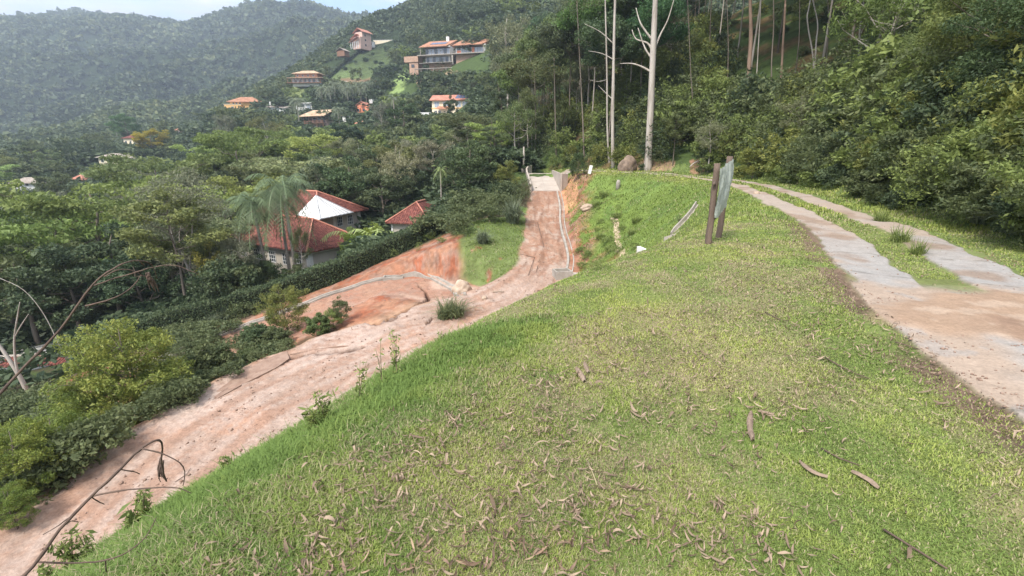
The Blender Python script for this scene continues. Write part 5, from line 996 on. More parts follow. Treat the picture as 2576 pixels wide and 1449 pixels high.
plant_top('lowpalm', 905, 545, 47, 'yellow-green cycad', label='yellow-green broad fronded plant between the two red roofs', kind='palm_bush', cat='palm', tint=(1.5,1.6,.8), wide=1.0)
plant_top('lowpalm', 945, 548, 45.5, 'yellow-green', label='yellow-green fronded plant left of the outbuilding', kind='palm_bush', cat='palm', tint=(1.5,1.6,.9)); plant_top('shrub2', 890, 572, 45, 'light', label='light green garden shrub beside the lower red roof', kind='bush', tint=(1.1,1.2,.8))
plant_top('shrub2', 925, 560, 48, 'light', label='light shrub between the yellow-green fronded plants', kind='bush', tint=(1.2,1.2,.7))
plant_top('broad1', 955, 420, 60, 'rounded', label='rounded grey-green tree behind the red roofed outbuilding', wide=1.1, tint=(.95,.98,1.1))
plant_top('broad1', 890, 440, 66, 'rounded', label='rounded tree behind the upper red roof', wide=1.1); plant_top('broad0', 1010, 400, 64, 'rounded', label='dark round tree above the outbuilding', wide=1.0)
plant_top('royal', 1106, 412, 52, 'slim palm', label='slim small palm among the trees right of the outbuilding', kind='palm_tree', tint=(1.3,1.4,.8))
plant_top('broad2', 1060, 360, 74, 'tree', label='broad tree above the small slim palm'); plant_top('jungle1', 1160, 400, 60, 'tree', label='light bushy tree left of the ramp hedge bank', wide=1.2)
plant_top('pine0', 1262, 190, 78, 'tall pine-like', label='tallest feathery pine-like tree behind the light pole', wide=.95); plant_top('pine1', 1225, 300, 74, 'pine', label='feathery pine-like tree left of the tallest one'); plant_top('pine0', 1305, 250, 72, 'pine', label='dark pine-like tree right behind the light pole', wide=.9)
plant_top('royal', 990, 236, 150, 'tall royal palm', label='tall royal palm with a white trunk between the cottages and the cream house', kind='palm_tree', wide=1.2)
plant_top('palm1', 745, 243, 215, 'palm', label='shaggy palm in front of the white flat-roofed house', kind='palm_tree', wide=1.2); plant_top('palm2', 850, 268, 212, 'palm', label='broad palm right of the chalet roof', kind='palm_tree', wide=1.4)
for i, (u, v) in enumerate(((830,212),(838,203),(862,206),(872,216),(900,203),(918,203),(928,205),(884,212),(808,214),(905,216))):
    plant_top('palm%d' % (i % 3), u, v, 262+(_rg.random()-.5)*14, 'palm', kind='palm_tree', wide=1.15, group='palms in a row below the pitch')
plant_top('broad0', 1136, 240, 150, 'round dark', label='round dark tree standing before the cream house', wide=.62); plant_top('airy0', 960, 252, 150, 'tall grey', label='tall grey eucalyptus left of the royal palm', wide=.9, tint=(.85,.85,.95))
plant_top('broad0', 873, 302, 118, 'araucaria-like dark', label='very dark rounded conifer below the small cottages', wide=1.0, tint=(.65,.75,.95)); plant_top('spread0', 625, 330, 112, 'light green', label='light green spreading tree left of the chalet', wide=1.0, tint=(.8,.85,.8))
plant_top('spread0', 590, 345, 96, 'light green', label='second light green spreading tree left below the chalet', wide=1.0, tint=(.8,.85,.8)); plant_top('broad1', 372, 322, 205, 'yellow flowering', label='yellow flowering tree above the terraced garden', wide=1.3, tint=(2.6,1.8,.5))
plant_top('broad2', 310, 287, 262, 'round', label='round vivid green tree in the valley above the cream cottage', wide=1.2, tint=(1.3,1.7,1.3)); plant_top('spread1', 400, 395, 88, 'light', label='light green dome tree left of centre in the valley', wide=1.1, tint=(1.2,1.25,1.0))
plant_top('airy0', 560, 285, 190, 'tall', label='tall grey eucalyptus left of the ochre house', wide=1.0); plant_top('broad1', 135, 432, 118, 'dome', label='green dome tree beside the far-left lawn', wide=1.0)
# bare forked tree low at the left
def bare_tree():
    x, y, _ = at(76, 1008, 27.0); z = H1(x, y); o = Vector((x, y, z)); s = tag(empty('bare_tree', o), 'pale leafless tree leaning in front of the white shed', 'tree')
    def br(px, r0, r1, nm, Y=27.0): P = [p-o for p in smoothv(curve_px(px, Y, Y))]; n = len(P); m = MB(); m.tube(P, [r0+(r1-r0)*i/(n-1) for i in range(n)], 7, .1, _rg); m.build(nm, BARK['pale'], s, smooth=True)
    br([(80,1022),(66,980),(45,940),(20,900),(-10,860),(-40,835)], .16, .07, 'trunk'); br([(45,940),(38,900),(36,850),(45,790),(50,760)], .08, .02, 'branch'); br([(36,850),(52,820),(72,790)], .04, .015, 'branch'); br([(20,900),(0,895),(-20,905)], .05, .02, 'branch'); br([(178,930),(150,870),(110,790),(60,730),(0,700)], .035, .015, 'branch', 31)
bare_tree()
# grasses
def tuft(kind, u, v, H, label, grp=None, Y=None, name='grass_clump', wide=1.0, xy=None):
    if xy: x, y = xy; p = (x, y, H1(x, y))
    else: p = hits([u], [v], 400)[0][0] if Y is None else (at(u, v, Y)[0], Y, H1(at(u, v, Y)[0], Y))
    b = {'reed': 1.9, 'tall_grass': .75, 'sedge': 1.0}[kind]; k = H/b; o = link(name, TUFT[kind], None, tuple(p), _rg.random()*6.28, (k*wide, k*wide, k)); return tag(o, label, 'grass', grp)
tuft('reed', 1290, 560, 2.9, 'big fountain of grey-green reeds left of the rutted road', wide=.85); tuft('reed', 1215, 612, 1.5, 'small reed clump on the slope between road and hairpin'); tuft('sedge', 1138, 792, 1.5, 'green sedge tuft inside the hairpin where the roads join', wide=1.1); tuft('sedge', 1118, 800, 1.0, 'small sedge tuft on the clay left of the larger one')
tuft('reed', 575, 800, 1.5, 'clump of long grass in front of the hedge above the lower road', wide=1.2); tuft('reed', 540, 812, 1.2, 'lower clump of long grass at the hedge foot')
tuft('tall_grass', 2215, 560, .55, 'grass tuft growing in the middle strip of the track'); tuft('tall_grass', 2265, 610, .5, 'leafy tuft near the sandy end of the middle strip'); tuft('tall_grass', 2310, 640, .4, 'low tuft where the middle strip ends')
tuft('reed', 2480, 560, 1.3, 'arching long grass at the foot of the forest slope on the right'); tuft('reed', 2560, 585, 1.2, 'arching long grass cut by the right frame edge'); tuft('sedge', 1715, 560, .5, 'small sedge beside the cracked channel')
for (u, v, H, lb) in ((1520,495,1.3,'weed clump beside the marker post'),(1500,520,1.2,'weed clump below the marker post'),(1600,560,1.0,'long grass tuft on the bright bank'),(1590,590,.9,'grass tuft low on the bright bank'),(1510,600,1.0,'weeds at the foot of the bright bank'),(1480,640,.9,'weeds beside the straight gutter')):
    tuft('tall_grass', u, v, H*.7, lb, wide=1.4)
# ---------------------------------------------------------------- weeds along the crest of the lawn
def weed(px, Y0, H, kind, label):
    u, v = px; x, y, z = at(u, v, Y0); z = H1(x, y)-.02; rg = random.Random(int(u)); o = tag(empty('weed', (x, y, z), rg.random()*6), label, 'weed'); m = MB(); C = []
    for s in range(kind[0]):
        a = rg.random()*6.28; l = H*rg.uniform(.7, 1.05); lean = rg.uniform(.03, .3); P = [Vector((math.cos(a)*lean*l*t*t, math.sin(a)*lean*l*t*t, l*t)) for t in (0, .35, .7, 1)]; m.tube(P, [.004, .0035, .003, .0015], 5)
        for k in range(kind[1]): t = .15+.85*rg.random(); b = rg.random()*6.28; C.append(np.array([math.cos(a)*lean*l*t*t+math.cos(b)*.03, math.sin(a)*lean*l*t*t+math.sin(b)*.03, l*t]))
    m.build('stem', M['cane'], o); V, F, r = leaves(np.random.RandomState(int(v)), np.array(C), kind[2], .28, .2, .3); link('foliage', np_mesh('weed_leaf', V, F, LM['light'], {'rnd': r}), o)
for a in (((1000,958),4.0,.62,(3,26,.05),'tall thin weed stalk standing on the crest against the clay road'),((962,975),3.9,.55,(2,16,.045),'bare thin stalk beside the tallest weed'),((905,1010),3.5,.42,(3,24,.05),'weed stems on the crest left of the tallest stalk'),((820,1070),3.2,.34,(4,40,.05),'leafy weed at the lawn crest over the pale road'),
    ((790,1085),3.1,.22,(4,30,.055),'small leafy weed beside the leafy crest weed'),((575,1175),2.9,.16,(4,26,.05),'low weed at the crest near the dead branch'),((370,1330),2.55,.30,(4,44,.05),'willowy weed beside the dead branch tassel'),((345,1350),2.5,.22,(3,26,.07),'broad leaved weed beside the willowy one'),
    ((185,1420),2.35,.36,(4,60,.045),'feathery weed in the bottom left corner behind the stem'),((225,1400),2.4,.28,(3,40,.045),'feathery weed right of the dead stem'),((130,1440),2.3,.25,(3,40,.045),'feathery weed left of the dead stem'),((1110,890),4.7,.2,(3,16,.04),'tiny weed on the crest above the junction')):
    weed(*a)
# ---------------------------------------------------------------- turf blades and litter
def blade_mat():
    m, n, o = newmat('grass_blade'); a = n.nodes.new('ShaderNodeAttribute'); a.attribute_name = 'Col'; b = n.nodes.new('ShaderNodeBsdfPrincipled'); b.inputs['Roughness'].default_value = .6; b.inputs['Specular IOR Level'].default_value = .2
    t = n.nodes.new('ShaderNodeBsdfTranslucent'); x = n.nodes.new('ShaderNodeMixShader'); x.inputs[0].default_value = .3
    n.links.new(a.outputs['Color'], b.inputs['Base Color']); n.links.new(a.outputs['Color'], t.inputs[0]); n.links.new(b.outputs[0], x.inputs[1]); n.links.new(t.outputs[0], x.inputs[2]); n.links.new(x.outputs[0], o.inputs[0]); return m
BLADE = blade_mat()
def lawn_sites(n, r0, r1, a0, a1, rs, pw=1.0):
    """random spots, denser close by: uniform in angle and in log distance"""
    th = np.radians(a0+(a1-a0)*rs.random(n)); r = r0*(r1/r0)**(rs.random(n)**pw); return np.sin(th)*r, np.cos(th)*r
def blades(name, x, y, ht, wd, label, rs, lush=True):
    z, crest, toe, D = height(x, y, True); dt, st, _, _ = polyd(x, y, TRACK); q = dt*st
    n1 = fbm(x, y, .9, 4, 101); n2 = fbm(x, y, 4.0, 3, 102); n3 = fbm(x, y, .25, 3, 103); gap = fbm(x, y, .5, 3, 140)
    ok = (toe < 1.3) & (crest < 2.6+4.0*sstep(16, 24, y)) & ((np.abs(q) > 1.24+.25*(n1-.5)) | ((np.abs(q) < .29+.2*(n3-.4)) & (y > 6.4))) & (D['dr'] > .4) & ((x > 4.0) | (y < 45)) & (np.hypot((x-5.6)/1.4, (y-4.55)/1.0) > 1.0)
    ok &= rs.random(len(x)) < 0.50+.9*gap-.45*((np.abs(q-1.32) < .17) & (y < 10))
    dg, sg, _, _ = polyd(x, y, RGUT); ok &= (dg > .5); ok |= (x > -3.7+.5*n1) & (x < 1.2) & (y > 26.3) & (y < 41) & (D['dr'] > .15) & (D['hp'] > .6) & (rs.random(len(x)) < .8)
    x, y, z, crest, n1, n2, n3, q = [a[ok] for a in (x, y, z, crest, n1, n2, n3, q)]; n = len(x)
    edge = sstep(-1.6, .2, crest)*(y < 5); az = rs.random(n)*6.283; h = ht[ok]*(.55+.75*rs.random(n))*(1+edge*2.2*lush)*(.75+.6*n3)*(1+.8*(rs.random(n) < .02)); w = wd[ok]*(.7+.6*rs.random(n))
    lean = h*(.35+.75*rs.random(n)); d = np.stack([np.cos(az), np.sin(az), np.zeros(n)], 1); s = np.stack([-d[:, 1], d[:, 0], np.zeros(n)], 1)*w[:, None]*.5; b = np.stack([x, y, z-.006], 1); up = np.array([0, 0, 1.0])
    m = b+d*(lean*.32)[:, None]+up*(h*.62)[:, None]; t = b+d*lean[:, None]+up*(h*(.95-.35*rs.random(n)))[:, None]
    V = np.stack([b-s, b+s, m+s*.8, m-s*.8, t], 1).reshape(-1, 3); i5 = np.arange(n)*5
    Fq = np.stack([i5, i5+1, i5+2, i5+3], 1); Ft = np.stack([i5+3, i5+2, i5+4], 1)
    g = np.array([.165, .245, .058]); ye = np.array([.42, .455, .11]); sw = np.array([.44, .36, .23]); dk = np.array([.07, .125, .034])
    k1 = np.clip(sstep(.40, .62, n2)*.42+sstep(.42,.6,n3)*.35+rs.random(n)*.35-edge*.5, 0, 1)[:, None]; k2 = ((rs.random(n) < .12+.30*sstep(.42, .62, n1)-.22*edge-.15*(y > 15))*rs.random(n)**.5)[:, None]; k3 = (rs.random(n)*.6)[:, None]
    br = (sstep(20, 25, y)*sstep(-.5, .3, crest))[:, None]; c = g*(1-k1)+ye*k1; c = c*(1-k3*.6)+dk*k3*.6; c = c*(1-br)+np.array([.175, .235, .050])*br; c = c*(1-k2)+sw*k2
    o = link(name, np_mesh(name, V, [Fq, Ft], BLADE, {'Col': np.repeat(c, 5, axis=0)})); tag(o, label, 'grass', None, 'stuff')
rs = np.random.RandomState(5)
x, y = lawn_sites(800000, 1.15, 15, -62, 58, rs, .9); r = np.hypot(x, y); blades('grass', x, y, .019+.0008*r, .0024+.0010*r, 'short patchy green and straw coloured turf of the foreground lawn', rs)
x, y = lawn_sites(200000, 14, 62, -12, 50, rs, .9); r = np.hypot(x, y); blades('bank_grass', x, y, .045+.0018*r, .005+.0009*r, 'bright green mown grass on the curved bank beyond the sign', rs, False)
def leaf_ribbon(rs, L, w, nseg=6):
    bend = (1 if rs.random()<.75 else -1)*rs.uniform(.7, 4.2); tw = rs.normal()*1.3; roll = abs(rs.normal())*.5; c0 = rs.normal()*.35; V, p, a = [], np.zeros(3), -bend/2
    for i in range(nseg+1):
        t = i/nseg; ww = w*(math.sin(math.pi*min(1, .06+.92*t))**.7)/2+.0006; ca, sa = math.cos(tw*(t-.5)+c0), math.sin(tw*(t-.5)+c0); s = np.array([0, ca, sa])*ww; f = np.array([0, -sa, ca])*ww*roll
        V += [p-s+f, p.copy(), p+s+f]; p = p+np.array([math.cos(a), 0, math.sin(a)])*L/nseg; a += bend/nseg+rs.normal()*.12
    V = np.array(V); V -= V.mean(0); V[:, 2] -= V[:, 2].min(); F = []
    for i in range(nseg): k = 3*i; F += [(k, k+3, k+4, k+1), (k+1, k+4, k+5, k+2)]
    return V, np.array(F)
def litter():
    rs = np.random.RandomState(11); kinds = [leaf_ribbon(rs, 1.0, rs.uniform(.06, .17)) for _ in range(22)]; n = 46000
    x, y = lawn_sites(n, 1.2, 17, -58, 52, rs, .8); z, crest, toe, D = height(x, y, True); dt, st, _, _ = polyd(x, y, TRACK); q = dt*st; cl = fbm(x, y, 1.1, 4, 300); cl2 = fbm(x, y, .32, 2, 301)
    den = sstep(.47, .60, cl)*.8+sstep(.50, .62, cl2)*sstep(.4,.55,cl)*.9+.05; den = den*(1-.6*sstep(-.9, 0, crest))+.9*(np.abs(q-1.45) < .33)*(y < 10); den = den*.85*np.where(np.abs(q) < 1.15, .22, 1.0)*(1-.35*sstep(11, 17, np.hypot(x, y))); ok = (rs.random(n) < den*.56) & (crest < .5) & (toe < .5)
    x, y, z, q = x[ok], y[ok], z[ok], q[ok]; r = np.hypot(x, y); o = np.argsort(r); x, y, z, r, q = x[o], y[o], z[o], r[o], q[o]; me = [np_mesh('fallen_leaf', V, F, LM['dry'], {'rnd': np.full(len(V), .15+.8*rs.random())}, True) for V, F in kinds]
    L = rs.uniform(.014, .078, len(x))*(1+.03*r)*(1+.5*(rs.random(len(x)) < .06)); yaw = rs.random(len(x))*6.283; tl = rs.normal(size=(len(x), 2))*.2; up = np.where(np.abs(q) < 1.15, .003, .018+.014*rs.random(len(x)))
    vis = (proj(x, y, z)[1] < 1449) & (proj(x, y, z)[0] < 2576) & (proj(x, y, z)[0] > 0); big = np.where(vis)[0][:300]; isb = np.zeros(len(x), bool); isb[big] = True
    for i in big:
        t = .30+.75*rs.random(); c = (t*1.05, t*(.92+.1*rs.random()), t*(.85+.15*rs.random())); o = link('fallen_leaf', me[i % len(me)], None, (x[i], y[i], z[i]+up[i]), (tl[i, 0], tl[i, 1], yaw[i]), float(L[i]), c)
        tag(o, 'curled dry brown leaf lying on the near part of the lawn', 'leaf', 'curled dry leaves scattered on the near lawn')
    Vs, Fs, Rr, k = [], [], [], 0
    for i in np.where(~isb)[0]:
        V, F = kinds[i % len(kinds)]; cy, sy = math.cos(yaw[i]), math.sin(yaw[i]); V = V*L[i]; V = V+np.stack([0*V[:, 0], 0*V[:, 0], V[:, 0]*tl[i, 0]+V[:, 1]*tl[i, 1]], 1)
        Vs.append(np.stack([V[:, 0]*cy-V[:, 1]*sy+x[i], V[:, 0]*sy+V[:, 1]*cy+y[i], V[:, 2]+z[i]+up[i]], 1)); Fs.append(F+k); k += len(V); Rr.append(np.full(len(V), rs.random()))
    tw = rs.random(len(kinds)) < 2
    tag(link('leaf_litter', np_mesh('leaf_litter', np.concatenate(Vs), np.concatenate(Fs), LM['dry'], {'rnd': np.concatenate(Rr)}, True)), 'thick scatter of small brown curled leaves over lawn and track edge', 'leaf litter', None, 'stuff')
litter()
def stick(pts, r, label, name='fallen_stick', mat='twig', lift=.02):
    P = hits([p[0] for p in pts], [p[1] for p in pts], 60)[0]; c = Vector(P[0]); m = MB(); n = len(P); m.tube([Vector(p)-c+Vector((0, 0, lift)) for p in P], [r*(1-.5*i/n) for i in range(n)], 6, .2, _rg); tag(m.build(name, M[mat], None, tuple(c), smooth=True), label, name.split('_')[-1])
stick([(2075,905),(2110,925),(2150,945),(2185,958)], .006, 'long brown stick lying in the lawn toward the track'); stick([(2065,1135),(2110,1160),(2160,1178)], .005, 'short brown stick on the lawn left of the track edge'); stick([(2220,1340),(2300,1390),(2380,1440)], .006, 'dark curved stick in the bottom right corner')
stick([(1925,790),(1960,808),(1985,812)], .006, 'thin stick on the lawn below the sign'); stick([(2340,905),(2380,912),(2410,925),(2405,940)], .006, 'bent twig lying on the edge of the concrete'); stick([(2250,865),(2300,880),(2330,890)], .006, 'thin twig pointing at the sand patch', lift=.02)
stick([(1478,1168),(1490,1195),(1502,1228)], .005, 'straight pale twig standing out of the turf', mat='cane'); stick([(1310,640),(1345,648),(1330,690),(1322,735)], .02, 'root-like vine lying over the rutted road'); stick([(1352,560),(1368,620),(1350,680),(1345,735)], .02, 'long dry vine lying down the middle of the rutted road'); stick([(1240,735),(1256,734),(1268,735)], .03, 'pale stick at the left shoulder of the rutted road', mat='cut_wood')
stick([(790,1035),(800,1030)], .01, 'short twig on the pale clay road'); stick([(440,1215),(470,1195),(480,1180)], .01, 'thin twig on the clay road behind the dead branch', lift=.03)
M['dry_bark'] = surf('dry_bark', (0.27,0.20,0.145), (0.13,0.09,0.065), 14, .95, .7, 60, c3=(.36,.29,.22), bdist=.006)
def bark_strip(pts, w, label, seed, col='dry_bark'):
    P = hits([p[0] for p in pts], [p[1] for p in pts], 60)[0]; c = Vector(P[0]); V = []; rg = random.Random(seed); F = []
    P = smoothv(P, 4); n = len(P)
    for i, p in enumerate(P):
        t = (P[min(i+1, n-1)]-P[max(i-1, 0)]).normalized(); s = t.cross(Vector((0, 0, 1))).normalized(); ww = .72*w*(.5+.5*math.sin(math.pi*(i+.5)/n))*rg.uniform(.8, 1.15)
        for a in (-1, -.5, 0, .5, 1): V.append(p-c+s*ww*a*.5+Vector((0, 0, .025+.3*w*(1-a*a)*rg.uniform(.7, 1.2))))
    for i in range(n-1):
        for k in range(4): F.append((i*5+k, i*5+k+1, i*5+k+6, i*5+k+5))
    tag(MB().add(V, F).build('bark_strip', M[col], None, tuple(c), smooth=True), label, 'bark strip')
bark_strip([(1888,1045),(1885,1080),(1893,1118)], .055, 'upright pale bark strip on the right half of the lawn', 1); bark_strip([(1905,1042),(1925,1045),(1945,1052)], .03, 'short grey bark strip beside the pale upright one', 2); bark_strip([(1640,1115),(1690,1150),(1740,1195)][0:0] or [(2010,1170),(2040,1195),(2080,1210)], .04, 'grey bark strip lying right of the lawn centre', 3)
bark_strip([(2140,1195),(2180,1215),(2210,1240)], .045, 'long grey bark strip low on the right lawn', 4); bark_strip([(1450,935),(1462,950),(1470,968)], .07, 'crumpled pale bark piece near the lawn middle', 5); bark_strip([(1470,920),(1480,945)], .05, 'small crumpled pale bark piece leaning on the larger one', 6)
# ---------------------------------------------------------------- the forest slope on the right
TRUNKS = []
def trunk(label, px, r, mat, extra=(), crown=None, H=None, name='forest_tree', sink=0):
    P = hits([px[0][0]], [px[0][1]], 200)[0][0]; Y = P[1]; o = Vector(P); s = tag(empty(name, o), label, 'tree')
    pts = [Vector(at(u, v, Y))-o for u, v in px]; pts[0].z -= .5; d = (pts[-1]-pts[-2]).normalized(); top = H or pts[-1].z+6
    if pts[-1].z < top: pts.append(pts[-1]+d*(top-pts[-1].z)*1.0)
    P2 = smoothv(pts, 4); n = len(P2); m = MB(); m.tube(P2, [r*(1.15 if i < 2 else 1-.55*i/n) for i in range(n)], 10, .08, _rg); m.build('trunk', BARK[mat], s, smooth=True)
    for e in extra: E = smoothv([Vector(at(u, v, Y+i*.35))-o for i, (u, v) in enumerate(e)], 4); k = len(E); m = MB(); m.tube(E, [r*.30*(1-.8*i/k) for i in range(k)], 6, .1, _rg); m.build('limb', BARK[mat], s, smooth=True)
    if crown:
        rr, nn, lf = crown; C0 = pts[-1]; rs = np.random.RandomState(int(px[0][0])); K = np.array([[C0.x, C0.y, C0.z]])+rs.normal(size=(nn, 3))*np.array([rr, rr, rr*.45]); X, q = clumps(rs, K, 1.1, 110, .6); V, F, q = leaves(rs, X, lf, .28, .6, .3, q); link('crown', np_mesh('tall_crown', V, F, LM['mid'], {'rnd': q}), s)
    TRUNKS.append((o.x, o.y)); return s
trunk('massive pale eucalyptus trunk, the thickest one, rising out of the frame', [(1630,425),(1634,330),(1640,200),(1646,60),(1650,-40)], .36, 'pale', (((1640,125),(1628,108),(1600,98),(1590,75)), ((1644,130),(1660,90),(1680,50),(1695,0)), ((1636,180),(1615,168),(1590,160),(1560,160)), ((1642,150),(1622,120),(1605,70)), ((1640,100),(1612,60),(1600,20))), (3.5, 26, .3), 30)
trunk('slim pale trunk left of the massive one', [(1543,418),(1541,300),(1543,200),(1545,80),(1548,-20)], .19, 'pale', (((1541,250),(1525,235),(1505,215)), ((1543,150),(1515,135),(1480,128)), ((1543,110),(1510,80),(1470,60))), (3, 22, .3), 28)
trunk('thinner grey trunk just left of the slim pale one', [(1534,408),(1528,330),(1527,200),(1524,60),(1522,-20)], .11, 'pale', (((1527,200),(1505,205),(1480,200)),), (2.5, 14, .3), 26)
trunk('orange-brown trunk with a leafy tuft near its top', [(1885,268),(1884,180),(1889,90),(1887,0)], .22, 'brown', (), (2.5, 12, .3), 20)
for (px, r, m, lb) in (([(1902,216),(1904,180),(1906,146)], .07, 'pale', 'short thin whitish stem right of the orange-brown trunk'), ([(1943,243),(1941,160),(1946,70),(1946,-10)], .06, 'grey', 'thin grey stem second from the orange-brown trunk'), ([(1965,222),(1968,140),(1975,20),(1976,-10)], .11, 'brown', 'brown trunk between thin grey stems right of the leafy one'),
    ([(2044,212),(2046,150),(2031,50),(2040,-10)], .07, 'pale', 'crooked whitish stem of the pale pair'), ([(2050,210),(2053,110),(2057,60),(2043,-10)], .07, 'pale', 'second whitish stem of the pale pair, bending left'), ([(2165,140),(2163,80),(2172,10),(2174,-20)], .09, 'pale', 'wavy pale trunk above the dry fallen branches'),
    ([(2222,245),(2226,160),(2233,60),(2236,-20)], .13, 'grey', 'straight grey trunk standing lowest on the slope'), ([(2216,170),(2218,80),(2221,-20)], .06, 'grey', 'thin stem left against the straight grey trunk'), ([(2409,142),(2418,80),(2434,10),(2440,-20)], .20, 'pale', 'thick whitish trunk leaning right near the top right corner'),
    ([(2447,110),(2450,50),(2458,-20)], .15, 'grey', 'grey trunk right of the leaning whitish one'), ([(2407,60),(2410,-20)], .14, 'grey', 'dark grey trunk behind the leaning whitish one'), ([(1830,235),(1832,120),(1828,-10)], .05, 'grey', 'very thin stem left of the orange-brown trunk'), ([(2000,190),(2010,100),(2012,-10)], .05, 'grey', 'thin dark stem in the forest shade'),
    ([(2078,180),(2085,60),(2082,-10)], .05, 'grey', 'thin dark stem right of the pale pair'), ([(1790,220),(1786,100),(1790,-10)], .06, 'grey', 'thin stem between the massive trunk and the orange-brown one'), ([(1470,395),(1466,300),(1460,180)], .10, 'grey', 'grey trunk in the shade above the ramp bush'), ([(1745,330),(1742,250),(1738,190),(1735,120)], .05, 'grey', 'wavy thin stem right of the massive trunk'),
    ([(1400,395),(1397,300),(1395,200)], .09, 'grey', 'dark trunk in the forest right behind the ramp'), ([(1345,400),(1348,330),(1346,230)], .09, 'grey', 'dark trunk in the forest behind the left half of the ramp')):
    trunk(lb, px, r, m, crown=(1.8, 10, .3), H=random.Random(int(px[0][0])).uniform(11, 17))
def leafy(u, v, Y, r, n, lf, mat, label, name='leafy_shoot', cat='branch'):
    c = np.array(at(u, v, Y)); rs = np.random.RandomState(int(u)); K = rs.normal(size=(n, 3))*np.array([r, r, r]); X, q = clumps(rs, K, r*.7, 60, .8); V, F, q = leaves(rs, X, lf, .3, .5, .4, q); return V, F, q, c
def arc_stick(px, r, label, Yo=-.6): 
    P = hits([px[0][0], px[-1][0]], [px[0][1], px[-1][1]], 90)[0]; n = len(px); pts = [Vector(at(u, v, P[0][1]+(P[1][1]-P[0][1])*i/(n-1)+Yo)) for i, (u, v) in enumerate(px)]; o = pts[0]; Q = smoothv([p-o for p in pts], 4); m = MB(); m.tube(Q, r, 6, .1, _rg); tag(m.build('fallen_branch', BARK['pale'], None, tuple(o), smooth=True), label, 'branch')
arc_stick([(2120,415),(2140,375),(2165,355),(2190,358)], .03, 'arched bare branch bending out of the bushes'); arc_stick([(2100,380),(2125,355),(2150,335)], .03, 'straight pale branch sticking out of the undergrowth'); arc_stick([(2145,125),(2160,95),(2178,60)], .04, 'dry fallen branch leaning in the dark forest'); arc_stick([(2070,175),(2120,165),(2170,155)], .03, 'dry branch lying across the forest floor'); arc_stick([(2386,190),(2395,150),(2408,120)], .04, 'reddish dead branch left of the leaning whitish trunk')
arc_stick([(1735,420),(1750,408),(1770,402)], .05, 'pale root on the bare earth at the forest foot')
_hillT = smooth_poly([p[:2] for p in TOE[::4]], 6)
def hill_site(rg, s0, s1, a0=0, a1=None):
    i = rg.randrange(a0, a1 or len(TOE)-1); p, q = TOE[i], TOE[i+1]; t = rg.random(); x = p[0]+(q[0]-p[0])*t; y = p[1]+(q[1]-p[1])*t; dx, dy = q[0]-p[0], q[1]-p[1]; l = math.hypot(dx, dy); s = s0+(s1-s0)*rg.random(); return x+dy/l*s, y-dx/l*s, s
def inview(x, y, z, m=150): u, v = proj(x, y, z); return -m < u < 2576+m and v < 1449+m
items, items2 = [], []; rg = random.Random(9)
NTOE = len(TOE)
_n = 6000; _th = np.radians(np.array([rg.uniform(-4, 54) for _ in range(_n)])); _r = 7*(85/7)**(np.array([rg.random() for _ in range(_n)])**.8); _X = np.sin(_th)*_r; _Y = np.cos(_th)*_r; _Zt, _c, _s, _d = height(_X, _Y, True)
for _i in range(_n):
    x, y, s = float(_X[_i]), float(_Y[_i]), float(_s[_i])
    if len(items) >= 800: break
    if s < .4 or (s > 14 and rg.random() < .3): continue
    _u, _v = proj(x, y, float(_Zt[_i]))
    low = 1820 < _u < 2300 and _v < 330
    if 1820 < _u < 2260 and 60 < _v < 255 and rg.random() < .72: continue
    if low and rg.random() < .25: continue
    if y < 3 or not inview(x, y, float(_Zt[_i])) or math.hypot(x, y) > 88: continue
    r = math.hypot(x, y); k = (.30+.35*min(1, s/4))*rg.uniform(.7, 1.3)*(.75+.4*min(1, r/30))*(.42 if low and _v < 255 else .7 if low else 1); items.append((rg.choice(['shrub1','shrub2','dense0','dense1','shrub0','fine_bush','shrub2','shrub0']), x, y, float(_Zt[_i])-.15, k*1.25, rg.random()*6.28, rg.uniform(.9, 1.3)))
close = [i for i in items if math.hypot(i[1], i[2]) < 14]; near = [i for i in items if 14 <= math.hypot(i[1], i[2]) < 24]; far = [i for i in items if math.hypot(i[1], i[2]) >= 24]
def split_mass(name, its, keep, label, mats=('mid', 'dark', 'light', 'yellow', 'mid', 'light')):
    for k, m in enumerate(mats):
        sub = [q for i, q in enumerate(its) if i % len(mats) == k]
        if sub: merged(name, sub, LM[m], cap=2.0 if keep < 2000 else 1.5, keep=keep, label=label % ('mid green', 'dark green', 'light green', 'yellowish', 'grass green', 'pale green')[k])['category'] = 'undergrowth'
split_mass('undergrowth', close, 14000, 'close %s leafy bushes at the right edge of the verge'); split_mass('undergrowth', near, 3600, 'dense %s bushes covering the near foot of the forest slope'); split_mass('undergrowth', far, 1300, 'dense %s undergrowth on the farther forest slope')
for i in range(34):     # single shrubs of the slope
    while True:
        x, y, s = hill_site(rg, 1.0, 11, 3, int(NTOE*.7)); 
        if y > 7 and inview(x, y, H1(x, y), 0): break
    sp, look = [('shrub0','yellow-green pointed'),('shrub2','light green'),('broadleaf_bush','broad-leaved'),('shrub1','dark green'),('fine_bush','feathery')][i % 5]
    plant(sp, x, y, rg.uniform(1.3, 2.8)*(.7+.3*min(1, y/20)), look, kind='bush', tint=(.9+.2*rg.random(),)*3, wide=rg.uniform(.9, 1.3), z=H1(x, y)-.1)
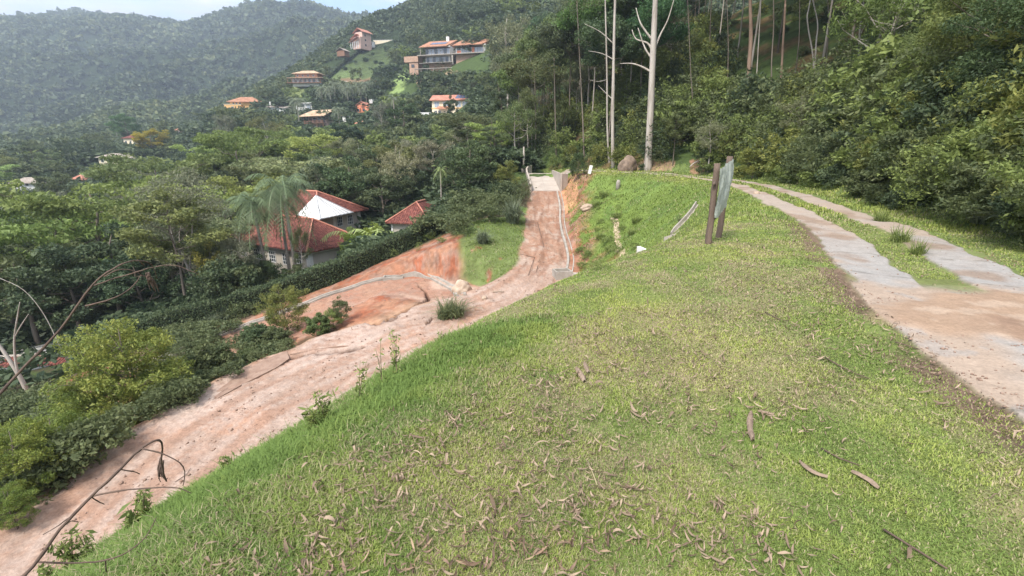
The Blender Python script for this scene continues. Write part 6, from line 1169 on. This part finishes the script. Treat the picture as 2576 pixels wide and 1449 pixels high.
for u, v, Y, H, sp, t, lb in ((2330,330,20,5.2,'grove1',(1.15,1.2,.9),'leafy young tree rising from the bushes below the leaning whitish trunk'),(2120,395,26,3.4,'grove0',(.9,1,.9),'dark young tree at the verge under the straight grey trunk'),(2450,250,17,6.5,'grove1',(1.2,1.2,.8),'yellowish leafy tree in the upper right corner of the slope'),(2560,330,14,5.5,'grove0',(1,1.1,.9),'leafy tree cut by the right frame edge'),
    (2010,330,31,4.2,'airy2',(1.1,1.1,.9),'feathery sapling left of the arched bare branch'),(1790,350,40,4.5,'airy2',(1.1,1.1,.95),'pale feathery sapling standing between the massive trunk and the sign'),(2240,120,27,8.0,'airy1',(1.1,1.25,.8),'bright airy tree right of the straight grey trunk'),(2300,60,30,10,'airy2',(1.1,1.3,.8),'tall light green tree left of the leaning whitish trunk'),(1900,390,33,2.6,'shrub0',(1,1,.9),'pointed bush on the verge below the orange-brown trunk'),(1700,330,45,5,'jungle1',(1,1,.9),'slender tree right of the massive trunk foot')):
    x, y, _ = at(u, v, Y); plant(sp, x, y, H, '', kind='forest_tree' if H > 3 else 'bush', label=lb, tint=t, z=H1(x, y)-.1, cat='tree' if H > 3 else 'bush')
# forest trees up the slope
cand = []; rg = random.Random(21)
_n = 6000; _th = np.radians(np.array([rg.uniform(-6, 56) for _ in range(_n)])); _r = 12*(190/12)**(np.array([rg.random() for _ in range(_n)])**.7); _X = np.sin(_th)*_r; _Y = np.cos(_th)*_r; _Zt, _c, _s, _d = height(_X, _Y, True)
for _i in range(_n):
    x, y, s = float(_X[_i]), float(_Y[_i]), float(_s[_i])
    if s < 3: continue
    if any((x-a)**2+(y-b)**2 < (2.5+.030*math.hypot(x, y))**2 for a, b, *_ in cand) or not (-75 < y < 170): continue
    if math.hypot(x, y) < 15 or (s < 9 and y < 42): continue
    if any((x-a)**2+(y-b)**2 < 4 for a, b in TRUNKS): continue
    u, v = proj(x, y, -1+.6*s) if y > 3 else (9999, 0)
    if y < 3 or u > 3300 or u < 1180: continue
    ub, vb = proj(x, y, float(_Zt[_i])) if 1650 < u < 2560 else (0, 0)
    under = 1790 < ub < 2330 and 100 < vb < 245
    if 1650 < ub < 2520 and vb > 150 and not under: continue
    if under and vb > 215 and rg.random() < .4: continue
    cand.append((x, y, s, under))
cand.sort(key=lambda c: math.hypot(c[0], c[1])); hill_mass = []
for i, (x, y, s, under) in enumerate(cand):
    z = H1(x, y); r = math.hypot(x, y); sp = rg.choice(['jungle0','jungle1','airy2','airy1','broad1','airy0','pine1']) if s > 8 or y > 45 else rg.choice(['jungle0','jungle1','dense0'])
    H = rg.uniform(9, 16) if s > 5 else rg.uniform(5, 9)
    if sp == 'dense0': H = rg.uniform(2.5, 4)
    if r < 36: sp = rg.choice(['grove0','grove1'])
    if under or (1650 < ub < 2400): sp = rg.choice(['canopy0','canopy0','canopy1']); H = rg.uniform(14, 19)
    if 1650 < ub < 2450 and vb < 112 and s > 12 and rg.random() < .75: sp = rg.choice(['grove0','broad0','grove0']); H = rg.uniform(6, 10); under = False
    u, v = proj(x, y, z+H*.6)
    if (i < 260 or under) and -100 < u < 2676 and (v > -60 or under) and len([p for p in PLACED if p['group'] == 'forest']) < 84: plant(sp, x, y, H, {'j':'slender','a':'airy','b':'dense','p':'feathery','d':'dark','g':'small-leaved','c':'high-crowned'}[sp[0]], kind='forest_tree', tint=(rg.uniform(1.0, 1.5), rg.uniform(1.05, 1.5), rg.uniform(.9, 1.3)), group='forest', z=z-.2, cat='tree')
    else: hill_mass.append((sp, x, y, z, H/_S[sp]['H'], rg.random()*6.28, rg.uniform(.9, 1.2)))
merged('forest_canopy', hill_mass[0::2], LM['dark'], cap=2.2, keep=1500, label='dark mass of forest trees covering the upper slope')['category'] = 'forest'; merged('forest_canopy', hill_mass[1::2], LM['mid'], cap=2.2, keep=1500, label='lighter green mass of forest trees among the upper slope')['category'] = 'forest'
# ---------------------------------------------------------------- vegetation on the middle ground banks
for u, v, Y, sp, lb in ((1352,120,80,'airy0','tall airy tree left behind the pole, reaching the top of the slope'),(1400,60,84,'airy1','tall airy tree above the ramp, its crown near the top edge'),(1455,150,72,'airy2','pale feathery tree above the small sign'),(1330,215,70,'airy1','mid green airy tree right of the light pole'),(1490,40,70,'airy0','tall pale tree left of the slim pale trunk'),(1420,240,66,'jungle1','rounded tree right above the ramp'),
    (1312,70,100,'airy2','grey airy tree at the left edge of the forest'),(1278,30,125,'airy0','distant grey airy tree highest at the forest edge'),(1580,190,62,'airy1','airy tree between the slim and the massive trunk'),(1720,230,56,'airy2','light feathery tree right of the massive trunk'),(1700,20,70,'airy0','tall airy tree behind the massive trunk'),(1505,270,60,'airy2','light airy tree over the boulder at the forest foot')):
    plant_top(sp, u, v, Y, '', label=lb, wide=.85, tint=(1.05,1.05,.9))
def pebbles():
    rs = np.random.RandomState(8); n = 14000; th = np.radians(-52+64*rs.random(n)); r = 11*(52/11)**rs.random(n); X = np.sin(th)*r; Y = np.cos(th)*r; Z, crest, toe, D = height(X, Y, True); cl = fbm(X, Y, 1.3, 3, 60); ok = ((D['dr'] < .3) & (D['dral'] > 8.5) | (D['hp'] < 2.2)) & (rs.random(n) < sstep(.35, .65, cl)*.8+.1); X, Y, Z = X[ok], Y[ok], Z[ok]; n = len(X)
    B = np.array([(1,0,0),(0,1,0),(-1,0,0),(0,-1,0),(0,0,.8),(0,0,-.5)], float); Fb = np.array([(0,1,4),(1,2,4),(2,3,4),(3,0,4),(1,0,5),(2,1,5),(3,2,5),(0,3,5)]); s = .008+.05*rs.random(n)**5+.014*rs.random(n)
    V = B[None]*s[:, None, None]*(.6+.8*rs.random((n, 6, 1)))+np.stack([X, Y, Z+s*.2], 1)[:, None]; F = Fb[None]+np.arange(n)[:, None, None]*6
    tag(link('clods', np_mesh('clods', V.reshape(-1, 3), F.reshape(-1, 3), MATS_SLAB)), 'small stones and clay clods strewn over the dirt road', 'gravel', None, 'stuff')
pebbles()
def grit():
    rs = np.random.RandomState(18); n = 26000; th = np.radians(12+45*rs.random(n)); r = 2.2*(16/2.2)**rs.random(n); X = np.sin(th)*r; Y = np.cos(th)*r; Z, crest, toe, D = height(X, Y, True); dt, st, _, _ = polyd(X, Y, TRACK); q = dt*st; cl = fbm(X, Y, .8, 3, 61); ed = np.abs(np.abs(q)-1.2) < .2
    sd = np.hypot((X-5.6)/1.25, (Y-4.55)/.85) < 1.3; ok = (np.abs(q) < 1.42) & (rs.random(n) < np.where(sd, .85, np.where(ed, .6, .12))*(.3+cl)); X, Y, Z = X[ok], Y[ok], Z[ok]+.03; n = len(X)
    B = np.array([(1,0,0),(0,1,0),(-1,0,0),(0,-1,0),(0,0,.8),(0,0,-.5)], float); Fb = np.array([(0,1,4),(1,2,4),(2,3,4),(3,0,4),(1,0,5),(2,1,5),(3,2,5),(0,3,5)]); s = .003+.012*rs.random(n)**3+.004*rs.random(n)
    V = B[None]*s[:, None, None]*(.6+.8*rs.random((n, 6, 1)))+np.stack([X, Y, Z+s*.2], 1)[:, None]; F = Fb[None]+np.arange(n)[:, None, None]*6
    tag(link('grit', np_mesh('grit', V.reshape(-1, 3), F.reshape(-1, 3), MATS_SLAB)), 'fine brown grit washed over the concrete track and its edges', 'gravel', None, 'stuff')
grit()
def area_mass(name, poly, n, sps, hs, keep, label, mat, seed=3, dz=-.1):
    P = hits([p[0] for p in poly], [p[1] for p in poly], 200)[0][:, :2]; rs = random.Random(seed); its = []; lo, hi = P.min(0), P.max(0); tries = 0
    while len(its) < n and tries < 20000:
        tries += 1; x, y = rs.uniform(lo[0], hi[0]), rs.uniform(lo[1], hi[1])
        if polymask(np.array([x]), np.array([y]), [tuple(p) for p in P])[0]: sp = rs.choice(sps); its.append((sp, x, y, H1(x, y)+dz, rs.uniform(*hs)/_S[sp]['H'], rs.random()*6.28, rs.uniform(.9, 1.4)))
    if its: merged(name, its, LM[mat], keep=keep, label=label)['category'] = 'undergrowth'
area_mass('scrub', [(1075,600),(1110,515),(1230,480),(1325,490),(1325,520),(1250,560),(1190,590),(1150,600)], 95, ['dense0','dense1','shrub1','shrub2'], (1.0, 2.3), 1200, 'scrubby green growth on the bank left of the rutted road', 'mid')
area_mass('scrub', [(1100,560),(1230,520),(1285,515),(1280,485),(1200,480),(1110,505)], 30, ['dense0','dense1','shrub1'], (1.0, 2.0), 1300, 'darker bushes above the red cut bank', 'dark', 5)
area_mass('scrub', [(430,920),(560,860),(700,860),(735,905),(650,935),(560,985),(480,1020),(400,1060),(330,1080),(380,960)], 60, ['dense0','dense1','shrub1','broadleaf_bush'], (.5, 1.2), 1500, 'low green growth along the valley edge of the clay road', 'mid', 6)
area_mass('scrub', [(380,860),(560,810),(640,765),(600,850),(500,890),(420,930)], 45, ['dense0','dense1','shrub1'], (.5, 1.3), 1500, 'low green growth between the hedge and the lower road', 'mid', 7)
area_mass('scrub', [(0,1000),(160,1050),(330,1090),(260,1150),(120,1260),(20,1340),(-60,1340),(-60,1000)], 60, ['dense0','dense1','shrub1'], (.7, 1.7), 1500, 'thick low growth below the left bushes', 'mid', 8)
area_mass('scrub', [(1440,690),(1450,620),(1480,540),(1500,480),(1560,500),(1560,560),(1600,620),(1540,660),(1470,700)], 60, ['dense1','shrub2'], (.25, .6), 900, 'weedy growth in the bowl beside the straight gutter', 'light', 9)
area_mass('scrub', [(880,640),(950,630),(1060,600),(1130,610),(1060,630),(960,655)], 26, ['dense1','shrub2'], (.4, .9), 900, 'sparse plants along the top of the red cut bank', 'light', 10)
# ---------------------------------------------------------------- trees of the valley
PROT = [(1000,95,1240,182,235),(1080,236,1192,290,180),(748,268,842,324,235),(570,240,652,276,272),(888,246,938,284,245),(738,255,790,280,262),(670,250,712,282,258),(730,178,812,210,290),(885,78,985,122,360),(848,118,870,134,340),(812,112,1000,212,262),(865,290,935,326,215),
        (700,212,810,258,262),(445,328,500,349,292),(306,343,342,364,250),(255,396,345,413,190),(188,456,212,470,150),(20,458,98,474,140),(-60,296,128,346,262),(490,298,532,325,262),(298,366,410,402,195),(168,418,245,458,150),(960,170,1052,240,262),(1000,305,1045,345,120),(200,374,260,410,150),
        (60,786,190,885,46),(740,484,922,570,52),(950,508,1105,585,50),(620,545,892,672,44),(1095,405,1120,440,52),(1120,-40,1240,22,400),(0,885,146,960,36),(400,350,412,385,180),(555,275,575,300,190)]
HOUSES = [tuple(o.location[:2]) for o in bpy.data.objects if o.parent is None and o.get('category') in ('house','outbuilding','wall','hut','shed')]
cand = []; rs = np.random.RandomState(31); th = np.radians(-51+52.5*rs.random(5200)); r = 44*(330/44)**(rs.random(5200)**.82); X = np.sin(th)*r; Y = np.cos(th)*r; Z, crest, toe, D = height(X, Y, True)
clr = [np.array(c[1]) for c in CLEAR if c[0] not in ('soil_left','scar','slump','cut_right','cut_low','cut_face')]
blocked = np.zeros(len(X), bool)
for P in clr: blocked |= polymask(X, Y, [tuple(p) for p in P])
dh, sh, _, _ = polyd(X, Y, HEDGE); blocked |= (dh < 2.0) | ((sh < 0) & (Y < 50) & (X > -32)) | (toe > -1) | (D['dr'] < 3) | ((X > -4) & (Y < 62)); rg = random.Random(41); grid = {}
for i in range(len(X)):
    if blocked[i]: continue
    x, y, z = X[i], Y[i], Z[i]; rr = r[i]; sp_ = 3.6+.018*rr; cx, cy = int(x//10), int(y//10)
    if any((x-a)**2+(y-b)**2 < sp_**2 for gx in (-1,0,1) for gy in (-1,0,1) for a, b in grid.get((cx+gx, cy+gy), ())): continue
    if any((x-a)**2+(y-b)**2 < (9 if y < 70 else 11)**2 for a, b in HOUSES): continue
    H = rg.uniform(5.5, 11.5)*(1.0 if y < 70 else 1.05)*(1.3 if rg.random() < .1 else 1); ok = True
    for (u0, v0, u1, v1, Yo) in PROT:
        if y < Yo-2:
            pad = (.42*H+.5)*FPX/y; u, vt = proj(x, y, z+H)
            if u+pad > u0 and u-pad < u1 and vt < v1-4:
                vb = proj(x, y, z)[1]
                if vb < v0: continue
                H = H*(vb-(v1-4))/(vb-vt) if vb > v1 else 0
                if H < 2.2: ok = False; break
    if not ok: continue
    grid.setdefault((cx, cy), []).append((x, y)); cand.append((x, y, z, H))
cand.sort(key=lambda c: -c[3]/c[1]); mass = {'dark': [], 'mid': [], 'light': []}; nv = 0
for x, y, z, H in cand:
    sp = rg.choice(['broad0','broad1','broad2','broad0','airy0','airy1','airy2','spread1','jungle1','broad2','pine1','spread0']) if H > 4 else rg.choice(['shrub1','dense0','broadleaf_bush'])
    u, v = proj(x, y, z+H); t = rg.uniform(.95, 1.6); tint = (t*rg.uniform(.88, 1.15), t, t*rg.uniform(.8, 1.1)); w = rg.uniform(.95, 1.3)
    if nv < 128 and -60 < u < 1330: plant(sp, x, y, H, {'b':'rounded','a':'airy grey-green','s':'spreading','j':'slender','p':'feathery','d':'low'}[sp[0]], kind='tree' if H > 4 else 'bush', z=z-.2, tint=tint, wide=w, group='valley'); nv += 1
    else: mass[rg.choice(['dark','mid','mid','mid','light'])].append((sp, x, y, z-.2, H/_S[sp]['H'], rg.random()*6.28, w))
for k, its in mass.items():
    if its: merged('valley_forest', its, LM[k], cap=3.2, keep=700, label='%s green far trees filling the valley and the facing slopes' % {'dark':'dark','mid':'mid','light':'light'}[k])['category'] = 'forest'
# low growth between the trunks so that no bare ground shows
n = 4200; th = np.radians(-51+52.5*rs.random(n)); r = 42*(300/42)**(rs.random(n)**.9); X = np.sin(th)*r; Y = np.cos(th)*r; Z, crest, toe, D = height(X, Y, True); dh, sh, _, _ = polyd(X, Y, HEDGE); b = (dh < 1.6) | ((sh < 0) & (Y < 50) & (X > -32)) | (toe > -1) | ((X > -3) & (Y < 60))
for P in clr: b |= polymask(X, Y, [tuple(p) for p in P])
for a, c in HOUSES: b |= (X-a)**2+(Y-c)**2 < 36
for (u0, v0, u1, v1, Yo) in PROT: u, v = proj(X, Y, Z+1.6+.012*r); b |= (Y < Yo-2) & (u > u0-6) & (u < u1+6) & (v > v0) & (v < v1-2)
its = [('dense0' if i % 2 else 'shrub1', X[i], Y[i], Z[i]-.2, (.8+.009*r[i])*(1 if i % 2 else .45), rg.random()*6.28, 1.4) for i in range(n) if not b[i]]
merged('scrub', its, LM['dark'], cap=3.2, keep=260, label='dark low scrub between the trees of the valley')['category'] = 'undergrowth'
# ---------------------------------------------------------------- forest on the mountains
def mountain():
    rs = np.random.RandomState(61); n = 44000; th = np.radians(-52+62*rs.random(n)); r = 300*(1750/300)**rs.random(n); X = np.sin(th)*r; Y = np.cos(th)*r; Z, crest, toe, D = height(X, Y, True); ok = toe < -2; th2 = np.radians(34*rs.random(7000)); r2 = 175*(520/175)**rs.random(7000); X2 = np.sin(th2)*r2; Y2 = np.cos(th2)*r2; Z2 = height(X2, Y2); X = np.r_[X, X2]; Y = np.r_[Y, Y2]; Z = np.r_[Z, Z2]; r = np.r_[r, r2]; ok = np.r_[ok, np.ones(7000, bool)]; n += 7000
    for P in clr: ok &= ~polymask(X, Y, [tuple(p) for p in P])
    for a, c in HOUSES: ok &= (X-a)**2+(Y-c)**2 > 150
    for (u0, v0, u1, v1, Yo) in PROT[:12]: u, v = proj(X, Y, Z+4); ok &= ~((Y < Yo-2) & (u > u0-4) & (u < u1+4) & (v > v0) & (v < v1+3))
    dens = fbm(X, Y, 60, 3, 90); ok &= rs.random(n) < .72+dens*.9; X, Y, Z, r = X[ok], Y[ok], Z[ok], r[ok]; n = len(X); s = r*.0052*(.5+1.1*rs.random(n)**1.8)*(.75+.5*fbm(X, Y, 120, 3, 95))*(.7+.5*sstep(300, 500, r)); s = np.maximum(s, 2.0)
    K = 18; D_ = unit(rs.normal(size=(n, K, 3))); C = np.stack([X, Y, Z+s*.55], 1)[:, None, :]+D_*(s[:, None, None]*np.array([.62, .62, .55]))*(.5+.5*rs.random((n, K, 1))); C = C.reshape(-1, 3); sz = np.repeat(s, K)[:, None]*.62
    V, F, q = leaves(rs, C, sz, .7, .9, 0, np.clip(np.repeat(rs.random(n)*.45+1.3*(fbm(X, Y, 110, 4, 96)-.35), K)+rs.random(n*K)*.3, 0, 1)); half = (np.arange(n) % 6 == 0).repeat(K)
    for m, sel, lb in (('dark', ~half, 'dark green forest covering the far mountains'), ('mid', half, 'lighter crowns scattered through the far mountain forest')):
        v = V.reshape(-1, 4, 3)[sel].reshape(-1, 3); tag(link('mountain_forest', np_mesh('mountain_forest', v, np.arange(len(v)).reshape(-1, 4), LM[m], {'rnd': q.reshape(-1, 4)[sel].ravel()})), lb, 'forest', None, 'stuff')
mountain()
# pool
p = hits([172], [858], 90)[0][0]; m = MB(); N = 28; m.add([(math.cos(i/N*6.283)*4.2*(1+.2*math.sin(i/N*12.5)), math.sin(i/N*6.283)*2.2, .1) for i in range(N)]+[(math.cos(i/N*6.283)*4.2*(1+.2*math.sin(i/N*12.5)), math.sin(i/N*6.283)*2.2, -.8) for i in range(N)], [tuple(range(N))]+[(i+N, (i+1) % N+N, (i+1) % N, i) for i in range(N)])
tag(m.build('water', glass_mat('pool_water', (.20,.42,.44), .15), None, (p[0], p[1], p[2]+.1)), kind='structure')
# ---------------------------------------------------------------- labels of the remaining plants
LAND = [('the ochre house',612,258),('the pink chalet',795,295),('the cream house',1140,262),('the modern double house',1140,130),('the salmon cottage',912,268),('the brick villa',768,195),('the bright meadow',905,155),('the upper red roof',835,510),('the red roofed outbuilding',1027,535),('the three tall palms',690,480),('the forked grey tree',455,520),
        ('the terraced garden',350,385),('the far-left lawn',205,435),('the concrete ramp',1375,460),('the light pole',1318,400),('the long pink roofed house',472,338),('the massive pale trunk',1638,200),('the orange-brown trunk',1886,150),('the pale pair of stems',2045,110),('the straight grey trunk',2226,150),('the leaning whitish trunk',2425,60),('the white shed',70,925),
        ('the royal palm',990,260),('the grey roofed valley house',290,403),('the flat-topped bright tree',222,500),('the sign',1815,500),('the arching long grass',2500,560),('the pale roofed far-left house',70,468),('the far-left bank field',30,308),('the small valley lawn',512,312)]
def name_plants():
    used = {}; todo = []
    for p in PLACED:
        if p['label']: tag(p['o'], p['label'], p['cat']); continue
        if p['group'] and p['group'].startswith('palms'): 
            p['base'] = None
        u, v = proj(p['x'], p['y'], p['z']+p['H']*.6); todo.append((p, u, v))
    keys = {}
    for p, u, v in todo:
        best = min(LAND, key=lambda l: (l[1]-u)**2+((l[2]-v)*1.3)**2); du, dv = u-best[1], v-best[2]
        dr = ('right of' if du > 0 else 'left of') if abs(du) > abs(dv) else ('below' if dv > 0 else 'above')
        size = 'tall' if p['H'] > 10 else ('low' if p['H'] < 3.2 else 'middling'); kind = {'forest_tree': 'forest tree', 'tree': 'tree', 'bush': 'bush', 'palm_tree': 'palm'}.get(p['kind'], 'tree')
        b = '%s %s %s' % (size, p['look'], kind) if p['look'] != 'palm' else 'small drooping palm of the row'
        keys.setdefault((b, dr, best[0]), []).append((math.hypot(du, dv), p))
    W_ = ['nearest', 'second', 'third', 'fourth', 'fifth', 'sixth', 'seventh', 'eighth', 'ninth', 'tenth', 'eleventh', 'twelfth', 'thirteenth', 'fourteenth', 'fifteenth', 'sixteenth', 'seventeenth', 'eighteenth', 'nineteenth', 'twentieth', 'twenty-first', 'twenty-second', 'twenty-third', 'twenty-fourth', 'twenty-fifth', 'twenty-sixth', 'twenty-seventh', 'twenty-eighth']
    for (b, dr, lm), l in keys.items():
        l.sort(key=lambda q: q[0])
        for i, (d, p) in enumerate(l):
            w = '' if len(l) == 1 else (W_[min(i, 27)]+' ' if i else 'nearest '); g = {'forest': 'trees of the forest slope', 'valley': 'trees filling the valley'}.get(p['group'], p['group'])
            lb = w+b+' '+dr+' '+lm+('' if len(l) == 1 else ', counting outward from it'); tag(p['o'], ' '.join(lb.split()[:16]), p['cat'] if p['look'] != 'palm' else 'palm', g or ('bushes on the forest slope' if p['kind'] == 'bush' else None))
name_plants()
# ---------------------------------------------------------------- haze
def haze():
    m, n, o = newmat('haze_air'); v = n.nodes.new('ShaderNodeVolumePrincipled'); v.inputs['Color'].default_value = (.72, .84, 1.0, 1); v.inputs['Density'].default_value = .00036; v.inputs['Anisotropy'].default_value = 0.2; n.links.new(v.outputs[0], o.inputs['Volume'])
    b = MB(); b.box(-2700, -2700, -60, 2700, 2700, 480); tag(b.build('haze', m), 'pale blue haze lying over the valley and mountains', 'haze', None, 'stuff')
haze()
